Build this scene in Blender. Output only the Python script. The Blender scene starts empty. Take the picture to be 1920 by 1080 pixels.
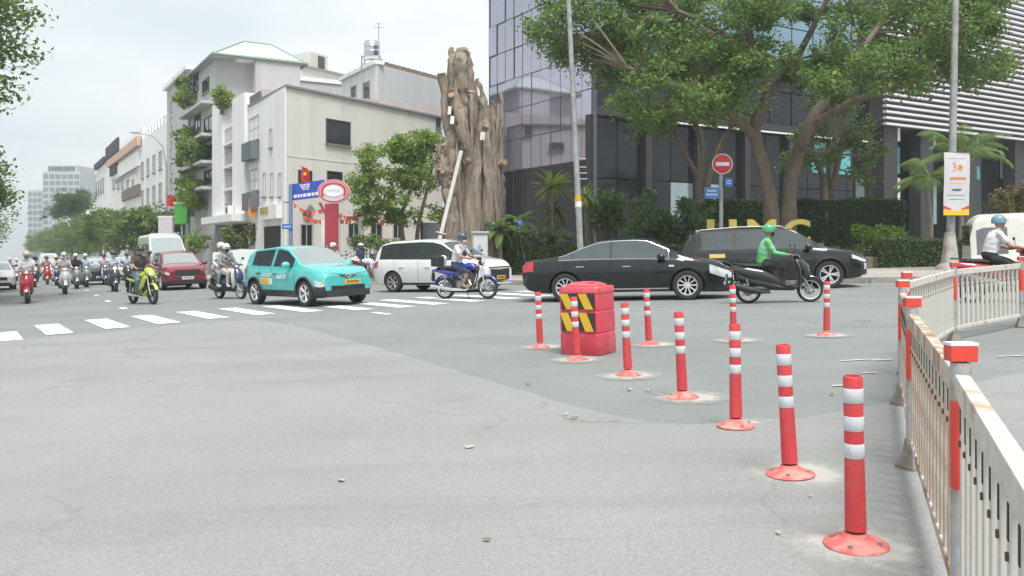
import bpy, bmesh, math, random
import numpy as np
from mathutils import Vector, Matrix, noise as mnoise

R = math.radians
random.seed(11)
rng = np.random.default_rng(11)
scene = bpy.context.scene
col = scene.collection

# ---------------------------------------------------------------- camera
F, HY, H, K = 1600.0, 464.0, 1.32, 0.033      # focal length (photo pixels), eye line, eye height, cross fall of the junction
cam_data = bpy.data.cameras.new('camera')
cam_data.sensor_width = 36
cam_data.lens = F / 1920 * 36
cam_data.shift_y = -(540 - HY) / 1920
cam_data.clip_start = 0.05
cam_data.clip_end = 4000
cam = bpy.data.objects.new('camera', cam_data)
cam.location = (0, 0, H)
cam.rotation_euler = (R(90), 0, 0)
col.objects.link(cam)
scene.camera = cam

# ---------------------------------------------------------------- sky, sun, exposure
SUN_EL, SUN_AZ = R(64), R(166)       # azimuth measured from +Y clockwise
world = bpy.data.worlds.new('World')
scene.world = world
world.use_nodes = True
wt = world.node_tree
wt.nodes.clear()
wn = wt.nodes.new
sky = wn('ShaderNodeTexSky'); sky.sky_type = 'NISHITA'; sky.sun_disc = False
sky.sun_elevation = SUN_EL; sky.sun_rotation = SUN_AZ
sky.air_density = 1.0; sky.dust_density = 6.0; sky.ozone_density = 1.0
hs = wn('ShaderNodeHueSaturation'); hs.inputs['Saturation'].default_value = 0.12
wt.links.new(sky.outputs[0], hs.inputs['Color'])
tc = wn('ShaderNodeTexCoord')
mp = wn('ShaderNodeMapping'); mp.inputs['Scale'].default_value = (1, 1, 3.2)
nz = wn('ShaderNodeTexNoise'); nz.inputs['Scale'].default_value = 2.2; nz.inputs['Detail'].default_value = 4; nz.inputs['Roughness'].default_value = .5
rp = wn('ShaderNodeValToRGB')
rp.color_ramp.elements[0].position = .38; rp.color_ramp.elements[0].color = (.73, .82, .86, 1)
rp.color_ramp.elements[1].position = .62; rp.color_ramp.elements[1].color = (.94, .97, 1.0, 1)
wt.links.new(tc.outputs['Generated'], mp.inputs[0]); wt.links.new(mp.outputs[0], nz.inputs['Vector'])
wt.links.new(nz.outputs[0], rp.inputs[0])
sc_ = wn('ShaderNodeVectorMath'); sc_.operation = 'SCALE'; sc_.inputs['Scale'].default_value = 3.55
wt.links.new(rp.outputs[0], sc_.inputs[0])
mx = wn('ShaderNodeMix'); mx.data_type = 'RGBA'; mx.inputs['Factor'].default_value = .93
wt.links.new(hs.outputs[0], mx.inputs['A']); wt.links.new(sc_.outputs[0], mx.inputs['B'])
bg = wn('ShaderNodeBackground'); bg.inputs['Strength'].default_value = .10
wt.links.new(mx.outputs['Result'], bg.inputs['Color'])
wo = wn('ShaderNodeOutputWorld'); wt.links.new(bg.outputs[0], wo.inputs[0])

sun_d = bpy.data.lights.new('sun', 'SUN')
sun_d.energy = 1.5; sun_d.angle = R(24); sun_d.color = (1, .97, .92)
sun = bpy.data.objects.new('sun', sun_d); col.objects.link(sun)
sdir = Vector((math.sin(SUN_AZ) * math.cos(SUN_EL), math.cos(SUN_AZ) * math.cos(SUN_EL), math.sin(SUN_EL)))
sun.rotation_euler = sdir.to_track_quat('Z', 'Y').to_euler()

vs = scene.view_settings
vs.view_transform = 'Standard'; vs.look = 'None'; vs.gamma = 1; vs.use_curve_mapping = False
vs.exposure = 1.63
scene.render.engine = 'CYCLES'
scene.cycles.use_denoising = True
scene.cycles.max_bounces = 6; scene.cycles.diffuse_bounces = 3; scene.cycles.glossy_bounces = 3
scene.cycles.transmission_bounces = 4; scene.cycles.transparent_max_bounces = 8; scene.cycles.volume_bounces = 0
scene.cycles.caustics_reflective = False; scene.cycles.caustics_refractive = False
scene.cycles.sample_clamp_indirect = 6

# ---------------------------------------------------------------- measuring helpers (photo pixel -> place)
def G(px, py, lift=0.0):
    Y = F * (H - lift) / (py - HY + K * (px - 960)); X = (px - 960) / F * Y
    return Vector((X, Y, K * X + lift))
def PX(px, Y): return (px - 960) / F * Y
def PZ(py, Y): return H + (HY - py) / F * Y
def gz(X, Y=0): return K * X
UP = Vector((-K, 0, 1)).normalized()
TILT = Vector((0, 0, 1)).rotation_difference(UP).to_matrix().to_4x4()
U2 = Vector((-.5126, .8586)); N2 = Vector((.8586, .5126))       # along the street, across it
def ST(s, t): p = N2 * s + U2 * t; return p

# ---------------------------------------------------------------- materials
MATS = {}
def M(name, c, rough=.6, metal=0., var=.10, scale=7., bump=0., bscale=50., coat=0., spec=.5, emit=0., c2=None, mixscale=2., mixlo=.45, mixhi=.62, island=0., trans=0., coord='Object', stretch=None):
    if name in MATS: return MATS[name]
    m = bpy.data.materials.new(name); m.use_nodes = True
    nt = m.node_tree; b = nt.nodes['Principled BSDF']; L = nt.links.new; N = nt.nodes.new
    t = N('ShaderNodeTexCoord')
    src = t.outputs[coord]
    if stretch:
        mm = N('ShaderNodeMapping'); mm.inputs['Scale'].default_value = stretch; L(src, mm.inputs[0]); src = mm.outputs[0]
    n = N('ShaderNodeTexNoise'); n.inputs['Scale'].default_value = scale; n.inputs['Detail'].default_value = 6; n.inputs['Roughness'].default_value = .65
    L(src, n.inputs['Vector'])
    r = N('ShaderNodeMapRange'); r.inputs['From Min'].default_value = .25; r.inputs['From Max'].default_value = .75
    r.inputs['To Min'].default_value = 1 - var; r.inputs['To Max'].default_value = 1 + var
    L(n.outputs[0], r.inputs[0])
    h = N('ShaderNodeHueSaturation'); L(r.outputs[0], h.inputs['Value'])
    h.inputs['Color'].default_value = (*c, 1)
    if c2 is not None:
        n2 = N('ShaderNodeTexNoise'); n2.inputs['Scale'].default_value = mixscale; n2.inputs['Detail'].default_value = 7; n2.inputs['Roughness'].default_value = .62
        L(src, n2.inputs['Vector'])
        r2 = N('ShaderNodeMapRange'); r2.inputs['From Min'].default_value = mixlo; r2.inputs['From Max'].default_value = mixhi
        L(n2.outputs[0], r2.inputs[0])
        k = N('ShaderNodeMix'); k.data_type = 'RGBA'; k.inputs['A'].default_value = (*c, 1); k.inputs['B'].default_value = (*c2, 1)
        L(r2.outputs[0], k.inputs['Factor']); L(k.outputs['Result'], h.inputs['Color'])
    out = h.outputs[0]
    if island:
        g = N('ShaderNodeNewGeometry'); r3 = N('ShaderNodeMapRange')
        r3.inputs['To Min'].default_value = 1 - island; r3.inputs['To Max'].default_value = 1 + island
        L(g.outputs['Random Per Island'], r3.inputs[0])
        h2 = N('ShaderNodeHueSaturation'); L(out, h2.inputs['Color']); L(r3.outputs[0], h2.inputs['Value'])
        r4 = N('ShaderNodeMapRange'); r4.inputs['To Min'].default_value = .47; r4.inputs['To Max'].default_value = .525
        L(g.outputs['Random Per Island'], r4.inputs[0]); L(r4.outputs[0], h2.inputs['Hue'])
        out = h2.outputs[0]
    L(out, b.inputs['Base Color'])
    b.inputs['Roughness'].default_value = rough; b.inputs['Metallic'].default_value = metal
    b.inputs['Specular IOR Level'].default_value = spec
    b.inputs['Coat Weight'].default_value = coat; b.inputs['Coat Roughness'].default_value = .04
    if emit:
        b.inputs['Emission Color'].default_value = (*c, 1); b.inputs['Emission Strength'].default_value = emit
    if bump:
        n3 = N('ShaderNodeTexNoise'); n3.inputs['Scale'].default_value = bscale; n3.inputs['Detail'].default_value = 4
        L(src, n3.inputs['Vector'])
        bp = N('ShaderNodeBump'); bp.inputs['Strength'].default_value = bump; bp.inputs['Distance'].default_value = .02
        L(n3.outputs[0], bp.inputs['Height']); L(bp.outputs[0], b.inputs['Normal'])
    if trans:
        tr = N('ShaderNodeBsdfTranslucent'); L(out, tr.inputs['Color'])
        ms = N('ShaderNodeMixShader'); ms.inputs[0].default_value = trans
        o = nt.nodes['Material Output']
        L(b.outputs[0], ms.inputs[1]); L(tr.outputs[0], ms.inputs[2]); L(ms.outputs[0], o.inputs['Surface'])
    MATS[name] = m
    return m
def paint(name, c, rough=.28, metal=.0): return M('paint_' + name, c, rough, metal, var=.05, scale=3, coat=1.0, spec=.25)
def plastic(name, c, rough=.5): return M('plastic_' + name, c, rough, var=.08, scale=9)
def cloth(name, c): return M('cloth_' + name, c, .9, var=.22, scale=14, bump=.35, bscale=22)
BLACK = M('black_plastic', (.022, .023, .025), .55, var=.2)
DARK = M('dark_void', (.012, .012, .013), .8)
RUBBER = M('tyre_rubber', (.028, .028, .029), .85, var=.25, scale=20)
CHROME = M('chrome', (.72, .73, .74), .16, 1, var=.04)
ALLOY = M('alloy_rim', (.72, .73, .74), .35, .6, var=.06)
STEEL = M('grey_steel', (.30, .31, .31), .5, .4, var=.15)
GALV = M('galvanised_steel', (.36, .38, .38), .55, .35, var=.16, scale=4, c2=(.27, .27, .26), mixscale=3)
AUTOGLASS = M('car_glass', (.035, .045, .045), .04, var=.02, spec=1.0, coat=1)
LAMP = M('lamp_lens', (.62, .65, .66), .12, .35, var=.15, scale=30, coat=1)
REDLENS = M('red_lens', (.50, .02, .03), .18, var=.1, coat=1)
AMBER = M('amber_lens', (.75, .25, .03), .2, coat=1)
WHITEP = M('white_plastic', (.74, .74, .73), .45, var=.06)
PLATEY = M('plate_yellow', (.68, .40, .04), .5)
PLATEW = M('plate_white', (.72, .72, .70), .5)
LIT = M('lit_headlamp', (1, .86, .62), .2, emit=3.5)
LITO = M('lit_fog_lamp', (1, .50, .16), .2, emit=2.5)

# ---------------------------------------------------------------- mesh builder
def frame_from(d, side=None):
    d = Vector(d).normalized()
    a = Vector(side) if side is not None else (Vector((0, 0, 1)) if abs(d.z) < .95 else Vector((1, 0, 0)))
    x = a.cross(d).normalized() if side is None else (a - d * a.dot(d)).normalized()
    y = d.cross(x).normalized()
    return x, y, d
class MB:
    def __init__(s): s.v = []; s.f = []
    def add(s, vs, fs):
        o = len(s.v); s.v += [tuple(p) for p in vs]; s.f += [tuple(i + o for i in f) for f in fs]; return s
    def box(s, x0, x1, y0, y1, z0, z1, mat=None):
        c = [Vector((x, y, z)) for z in (z0, z1) for y in (y0, y1) for x in (x0, x1)]
        if mat is not None: c = [mat @ p for p in c]
        return s.add(c, [(0, 2, 3, 1), (4, 5, 7, 6), (0, 1, 5, 4), (2, 6, 7, 3), (0, 4, 6, 2), (1, 3, 7, 5)])
    def cbox(s, c, sz, rz=0, ry=0, rx=0):
        m = Matrix.Translation(c) @ Matrix.Rotation(rz, 4, 'Z') @ Matrix.Rotation(ry, 4, 'Y') @ Matrix.Rotation(rx, 4, 'X')
        a, b, d = sz[0] / 2, sz[1] / 2, sz[2] / 2
        return s.box(-a, a, -b, b, -d, d, m)
    def loft(s, rings, cap0=True, cap1=True, closed=True):
        n = len(rings[0]); vs = [p for r in rings for p in r]; fs = []
        for i in range(len(rings) - 1):
            for j in range(n if closed else n - 1):
                k = (j + 1) % n
                fs.append((i * n + j, i * n + k, (i + 1) * n + k, (i + 1) * n + j))
        if closed and cap0: fs.append(tuple(range(n - 1, -1, -1)))
        if closed and cap1: fs.append(tuple((len(rings) - 1) * n + j for j in range(n)))
        return s.add(vs, fs)
    def tube(s, pts, r, n=8, side=None, caps=True, twist=0.):
        pts = [Vector(p) for p in pts]
        rr = [r] * len(pts) if not isinstance(r, (list, tuple)) else r
        rings = []; prev = None
        for i, p in enumerate(pts):
            d = (pts[min(i + 1, len(pts) - 1)] - pts[max(i - 1, 0)])
            if d.length < 1e-9: d = Vector((0, 0, 1))
            d.normalize()
            if side is not None: x, y, _ = frame_from(d, side)
            elif prev is None: x, y, _ = frame_from(d)
            else:
                x = (prev - d * prev.dot(d))
                x = x.normalized() if x.length > 1e-6 else frame_from(d)[0]
                y = d.cross(x)
            prev = x
            a, b = rr[i] if isinstance(rr[i], (list, tuple)) else (rr[i], rr[i])
            rings.append([p + x * (a * math.cos(2 * math.pi * k / n + twist)) + y * (b * math.sin(2 * math.pi * k / n + twist)) for k in range(n)])
        return s.loft(rings, caps, caps)
    def cyl(s, p0, p1, r0, r1=None, n=12, side=None): return s.tube([p0, p1], [r0, r0 if r1 is None else r1], n, side)
    def capsule(s, p0, r0, p1, r1, n=10, flat=None):
        p0, p1 = Vector(p0), Vector(p1); d = (p1 - p0); L = d.length; d = d.normalized() if L > 1e-6 else Vector((0, 0, 1))
        ts = []; 
        for a in (-90, -60, -30, 0): ts.append((p0 + d * r0 * math.sin(R(a)), r0 * max(math.cos(R(a)), .02)))
        for a in (0, 30, 60, 90): ts.append((p1 + d * r1 * math.sin(R(a)), r1 * max(math.cos(R(a)), .02)))
        if flat is None: return s.tube([t[0] for t in ts], [t[1] for t in ts], n)
        return s.tube([t[0] for t in ts], [(t[1] * flat, t[1]) for t in ts], n, side=(0, 1, 0))
    def ell(s, c, r, nu=14, nv=9, mat=None):
        c = Vector(c); rings = []
        for i in range(nv + 1):
            a = math.pi * (i / nv) - math.pi / 2; cr = max(math.cos(a), .01)
            ring = [Vector((r[0] * cr * math.cos(2 * math.pi * j / nu), r[1] * cr * math.sin(2 * math.pi * j / nu), r[2] * math.sin(a))) for j in range(nu)]
            rings.append([c + (mat @ p if mat is not None else p) for p in ring])
        return s.loft(rings)
    def lathe(s, prof, n=24, o=(0, 0, 0), ax='Z', a0=0., a1=2 * math.pi):
        o = Vector(o); full = abs(a1 - a0 - 2 * math.pi) < 1e-6; m = n if full else n + 1
        def P(r, h, a):
            c, q = r * math.cos(a), r * math.sin(a)
            return o + (Vector((c, q, h)) if ax == 'Z' else Vector((c, h, q)) if ax == 'Y' else Vector((h, c, q)))
        vs = [P(r, h, a0 + (a1 - a0) * k / n) for (r, h) in prof for k in range(m)]; fs = []
        for i in range(len(prof) - 1):
            for k in range(n):
                q = (k + 1) % m
                fs.append((i * m + k, i * m + q, (i + 1) * m + q, (i + 1) * m + k))
        return s.add(vs, fs)
    def prism(s, poly, z0, z1):
        n = len(poly)
        g = (lambda z, p: z(p) if callable(z) else z)
        vs = [(p[0], p[1], g(z0, p)) for p in poly] + [(p[0], p[1], g(z1, p)) for p in poly]
        fs = [tuple(range(n - 1, -1, -1)), tuple(range(n, 2 * n))] + [(i, (i + 1) % n, n + (i + 1) % n, n + i) for i in range(n)]
        return s.add(vs, fs)
    def plate(s, pts, th):
        pts = [Vector(p) for p in pts]; n = len(pts)
        nr = (pts[1] - pts[0]).cross(pts[2] - pts[0]).normalized() * th
        vs = pts + [p + nr for p in pts]
        return s.add(vs, [tuple(range(n - 1, -1, -1)), tuple(range(n, 2 * n))] + [(i, (i + 1) % n, n + (i + 1) % n, n + i) for i in range(n)])
    def mesh(s, name, mat, smooth=None, bevel=0, mats=None):
        me = bpy.data.meshes.new(name); me.from_pydata(s.v, [], s.f)
        bm = bmesh.new(); bm.from_mesh(me)
        bmesh.ops.recalc_face_normals(bm, faces=bm.faces)
        if bevel:
            ed = [e for e in bm.edges if len(e.link_faces) == 2 and e.calc_face_angle(0) > .5]
            bmesh.ops.bevel(bm, geom=ed, offset=bevel, segments=2, affect='EDGES', profile=.6, clamp_overlap=True)
        bm.to_mesh(me); bm.free()
        if smooth is not None:
            me.polygons.foreach_set('use_smooth', [True] * len(me.polygons))
            me.set_sharp_from_angle(angle=R(smooth))
        me.materials.append(mat)
        me.update()
        return me
    def build(s, name, mat, parent=None, smooth=None, bevel=0, label=None, cat=None, group=None, kind=None):
        return link(name, s.mesh(name, mat, smooth, bevel), parent, label, cat, group, kind)
def tag(o, label=None, cat=None, group=None, kind=None):
    if label: o['label'] = label
    if cat: o['category'] = cat
    if group: o['group'] = group
    if kind: o['kind'] = kind
    return o
def link(name, me, parent=None, label=None, cat=None, group=None, kind=None, loc=None):
    o = bpy.data.objects.new(name, me); col.objects.link(o)
    if parent is not None: o.parent = parent
    if loc is not None: o.location = loc
    return tag(o, label, cat, group, kind)
def thing(name, label, cat, loc=(0, 0, 0), rz=0., group=None, tilt=False):
    o = bpy.data.objects.new(name, None); col.objects.link(o); o.empty_display_size = .2
    o.location = loc
    o.rotation_euler = (TILT @ Matrix.Rotation(rz, 4, 'Z')).to_euler() if tilt else (0, 0, rz)
    return tag(o, label, cat, group)
KIDS = {}
def copy_tree(o, parent=None):
    c = o.copy(); col.objects.link(c); c.parent = parent
    for ch in o.children: copy_tree(ch, c)
    return c
def eval_mesh(o, name):
    bpy.context.view_layer.update()
    dg = bpy.context.evaluated_depsgraph_get()
    me = bpy.data.meshes.new_from_object(o.evaluated_get(dg))
    me.name = name
    return me
def text_mb(txt, size, depth, mat, name, parent, M4, bold=0., align='CENTER', label=None):
    cu = bpy.data.curves.new(name, 'FONT'); cu.body = txt; cu.size = size; cu.extrude = depth; cu.offset = bold; cu.align_x = align; cu.resolution_u = 3
    o = bpy.data.objects.new(name, cu); col.objects.link(o)
    me = eval_mesh(o, name); bpy.data.objects.remove(o)
    me.transform(M4); me.materials.clear(); me.materials.append(mat)
    return link(name, me, parent, label)
def quads_mesh(name, V, mat):           # V: (n,4,3)
    n = len(V); me = bpy.data.meshes.new(name)
    me.vertices.add(n * 4); me.vertices.foreach_set('co', np.asarray(V, dtype=np.float32).ravel())
    me.loops.add(n * 4); me.loops.foreach_set('vertex_index', np.arange(n * 4, dtype=np.int32))
    me.polygons.add(n); me.polygons.foreach_set('loop_start', np.arange(0, n * 4, 4, dtype=np.int32))
    me.materials.append(mat); me.update(calc_edges=True)
    return me
# ================================================================ ground
def asphalt(name, c, c_dark, c_light, speck=.18, sp_scale=260., stain=.35):
    m = bpy.data.materials.new(name); m.use_nodes = True; nt = m.node_tree; b = nt.nodes['Principled BSDF']; L = nt.links.new; N = nt.nodes.new
    t = N('ShaderNodeTexCoord'); src = t.outputs['Object']
    def noise(sc, det=6, ro=.6, st=None):
        n = N('ShaderNodeTexNoise'); n.inputs['Scale'].default_value = sc; n.inputs['Detail'].default_value = det; n.inputs['Roughness'].default_value = ro
        if st:
            q = N('ShaderNodeMapping'); q.inputs['Scale'].default_value = st; q.inputs['Rotation'].default_value = (0, 0, R(-35)); L(src, q.inputs[0]); L(q.outputs[0], n.inputs['Vector'])
        else: L(src, n.inputs['Vector'])
        return n.outputs[0]
    def mapr(x, a, b_, lo, hi):
        r = N('ShaderNodeMapRange'); r.inputs['From Min'].default_value = a; r.inputs['From Max'].default_value = b_
        r.inputs['To Min'].default_value = lo; r.inputs['To Max'].default_value = hi; L(x, r.inputs[0]); return r.outputs[0]
    def mix(f, a, b_):
        k = N('ShaderNodeMix'); k.data_type = 'RGBA'; L(f, k.inputs['Factor'])
        for s_, v in (('A', a), ('B', b_)):
            if isinstance(v, tuple): k.inputs[s_].default_value = (*v, 1)
            else: L(v, k.inputs[s_])
        return k.outputs['Result']
    x = mix(mapr(noise(.35, 8, .62), .42, .66, 0, 1), c, c_light)
    x = mix(mapr(noise(.9, 8, .7), .56, .74, 0, stain), x, c_dark)
    x = mix(mapr(noise(1.0, 5, .6, (.12, 1.3, 1)), .55, .75, 0, stain * .8), x, c_dark)
    x = mix(mapr(noise(7, 5, .75), .62, .72, 0, stain * .9), x, c_dark)
    # tyre-worn lanes along the traffic, and a few fine cracks
    x = mix(mapr(noise(.55, 3, .5, (.05, 1.0, 1)), .52, .70, 0, stain * .55), x, c_dark)
    dn = N('ShaderNodeTexNoise'); dn.inputs['Scale'].default_value = 1.3; dn.inputs['Detail'].default_value = 5; L(src, dn.inputs['Vector'])
    va = N('ShaderNodeVectorMath'); va.operation = 'ADD'; sc2 = N('ShaderNodeVectorMath'); sc2.operation = 'SCALE'; sc2.inputs['Scale'].default_value = .9
    L(dn.outputs['Color'], sc2.inputs[0]); L(src, va.inputs[0]); L(sc2.outputs[0], va.inputs[1])
    vo = N('ShaderNodeTexVoronoi'); vo.feature = 'DISTANCE_TO_EDGE'; vo.inputs['Scale'].default_value = .42; L(va.outputs[0], vo.inputs['Vector'])
    ck = N('ShaderNodeMath'); ck.operation = 'MULTIPLY'; L(mapr(vo.outputs['Distance'], .0, .010, .55, 0), ck.inputs[0]); L(mapr(noise(.25, 3, .5), .50, .60, 0, 1), ck.inputs[1])
    x = mix(ck.outputs[0], x, tuple(v * .6 for v in c_dark))
    h = N('ShaderNodeHueSaturation'); L(x, h.inputs['Color']); L(mapr(noise(sp_scale, 2, .5), .3, .7, 1 - speck, 1 + speck), h.inputs['Value'])
    h2 = N('ShaderNodeHueSaturation'); L(h.outputs[0], h2.inputs['Color']); L(mapr(noise(55, 4, .7), .3, .7, 1 - speck * .7, 1 + speck * .7), h2.inputs['Value'])
    L(h2.outputs[0], b.inputs['Base Color']); b.inputs['Roughness'].default_value = .88; b.inputs['Specular IOR Level'].default_value = .3
    bp = N('ShaderNodeBump'); bp.inputs['Strength'].default_value = .5; bp.inputs['Distance'].default_value = .006
    L(noise(120, 3, .6), bp.inputs['Height']); L(bp.outputs[0], b.inputs['Normal'])
    return m
ROADM = asphalt('worn_asphalt', (.198, .213, .209), (.145, .160, .156), (.232, .247, .242))
PATCHM = asphalt('pale_asphalt', (.248, .254, .249), (.185, .190, .186), (.280, .286, .281), speck=.22, sp_scale=190., stain=.6)
SIDEM = M('sidewalk_paving', (.33, .30, .27), .85, var=.2, scale=3, bump=.3, bscale=15, c2=(.40, .38, .35), mixscale=.6)
KERBM = M('kerb_concrete', (.38, .36, .33), .85, var=.2, scale=4, c2=(.24, .22, .20), mixscale=3)
LINEM = M('road_paint', (.74, .75, .74), .7, var=.10, scale=12, c2=(.50, .52, .52), mixscale=9, mixlo=.56, mixhi=.7)

def sheet(poly, lift=0.): return [(p[0], p[1], K * p[0] + lift) for p in poly]
mb = MB()
xs = [-900, -300, -100, -40, -20, -10, 0, 10, 20, 40, 200]; ys = [-30, -10, 0, 10, 20, 30, 45, 70, 120, 300, 1500]
vs = [(x, y, K * x) for y in ys for x in xs]; nx = len(xs)
mb.add(vs, [(j * nx + i, j * nx + i + 1, (j + 1) * nx + i + 1, (j + 1) * nx + i) for j in range(len(ys) - 1) for i in range(nx - 1)])
road = mb.build('road', ROADM, kind='structure')

# pale resurfaced sheet in the foreground: its far edge traced on the ground
edge = [(-260, 668), (0, 641), (100, 631), (200, 624), (300, 613), (400, 604.5), (480, 600), (560, 613), (700, 650), (800, 679), (900, 710), (1050, 755), (1150, 780), (1220, 791), (1290, 797), (1400, 797), (1500, 785), (1600, 769), (1690, 752), (1760, 737), (1840, 716), (1920, 698), (2150, 655)]
pts = []
for i in range(len(edge) - 1):
    a, b = G(*edge[i]), G(*edge[i + 1]); n = max(2, int((b - a).length / .25))
    for k in range(n):
        p = a.lerp(b, k / n)
        w = .035 * mnoise.noise(Vector((p.x * 2.3, p.y * 2.3, 3))) + .02 * mnoise.noise(Vector((p.x * 9, p.y * 9, 1)))
        pts.append((p.x + w, p.y + w))
far = pts[-1]
poly = pts + [(far[0] + 4, far[1] - 4), (14, -8), (-16, -8), (pts[0][0] - 3, pts[0][1])]
tri = MB(); tri.add(sheet(poly, .006), [tuple(range(len(poly)))])
o = tri.build('pale_road_patch', PATCHM, kind='structure')
bm = bmesh.new(); bm.from_mesh(o.data); bmesh.ops.triangulate(bm, faces=bm.faces); bm.to_mesh(o.data); bm.free()

# zebra stripes, lane dashes, edge line
def strip(c, d, ln, wd, lift, name, mat, parent, jag=0.):
    d = Vector(d).normalized(); n = Vector((-d.y, d.x)); c = Vector((c[0], c[1]))
    m = 7
    L1 = []; L2 = []
    for i in range(m):
        q = c + d * ((i / (m - 1) - .5) * ln)
        L1.append(q + n * (wd / 2 + random.uniform(-jag, jag))); L2.append(q - n * (wd / 2 + random.uniform(-jag, jag)))
    P = [(p.x, p.y, K * p.x + lift) for p in L1 + L2[::-1]]
    b = MB(); b.add(P, [(i, i + 1, 2 * m - 2 - i, 2 * m - 1 - i) for i in range(m - 1)])
    return b.build(name, mat, parent)
for c, ln in (((10, 631), 2.2), ((99, 617.5), 3.0), ((199, 607), 3.2), ((289, 599), 3.2), ((377, 590.5), 3.2), ((460, 584), 3.3), ((545, 579), 3.3), ((636, 576), 3.2), ((712, 571.5), 3.2), ((772, 566.5), 3.2), ((840, 561.5), 3.2), ((906, 557), 3.2), ((966, 552.5), 3.1), ((1030, 549), 3.0)):
    p = G(*c); strip((p.x, p.y), (.545, -.838), ln, .46, .010, 'crosswalk_stripe', LINEM, road, .006)
for c in ((60, 525), (140, 530), (163, 545), (181, 554), (202, 565), (231, 578), (365, 541), (715, 588)):
    p = G(*c); strip((p.x, p.y), (.5126, -.8586), .9, .16, .008, 'lane_dash', LINEM, road, .01)
KP, KD = Vector((-.19, 29.9)), Vector((.8506, -.5257))
KN = Vector((.5257, .8506))
c = KP + KD * 10 - KN * .55
strip((c.x, c.y), KD, 24, .13, .008, 'edge_line', LINEM, road, .008)
for c, ln in (((1612, 676), .55), ((1655, 676), .3), ((1580, 724), .25), ((1905, 668), .5), ((1630, 700), .2)):
    p = G(*c); strip((p.x, p.y), (1, .1), ln * .8, .045, .009, 'paint_remnant', M('worn_paint', (.48, .50, .49), .8, var=.2, scale=20), road, .016)

# sidewalks (raised)
SWZ = .15
def walk(poly, name):
    b = MB(); n = len(poly)
    b.prism(poly, lambda p: K * p[0] - .2, lambda p: K * p[0] + SWZ)
    o = b.build(name, SIDEM, kind='structure')
    bm = bmesh.new(); bm.from_mesh(o.data); bmesh.ops.triangulate(bm, faces=[f for f in bm.faces if len(f.verts) > 4]); bm.to_mesh(o.data); bm.free()
    return o
def kerbs(line, parent, group=None):
    me = None
    for i in range(len(line) - 1):
        a, b = Vector(line[i]), Vector(line[i + 1]); n = max(1, round((b - a).length / 1.0))
        for k in range(n):
            p = a.lerp(b, (k + .5) / n); ln = (b - a).length / n
            m = MB(); m.cbox((0, 0, 0), (ln - .012, .17, .30))
            o = m.build('kerb_stone', KERBM, parent, bevel=.018)
            o.location = (p.x, p.y, K * p.x + .035 + random.uniform(-.006, .006))
            o.rotation_euler = (0, -math.atan(K * (b - a).normalized().x), math.atan2((b - a).y, (b - a).x))
kl = [KP + KD * 26, KP + KD * .8, KP + Vector((-.7, .9)), KP + Vector((-1.5, 2.2)), KP + Vector((-1.9, 3.8)), KP + Vector((-1.9, 8)), KP + Vector((2, 40))]
garden = walk([(p.x, p.y) for p in kl] + [(60, 70), (60, 9)], 'garden_sidewalk')
kerbs([(p - KN * .09) for p in kl[:2]] + [p + Vector((-.05, -.07)) for p in kl[2:6]], garden)
RD = Vector((.551, .8345))
cA = ST(9.6, 41)
lw = [ST(9.6, 420), ST(9.6, 46), ST(9.9, 43.5), ST(10.8, 41.9), ST(12, 41.2) , ST(12, 41.2) + RD * 26]
shop_walk = walk([(p.x, p.y) for p in lw] + [(30, 120), (-20, 420)], 'street_sidewalk')
kerbs(lw[1:6], shop_walk); kerbs([ST(9.6, 46), ST(9.6, 110)], shop_walk)
fw = [ST(-4.2, -2), ST(-4.2, 420), ST(-60, 420), ST(-60, -2)]
far_walk = walk([(p.x, p.y) for p in fw], 'opposite_sidewalk')
# ================================================================ buildings
def wallmat(name, c, dirt=.8): return M('wall_' + name, c, .85, var=.06, scale=.9, c2=tuple(x * dirt for x in c), mixscale=1.1, mixlo=.48, mixhi=.72, stretch=(1, 1, .14))
W_WHITE = wallmat('white', (.79, .79, .78), .84); W_GREY = wallmat('grey', (.47, .48, .48), .85); W_BEIGE = wallmat('beige', (.67, .655, .60), .88)
W_CREAM = wallmat('cream', (.56, .55, .51), .88); W_PINK = wallmat('pink', (.50, .44, .44)); W_BLUE = wallmat('bluegrey', (.55, .57, .59), .9)
W_DARK = wallmat('dark', (.05, .05, .055)); W_BROWN = wallmat('brown', (.20, .16, .13))
PANE = M('window_pane', (.028, .032, .035), .07, var=.3, scale=.7, spec=.8)
PANEL = M('window_pane_pale', (.16, .18, .19), .08, var=.3, scale=.6, spec=.8)
FRAME = M('window_frame', (.42, .42, .40), .6)
FRAMED = M('window_frame_dark', (.07, .07, .07), .5)
ROOFG = M('green_roof', (.50, .57, .55), .35, var=.1, scale=1)
TRIM = M('wall_trim', (.24, .23, .21), .8)

class Face:                      # vertical wall plane: origin, direction, outward normal
    def __init__(s, o, d, out): s.o = Vector(o); s.d = Vector(d).normalized(); s.n = Vector(out).normalized()
    def t(s, px):
        k = (px - 960) / F; return (k * s.o.y - s.o.x) / (s.d.x - k * s.d.y)
    def Y(s, px): return (s.o + s.d * s.t(px)).y
    def z(s, px, py): return PZ(py, s.Y(px))
    def mat(s): return Matrix(((s.d.x, s.n.x, 0, s.o.x), (s.d.y, s.n.y, 0, s.o.y), (0, 0, 1, 0), (0, 0, 0, 1)))
    def rect(s, px0, px1, py0, py1):
        t0, t1 = sorted((s.t(px0), s.t(px1))); pm = (px0 + px1) / 2
        return t0, t1, s.z(pm, py1), s.z(pm, py0)
def slab(face, t0, t1, z0, z1, d0, d1, name, mat, parent, bevel=0):
    b = MB(); b.box(t0, t1, d0, d1, z0, z1, face.mat()); return b.build(name, mat, parent, bevel=bevel)
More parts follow.
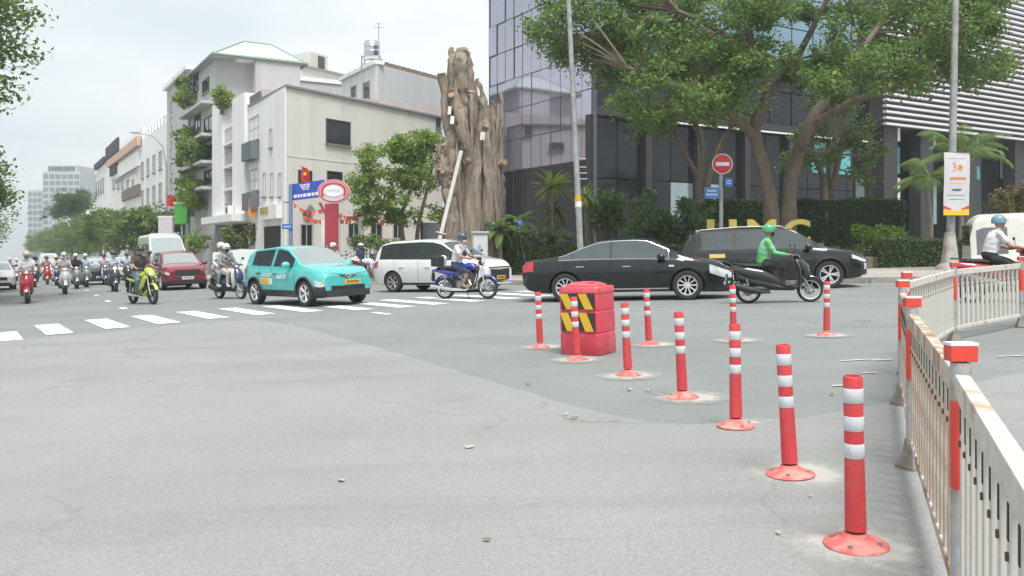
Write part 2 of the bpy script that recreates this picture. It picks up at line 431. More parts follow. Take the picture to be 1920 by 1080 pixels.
def window(face, r, parent, frame=FRAME, pane=PANE, fw=.08, mull=0, hor=0, sill=True, name='window'):
    t0, t1, z0, z1 = r; b = MB(); m = face.mat()
    b.box(t0 - fw, t0, -.05, .06, z0 - fw, z1 + fw, m); b.box(t1, t1 + fw, -.05, .06, z0 - fw, z1 + fw, m)
    b.box(t0, t1, -.05, .06, z0 - fw, z0, m); b.box(t0, t1, -.05, .06, z1, z1 + fw, m)
    for i in range(mull): x = t0 + (t1 - t0) * (i + 1) / (mull + 1); b.box(x - .025, x + .025, -.04, .045, z0, z1, m)
    for i in range(hor): x = z0 + (z1 - z0) * (i + 1) / (hor + 1); b.box(t0, t1, -.03, .035, x - .025, x + .025, m)
    w = b.build(name, frame, parent)
    p = MB(); p.box(t0, t1, -.03, .012, z0, z1, m); p.build('pane', pane, w)
    if sill:
        q = MB(); q.box(t0 - fw - .06, t1 + fw + .06, -.05, .14, z0 - fw - .07, z0 - fw - .004, m); q.build('sill', TRIM, w)
    return w
def railing(face, t0, t1, z0, z1, d, parent, mat=None, step=.14):
    b = MB(); m = face.mat()
    for z in (z0, z1): b.box(t0, t1, d - .02, d + .02, z - .02, z + .02, m)
    x = t0
    while x < t1: b.box(x - .01, x + .01, d - .01, d + .01, z0, z1, m); x += step
    return b.build('railing', mat or FRAMED, parent)

SF = Face(ST(12.8, 0), U2, -N2)             # street front of the row
def row_block(px0, px1, ztop, mat, name, label, depth=12., setback=0., zbase=None, group='row houses along the street'):
    t0, t1 = sorted((SF.t(px0), SF.t(px1)))
    root = thing(name, label, 'building', (*ST(12.8 + setback, t0), gz(ST(12.8, t0).x)), 0, group)
    inv = Matrix.Translation(-Vector(root.location))
    b = MB(); z0 = min(gz(ST(12.8, t1).x), gz(ST(12.8, t0).x)) - .3 if zbase is None else zbase
    b.box(t0 + .012, t1 - .012, -depth, -setback, z0, ztop, SF.mat()); o = b.build('wall', mat, None)
    return root, (t0, t1), o
def adopt(root):                             # parts were built in world space: hang them under the root without moving them
    root_m = Matrix.Translation(root.location)
    for o in list(col.objects):
        if o.get('_p') == root.name:
            pass
class Bld:                                   # collects world-space parts of one building under an empty at its base
    def __init__(s, name, label, base, cat='building', group=None):
        s.root = thing(name, label, cat, base, 0, group); s.off = Vector(base)
    def fix(s):
        def top(o):
            o.location = o.location - s.off
        for ch in s.root.children: top(ch)

# ---- corner building: street face and beige face
C0 = ST(12.8, SF.t(535))
BF = Face(C0, RD, (.8345, -.551))
tA = SF.t(467); LB = BF.t(828)
b = Bld('corner_building', 'three storey white building with a wide beige gable wall at the street corner', (C0.x, C0.y, gz(C0.x)))
zA = SF.z(535, 162)
pA = [C0, C0 + RD * LB, C0 + RD * LB + U2 * (tA - SF.t(535)), ST(12.8, tA)]
m = MB(); m.prism([tuple(p) for p in pA], gz(C0.x) - .4, zA - .02); wall = m.build('wall', W_BEIGE, b.root)
slab(SF, SF.t(535) + .0, tA, gz(C0.x) - .4, zA - .025, -.05, .02, 'street_wall', W_WHITE, b.root)
m = MB(); m.prism([tuple(C0 + (RD - U2) * -.0 + Vector((.06, -.1))), tuple(C0 + RD * LB + Vector((.12, -.08))), tuple(C0 + RD * LB + U2 * 6 + Vector((.1, .1))), tuple(ST(12.7, tA))], zA - .018, zA + .10); m.build('roof_edge', TRIM, b.root)
window(BF, BF.rect(612, 655, 227, 270), b.root, FRAMED, PANE, .05, 0)
window(BF, BF.rect(776, 794, 249, 261), b.root, FRAMED, PANE, .05)
window(BF, BF.rect(818, 824, 221, 239), b.root, FRAMED, PANE, .05)
window(BF, BF.rect(560, 583, 321, 347), b.root, FRAMED, PANE, .05)
window(BF, BF.rect(614, 640, 323, 347), b.root, FRAMED, PANE, .05)
for a in ((564, 584, 422, 462), (653, 672, 420, 448), (695, 715, 420, 448), (737, 753, 420, 446)):
    window(BF, BF.rect(*a), b.root, FRAME, PANE, .07, 1)
r = BF.rect(566, 584, 388, 412)
m = MB(); m.box(r[0] + .15, r[1] - .15, 0, .10, r[2], r[3] - .15, BF.mat()); m.box(r[0], r[1], 0, .22, r[3] - .32, r[3] - .22, BF.mat()); m.plate([BF.mat() @ Vector((r[0], .2, r[3] - .2)), BF.mat() @ Vector((r[1], .2, r[3] - .2)), BF.mat() @ Vector(((r[0] + r[1]) / 2, .2, r[3] + .15))], .12)
m.build('wall_niche', TRIM, b.root)
# thin courses on the beige wall
for py in (352,):
    z = BF.z(600, 300); slab(BF, .1, LB - .1, z, z + .05, 0, .018, 'string_course', W_BEIGE, b.root)
for a in ((469, 486, 221, 262), (470, 486, 319, 356)):
    window(SF, SF.rect(*a), b.root, FRAME, PANEL, .08, 1, 1)
for a in ((469, 486, 268, 301), (470, 486, 362, 394)):
    r = SF.rect(*a); slab(SF, r[0] - .1, r[1] + .1, r[2], r[3], .02, .5, 'balcony_panel', wallmat('slate', (.14, .16, .17)), b.root)
window(SF, SF.rect(507, 511, 243, 275), b.root, FRAME, PANEL, .06)
for x in (497, 511, 526): window(SF, SF.rect(x - 2.2, x + 2.2, 326, 367), b.root, FRAME, PANE, .06)
r = SF.rect(497, 527, 424, 470); slab(SF, r[0], r[1], r[2], r[3], .02, .06, 'shop_opening', DARK, b.root)
r = SF.rect(496, 530, 385, 411); slab(SF, r[0], r[1], r[2], r[3], .03, .35, 'shop_sign', W_WHITE, b.root)
r = SF.rect(500, 515, 389, 401); slab(SF, r[0], r[1], r[2], r[3], .35, .40, 'sign_panel', M('ochre', (.42, .30, .12), .6), b.root)
r = SF.rect(470, 490, 176, 190); slab(SF, r[0], r[1], r[2], r[3] , .0, .06, 'parapet_panel', wallmat('slate', (.14, .16, .17)), b.root)
b.fix()

# ---- row: white pilaster house, vine house, slab block, white houses further off
def rowhouse(name, label, px0, px1, py_top, mat, depth=13, setback=0.):
    t0, t1 = sorted((SF.t(px0), SF.t(px1))); pb = ST(12.8, t0)
    B = Bld(name, label, (pb.x, pb.y, gz(pb.x)))
    z1 = PZ(py_top, ST(12.8, (t0 + t1) / 2).y)
    m = MB(); m.box(t0 + .015, t1 - .015, -depth, -setback, gz(ST(12.8, t1).x) - .5, z1, SF.mat()); m.build('wall', mat, B.root)
    return B, t0, t1, z1
B, t0, t1, z1 = rowhouse('pilaster_house', 'narrow white house with two tall pilasters and pinkish balcony bays', 466.5, 404, 186, W_PINK, setback=.8)
for a in ((443, 466.4, 181, 412), (404.5, 424, 193, 412)):
    r = SF.rect(*a); slab(SF, r[0] + .02, r[1] - .02, r[2], r[3], -.75, .25, 'pilaster', W_WHITE, B.root)
for py in (232, 275, 318, 372):
    r = SF.rect(424, 443, py, py + 34); z = r[2]
    railing(SF, r[0] + .05, r[1] - .05, z, z + .9, .1, B.root, FRAME)
    slab(SF, r[0] + .03, r[1] - .03, z - .15, z, -.78, .16, 'balcony_slab', W_WHITE, B.root)
    window(SF if False else Face(ST(13.6, 0), U2, -N2), (r[0] + .4, r[1] - .4, z + .1, z + 2.0), B.root, FRAME, PANEL, .06, 1, sill=False)
r = SF.rect(405, 466, 405, 418); slab(SF, r[0], r[1], r[2], r[3], -.74, 1.0, 'canopy_slab', W_WHITE, B.root)
r = SF.rect(412, 462, 420, 470); slab(Face(ST(13.6, 0), U2, -N2), r[0], r[1], r[2], r[3], .01, .05, 'shop_opening', DARK, B.root)
UF = Face(ST(15.3, 0), U2, -N2)
tq0, tq1 = UF.t(479), UF.t(420); zt = UF.z(470, 112)
m = MB(); m.box(tq0, tq1, -3.2, 0, z1 - .1, zt, UF.mat()); m.build('upper_storey', W_GREY, B.root)
window(UF, UF.rect(447, 469, 140, 183), B.root, FRAMED, PANE, .08, 1, sill=False)
r = UF.rect(420, 478, 128, 136); slab(UF, r[0], r[1], r[2], r[3], .01, 1.2, 'awning_slab', W_WHITE, B.root)
# air conditioner on the canopy
r = SF.rect(438, 447, 386, 400)
a = MB(); a.box(r[0], r[0] + .8, .3, .62, SF.z(445, 404), SF.z(445, 404) + .6, SF.mat()); ac = a.build('air_conditioner', W_WHITE, B.root)
a = MB(); a.lathe([(.0, .0), (.22, .0), (.22, .02)], 16, ax='Y'); f_ = a.build('fan_grille', FRAMED, ac); q = SF.mat() @ Vector((r[0] + .4, .63, SF.z(445, 404) + .3)); f_.location = q; f_.rotation_euler = (0, 0, math.atan2(U2.y, U2.x))
B.fix()
B, t0, t1, z1 = rowhouse('vine_house', 'tall grey house overgrown with hanging vines under a pale green glass roof', 403.5, 357, 130, W_GREY, 5.6)
for a in ((365, 372, 142, 168), (381, 392, 150, 172), (366, 376, 215, 245), (384, 400, 220, 262), (384, 400, 275, 300), (384, 400, 320, 345)):
    window(SF, SF.rect(*a), B.root, FRAMED, PANE, .08, 1)
for py in (205, 262, 310, 356):
    r = SF.rect(357, 403, py, py + 5); slab(SF, r[0] + .05, r[1] - .05, r[2], r[3], .01, .9, 'balcony_slab', W_GREY, B.root)
m = MB(); zt = z1
e0, e1 = t0 - 1.2, t1 + .4
Q = [SF.mat() @ Vector(p) for p in ((e0, .4, zt + .01), (e1, .4, zt + .01), (e1, -6.2, zt + .01), (e0, -6.2, zt + .01), (e0 + 2.2, -2.2, zt + 1.6), (e1 - 2.6, -2.2, zt + 1.6), (e1 - 2.6, -4.2, zt + 1.6), (e0 + 2.2, -4.2, zt + 1.6))]
m.add(Q, [(0, 1, 5, 4), (1, 2, 6, 5), (2, 3, 7, 6), (3, 0, 4, 7), (4, 5, 6, 7), (3, 2, 1, 0)]); rf = m.build('roof', ROOFG, B.root)
m = MB()
for i in range(4):
    k = (i, (i + 1) % 4, (i + 1) % 4 + 4, i + 4)
    m.tube([Q[i], Q[i + 4]], .07, 6); m.tube([Q[i], Q[(i + 1) % 4]], .12, 6); m.tube([Q[i + 4], Q[(i + 1) % 4 + 4]], .07, 6)
m.build('roof_frame', M('green_trim', (.20, .28, .22), .5), rf)
B.fix()
B, t0, t1, z1 = rowhouse('slab_block', 'tall blank grey slab block with a thin blue edge strip', 356.5, 313, 152, W_GREY, 16)
slab(SF, t0 + .02, t0 + .5, gz(-30) - 1, z1 - .4, .0, .12, 'edge_strip', M('blue_strip', (.22, .36, .46), .6), B.root)
for i in range(9):
    z = gz(-30) + 3.5 + i * 1.35
    window(SF, (t1 - 3.2, t1 - 2.0, z, z + .8), B.root, FRAME, PANEL, .06, sill=False)
slab(SF, t0 - .1, t1 + .1, z1, z1 + .35, -16.1, .35, 'cornice', W_WHITE, B.root)
slab(SF, t0 + 3, t1 - 2, z1 + .35, z1 + 1.6, -9, -3, 'roof_hut', W_WHITE, B.root)
B.fix()
B, t0, t1, z1 = rowhouse('white_block', 'broad white block with a crenellated parapet beyond the grey slab', 312.5, 268, 246, W_WHITE, 22)
for i in range(7): slab(SF, t0 + 1 + i * (t1 - t0 - 2) / 7, t0 + 1 + (i + .55) * (t1 - t0 - 2) / 7, z1, z1 + .7, -.8, .02, 'merlon', W_WHITE, B.root)
for i in range(3):
    for j in range(4): window(SF, (t0 + 2.5 + j * 4, t0 + 4.2 + j * 4, gz(-38) + 4 + i * 3, gz(-38) + 5.6 + i * 3), B.root, FRAME, PANEL, .08, 1)
B.fix()
B, t0, t1, z1 = rowhouse('awning_house', 'white house with black panels and an orange roof terrace awning', 267.5, 200, 272, W_WHITE, 20)
for a, mt, nm in (((201, 224, 268, 292), W_DARK, 'black_panel'), ((209, 222, 296, 327), W_DARK, 'black_panel'), ((224, 264, 296, 322), W_WHITE, 'terrace_wall'), ((232, 264, 352, 372), W_BROWN, 'shop_front')):
    r = SF.rect(*a); slab(SF, r[0], r[1], r[2], r[3], .01, .25, nm, mt, B.root)
r = SF.rect(208, 266, 279, 294); slab(SF, r[0], r[1], r[2], r[3], .1, .5, 'awning', M('orange_awning', (.55, .38, .29), .8), B.root)
r = SF.rect(224, 266, 326, 334); railing(SF, r[0], r[1], r[2], r[3], .5, B.root, FRAMED, .4)
for x in (214, 222, 230, 240, 250):
    window(SF, SF.rect(x - 2, x + 2, 338, 352), B.root, FRAME, PANE, .1)
B.fix()
B, t0, t1, z1 = rowhouse('low_white_house', 'low white house between the orange awning and the distant tower', 199.5, 181, 312, W_WHITE, 18)
for i in range(4): window(SF, (t0 + 3 + i * 3.6, t0 + 5 + i * 3.6, z1 - 4, z1 - 2), B.root, FRAME, PANE, .1)
slab(SF, t0 - .2, t1, z1, z1 + .8, -18, .4, 'cornice', W_DARK, B.root)
B.fix()
# houses further along, mostly behind trees
tp = SF.t(181)
for i, (dt, h, mt) in enumerate(((22, 9, W_CREAM), (24, 12, W_WHITE), (30, 8, W_GREY), (40, 13, W_WHITE))):
    pb = ST(12.8, tp); B = Bld('far_row_house', ('cream', 'white', 'grey', 'pale')[i] + ' house of the far row, ' + ('first', 'second', 'third', 'fourth')[i] + ' beyond the low white house', (pb.x, pb.y, gz(pb.x)))
    slab(SF, tp + .2, tp + dt, gz(pb.x) - 2, gz(pb.x) + h, -14, 0, 'wall', mt, B.root)
    for j in range(int(dt / 4)):
        for k in range(int(h / 3.2)): window(SF, (tp + 1.5 + j * 4, tp + 3.5 + j * 4, gz(pb.x) + 1 + k * 3.1, gz(pb.x) + 2.7 + k * 3.1), B.root, FRAME, PANE, .1)
    B.fix(); tp += dt
# distant towers down the street
def tower(name, label, px0, px1, py, Y, mat, d=24, floors=14, crown=True, nb=6):
    x0, x1 = PX(px0, Y), PX(px1, Y); zb = gz(x0) - 3; z1 = PZ(py, Y)
    B = Bld(name, label, ((x0 + x1) / 2, Y, zb)); fc = Face((x0, Y), (1, 0), (0, -1))
    w = x1 - x0
    slab(fc, 0, w, zb, z1, -d, 0, 'wall', mat, B.root)
    fh = (z1 - zb - 4) / floors
    for i in range(floors):
        for j in range(nb):
            slab(fc, w * (j + .12) / nb, w * (j + .88) / nb, zb + 4 + i * fh, zb + 4 + (i + .6) * fh, .01, .15, 'window', PANEL, B.root)
    if crown:
        slab(fc, w * .1, w * .9, z1, z1 + 3.2, -d * .8, -1, 'crown_block', mat, B.root)
        for j in range(9): slab(fc, w * (.14 + j * .08), w * (.19 + j * .08), z1 + .5, z1 + 2.6, -1, -.6, 'sign_letter_block', W_DARK, B.root)
    B.fix()
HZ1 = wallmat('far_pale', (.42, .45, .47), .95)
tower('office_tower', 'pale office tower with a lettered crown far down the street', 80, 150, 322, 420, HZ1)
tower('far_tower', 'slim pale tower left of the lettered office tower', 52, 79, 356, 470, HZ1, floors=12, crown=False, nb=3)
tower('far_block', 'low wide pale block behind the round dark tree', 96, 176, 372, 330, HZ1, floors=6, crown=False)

# ---- buildings standing behind the beige wall
def back_block(name, label, pxc, Yc, pxl, pxr, py, mat, wins=(), lift=0, mat2=None):
    c = Vector((PX(pxc, Yc), Yc)); L_ = Face(c, U2, -N2); R_ = Face(c, RD, (.8345, -.551))
    a, e = L_.t(pxl), R_.t(pxr); z1 = PZ(py, Yc); B = Bld(name, label, (c.x, c.y, gz(c.x)))
    m = MB(); m.prism([tuple(c), tuple(c + RD * e), tuple(c + RD * e + U2 * a), tuple(c + U2 * a)], gz(c.x) - 1, z1); m.build('wall', mat, B.root)
    slab(L_, -.05, a + .05, z1, z1 + .3, -.6, .25, 'cornice', W_WHITE, B.root)
    if mat2: slab(R_, .02, e - .02, gz(c.x), z1 - .01, 0, .02, 'side_wall', mat2, B.root)
    for w_ in wins: window(L_, L_.rect(*w_), B.root, FRAME, PANE, .1)
    return B, L_, R_, a, e, z1
B, L_, R_, a, e, z1 = back_block('back_house', 'white house with two dark windows and a grey side wall behind the beige gable', 707, 66, 640, 830, 120, W_WHITE, ((659, 668, 163, 183), (682, 694, 155, 185)), mat2=W_BLUE)
m = MB()
for i in range(11): m.cbox(R_.mat() @ Vector((1 + i * e / 12, -.6, z1 + .25)), (.5, .35, .45), math.atan2(RD.y, RD.x))
m.build('roof_clutter', W_BROWN, B.root)
B.fix()
q = R_.mat() @ Vector((1.8, -2.2, z1))
wtank = thing('water_tank', 'stainless steel water tank on a frame on the white back roof', 'water tank', q)
m = MB()
for x, y in ((-.7, -.7), (.7, -.7), (.7, .7), (-.7, .7)): m.cyl((x, y, 0), (x, y, 1.1), .05, n=6)
for z in (.5, 1.08):
    for p, s_ in (((-.7, -.7, z), (.7, -.7, z)), ((.7, -.7, z), (.7, .7, z)), ((.7, .7, z), (-.7, .7, z)), ((-.7, .7, z), (-.7, -.7, z))): m.cyl(p, s_, .04, n=6)
m.build('frame', STEEL, wtank)
m = MB(); m.lathe([(0, 1.13), (.62, 1.13), (.66, 1.25), (.64, 1.5), (.66, 1.55), (.64, 1.6), (.64, 1.9), (.66, 1.95), (.64, 2.0), (.64, 2.25), (.5, 2.42), (.15, 2.5), (0, 2.5)], 20); m.build('drum', M('tank_steel', (.55, .57, .58), .25, .9), wtank, 40)
m = MB(); m.cyl((.5, .3, 2.3), (.5, .3, 4.0), .03, n=6); m.cyl((.1, .3, 3.6), (.9, .3, 3.6), .02, n=5); m.cyl((.2, .3, 3.9), (.8, .3, 3.9), .02, n=5); m.build('antenna', STEEL, wtank)
B, L_, R_, a, e, z1 = back_block('long_white_house', 'long low white house with a flat roof behind the pilaster house', 560, 74, 500, 730, 124, wallmat('rose_white', (.56, .54, .54), .9))
slab(R_, 2.5, 4.6, z1, z1 + 1.9, -4, -1.2, 'roof_hut', W_CREAM, B.root); slab(R_, 3.4, 4.2, z1 + .4, z1 + 1.7, -1.2, -1.15, 'hut_door', FRAMED, B.root)
slab(R_, .2, e - 2, z1, z1 + .16, -6, .3, 'roof_slab', TRIM, B.root)
B.fix()

# ---- glass corner building: left curtain wall, front glass hall, louvred block
YC = 47.0
GC = Vector((PX(1112, YC), YC)); FR = Vector((.8586, .5126))
LF = Face(GC, U2, (-.8586, -.5126)); FF = Face(GC, FR, (.5126, -.8586))
GLASSV = M('curtain_glass_violet', (.45, .44, .525), .05, .88, var=.05, scale=.4)
GLASSD = M('curtain_glass_dark', (.012, .015, .018), .04, .0, var=.2, scale=.4, spec=.35)
GLASST = M('curtain_glass_blue', (.26, .38, .46), .05, .85, var=.1, scale=.4)
GLASSP = M('shop_glass_pale', (.30, .37, .38), .06, .55, var=.15, scale=.6)
MULL = M('mullion', (.10, .10, .12), .45, .3)
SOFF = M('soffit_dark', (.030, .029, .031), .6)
gb = Bld('glass_office_building', 'violet glass corner building with dark glazed hall and white louvred block', (GC.x, GC.y, gz(GC.x)))
zb = gz(GC.x) - .3; Ztop = 26.0
tl = LF.t(917); fr_len = 44.0
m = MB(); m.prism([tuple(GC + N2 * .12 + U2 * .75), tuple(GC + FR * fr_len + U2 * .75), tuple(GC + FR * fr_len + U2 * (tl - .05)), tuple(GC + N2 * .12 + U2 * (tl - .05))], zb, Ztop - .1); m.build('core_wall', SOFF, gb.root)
rows = [zb + .3, 3.2, 6.2]; z = 6.2
while z < Ztop - .5: z += 1.95; rows.append(min(z, Ztop))
ncol = 11
for i in range(ncol):
    for j in range(len(rows) - 1):
        a, e = tl * i / ncol, tl * (i + 1) / ncol
        dark = j < 2 or (j == 2)
        tw = random.uniform(-.006, .006)
        p = MB(); p.box(a + .022, e - .022, -.1, .0 + tw * 0, rows[j] + .03, rows[j + 1] - .03, LF.mat() @ Matrix.Rotation(tw, 4, 'Z'))
        p.build('glass_pane', GLASSD if j < 2 else GLASSV, gb.root)
m = MB()
for zz in rows: m.box(0, tl, -.06, .02, zz - .022, zz + .022, LF.mat())
m.build('transom', MULL, gb.root)
m = MB()
for i in range(ncol + 1): m.box(tl * i / ncol - .012, tl * i / ncol + .012, -.06, .006, rows[0], Ztop, LF.mat())
m.build('mullion', MULL, gb.root)
# corner post
m = MB(); m.cbox((GC.x + .05, GC.y - .02, (zb + Ztop) / 2), (.22, .22, Ztop - zb), math.atan2(FR.y, FR.x)); m.build('corner_post', MULL, gb.root)
# front: ground hall to 8.3 m, then panes above up to the louvred block
t1632 = FF.t(1632); zs = PZ(233, FF.Y(1300))
frows = [zb + .3, 2.6, 5.2, zs]
nf = 12
for i in range(nf):
    a, e = t1632 * i / nf, t1632 * (i + 1) / nf
    for j in range(3):
        px = 1112 + (1632 - 1112) * (i + .5) / nf
        mt = GLASSP if (i in (3, 4) and j < 2) or (i in (9, 10, 11) and j == 0) else GLASSD  # some panes paler: bright reflection put into the glass colour
        p = MB(); p.box(a + .03, e - .03, -.5, -.4, frows[j] + .03, frows[j + 1] - .03, FF.mat()); p.build('glass_pane', mt, gb.root)
    zz = zs + .5; j = 0
    while zz < Ztop:
        p = MB(); p.box(a + .03, e - .03, -.12, 0, zz + .03, min(zz + 2.1, Ztop) - .03, FF.mat() @ Matrix.Rotation(random.uniform(-.004, .004), 4, 'Z')); p.build('glass_pane', GLASST if j > 1 else GLASSD, gb.root); zz += 2.1; j += 1
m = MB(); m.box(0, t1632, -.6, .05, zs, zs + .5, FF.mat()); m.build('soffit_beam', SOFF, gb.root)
m = MB(); m.box(2.2, t1632, .05, .12, zs - .08, zs + .02, FF.mat()); m.build('soffit_trim', WHITEP, gb.root)
for i in range(0, nf + 1, 2):
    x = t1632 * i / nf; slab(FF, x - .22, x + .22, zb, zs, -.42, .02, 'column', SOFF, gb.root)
# louvred block: projects, carried by dark columns
zl = 9.7
slab(FF, t1632, fr_len, zl, Ztop - .2, -.3, 1.0, 'louvre_backing', M('louvre_wall_dark', (.06, .055, .06), .7), gb.root)  # dark wall behind the white slats
LOUV = M('louvre_white', (.68, .67, .69), .45, var=.05)
zz = zl
base = None
while zz < Ztop:
    p = MB(); p.box(t1632 - .1, fr_len, 1.03, 1.34, zz - .005, zz + .135, FF.mat()); p.build('louvre_slat', LOUV, gb.root)
    zz += .41
for px in (1650, 1718, 1800, 1893):
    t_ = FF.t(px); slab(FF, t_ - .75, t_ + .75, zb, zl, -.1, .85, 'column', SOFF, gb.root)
    slab(FF, t_ + .95, t_ + 1.25, zl - .95, zl - .02, .3, .7, 'bracket', WHITEP, gb.root)
slab(FF, t1632, fr_len, zb, zl, -.6, -.5, 'hall_wall', GLASSD, gb.root)
TEAL = M('teal_film', (.10, .36, .42), .5, var=.25, scale=1.2, c2=(.16, .46, .50), mixscale=.8)
for a in ((1530, 1602, 268, 325), (1662, 1695, 274, 324), (1820, 1845, 310, 335)):
    r = FF.rect(*a); slab(FF, r[0], r[1], r[2], r[3], -.38, -.33, 'window_poster', TEAL, gb.root)
for a in ((1655, 1695, 332, 374), (1885, 1914, 268, 335)):
    r = FF.rect(*a); slab(FF, r[0], r[1], r[2], r[3], -.38, -.3, 'white_panel', WHITEP, gb.root)
for a in ((1612, 1632, 335, 400), (1745, 1764, 340, 420), (1810, 1830, 350, 420)):
    r = FF.rect(*a); slab(FF, r[0], r[1], r[2], r[3], -.38, -.3, 'pale_pane', GLASSP, gb.root)
gb.fix()
# grey gate and red booth behind the stump
g = G(815, 492, .15); Yg = 43
gate = thing('grey_gate', 'plain grey metal gate between the green tree and the stump', 'gate', (PX(815, Yg), Yg, gz(PX(815, Yg)) + .15))
m = MB(); m.box(-.6, .62, -.04, .04, .05, 2.55); m.build('gate_leaf', M('gate_grey', (.20, .22, .24), .6), gate)
m = MB(); m.box(-.72, -.6, -.07, .07, 0, 2.65); m.box(.62, .74, -.07, .07, 0, 2.65); m.build('gate_frame', FRAMED, gate)
m = MB(); m.box(.4, .5, -.09, -.04, 1.0, 1.2); m.build('handle', STEEL, gate)
booth = thing('red_booth', 'dark red cabinet standing between the grey gate and the stump', 'cabinet', (PX(842, 42), 42, gz(PX(842, 42)) + .15))
m = MB(); m.box(-.42, .42, -.35, .35, 0, 2.6); m.build('body', M('booth_red', (.30, .03, .045), .5), booth, bevel=.03)
m = MB(); m.box(-.34, .34, -.37, -.35, .2, 1.2); m.box(-.34, .34, -.37, -.35, 1.3, 2.4); m.build('door', M('booth_red2', (.38, .05, .06), .45), booth)
# ================================================================ plants
BARK = M('bark', (.165, .135, .105), .95, var=.3, scale=6, bump=.8, bscale=18, stretch=(1, 1, .25))
BARKG = M('bark_grey', (.20, .175, .15), .95, var=.3, scale=6, bump=.8, bscale=18, stretch=(1, 1, .25))
def leafmat(name, c, isl=.42, tr=.42): return M('leaf_' + name, c, .55, var=.16, scale=.9, island=isl, trans=tr, spec=.35)
LF_TREE = leafmat('tree', (.155, .240, .070)); LF_LIGHT = leafmat('light', (.220, .330, .070)); LF_DEEP = leafmat('deep', (.085, .150, .052))
LF_HEDGE = leafmat('hedge', (.110, .175, .058)); LF_GREY = leafmat('greygreen', (.20, .28, .15)); LF_STREET = leafmat('street', (.145, .225, .060))
LF_LIME = leafmat('lime', (.22, .28, .055)); LF_RED = leafmat('reddish', (.24, .11, .06)); LF_OLIVE = leafmat('olive', (.155, .17, .07)); LF_LHEDGE = leafmat('lighthedge', (.15, .225, .062))
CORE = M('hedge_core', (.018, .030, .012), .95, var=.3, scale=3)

def P3(px, py, Y): return Vector((PX(px, Y), Y, PZ(py, Y)))
def leaf_quads(C, size, up=.5, asp=.55, jit=.45):
    n = len(C); C = np.asarray(C)
    a = rng.normal(size=(n, 3)); a[:, 2] *= .6; a /= np.linalg.norm(a, axis=1)[:, None] + 1e-9
    w = rng.normal(size=(n, 3)); w[:, 2] += up * 2
    b = np.cross(w, a); b /= np.linalg.norm(b, axis=1)[:, None] + 1e-9
    s = size * rng.uniform(1 - jit, 1 + jit, (n, 1))
    l = a * s * .5; q = b * s * .5 * asp
    mid = C - l * .1
    return np.stack([C - l, mid + q, C + l, mid - q], axis=1)
def clump_pts(cl, n, sub=9, spread=.26, shell=.55):
    out = []
    for (c, r) in cl:
        c = np.array(c); r = np.array(r if hasattr(r, '__len__') else (r, r, r * .8))
        d = rng.normal(size=(sub, 3)); d /= np.linalg.norm(d, axis=1)[:, None]
        rad = rng.uniform(shell, 1.0, (sub, 1)); sc = c + d * rad * r
        k = rng.integers(0, sub, n)
        out.append(sc[k] + rng.normal(size=(n, 3)) * spread * r.mean() * np.array([1, 1, .7]))
    return np.concatenate(out)
def twig(mb, a, b, r0, r1, n=5, sag=.12):
    a, b = Vector(a), Vector(b); L = (b - a).length; off = Vector((random.uniform(-1, 1), random.uniform(-1, 1), random.uniform(-.3, 1))) * L * sag
    pts = [a.lerp(b, k / n) + off * math.sin(math.pi * k / n) for k in range(n + 1)]
    mb.tube(pts, [r0 + (r1 - r0) * k / n for k in range(n + 1)], 6)
def wob_limb(mb, pts, rad, n=10, sub=4, wob=.05):
    P = [Vector(p) for p in pts]; Q = []; RR = []
    for i in range(len(P) - 1):
        p0, p1, p2, p3 = P[max(i - 1, 0)], P[i], P[i + 1], P[min(i + 2, len(P) - 1)]
        for k in range(sub):
            t = k / sub
            q = .5 * ((2 * p1) + (p2 - p0) * t + (2 * p0 - 5 * p1 + 4 * p2 - p3) * t * t + (3 * p1 - p0 - 3 * p2 + p3) * t ** 3)
            r = rad[i] + (rad[i + 1] - rad[i]) * t
            q = q + Vector((random.uniform(-1, 1), random.uniform(-1, 1), 0)) * wob * r
            Q.append(q); RR.append(r * random.uniform(.94, 1.06))
    Q.append(P[-1]); RR.append(rad[-1])
    mb.tube(Q, RR, n)
    return Q
def tree(name, label, base, limbs, clumps, nleaf, size, leaf, bark=BARK, group=None, cat='tree', sub=9, spread=.26, extra=None, tw=.05):
    base = Vector(base); T = thing(name, label, cat, base, 0, group)
    mb = MB(); allp = []
    for pts, rad in limbs: allp += wob_limb(mb, [Vector(p) - base for p in pts], rad)
    cl = [(Vector(c) - base, r) for c, r in clumps]
    for c, r in cl:
        low = [p for p in allp if p.z < c.z + .5] or allp
        a = min(low, key=lambda p: (p - c).length + max(0, 1.2 - p.z) * 3)
        rr = r if not hasattr(r, '__len__') else sum(r) / 3
        twig(mb, a, c, tw, tw * .35)
        for _ in range(3):
            e = c + Vector((random.uniform(-1, 1), random.uniform(-1, 1), random.uniform(-.6, .9))) * rr * .8
            twig(mb, c, e, tw * .4, tw * .15, 3)
    mb.build('trunk', bark, T, 60)
    pts = clump_pts(cl, nleaf, sub, spread)
    link('crown', quads_mesh('crown', leaf_quads(pts, size), leaf), T)
    if extra:
        em, en, es = extra; k = rng.choice(len(pts), en, replace=False)
        link('young_leaves', quads_mesh('young_leaves', leaf_quads(pts[k] + rng.normal(size=(en, 3)) * .05 + np.array([0, 0, .08]), es), em), T)
    return T

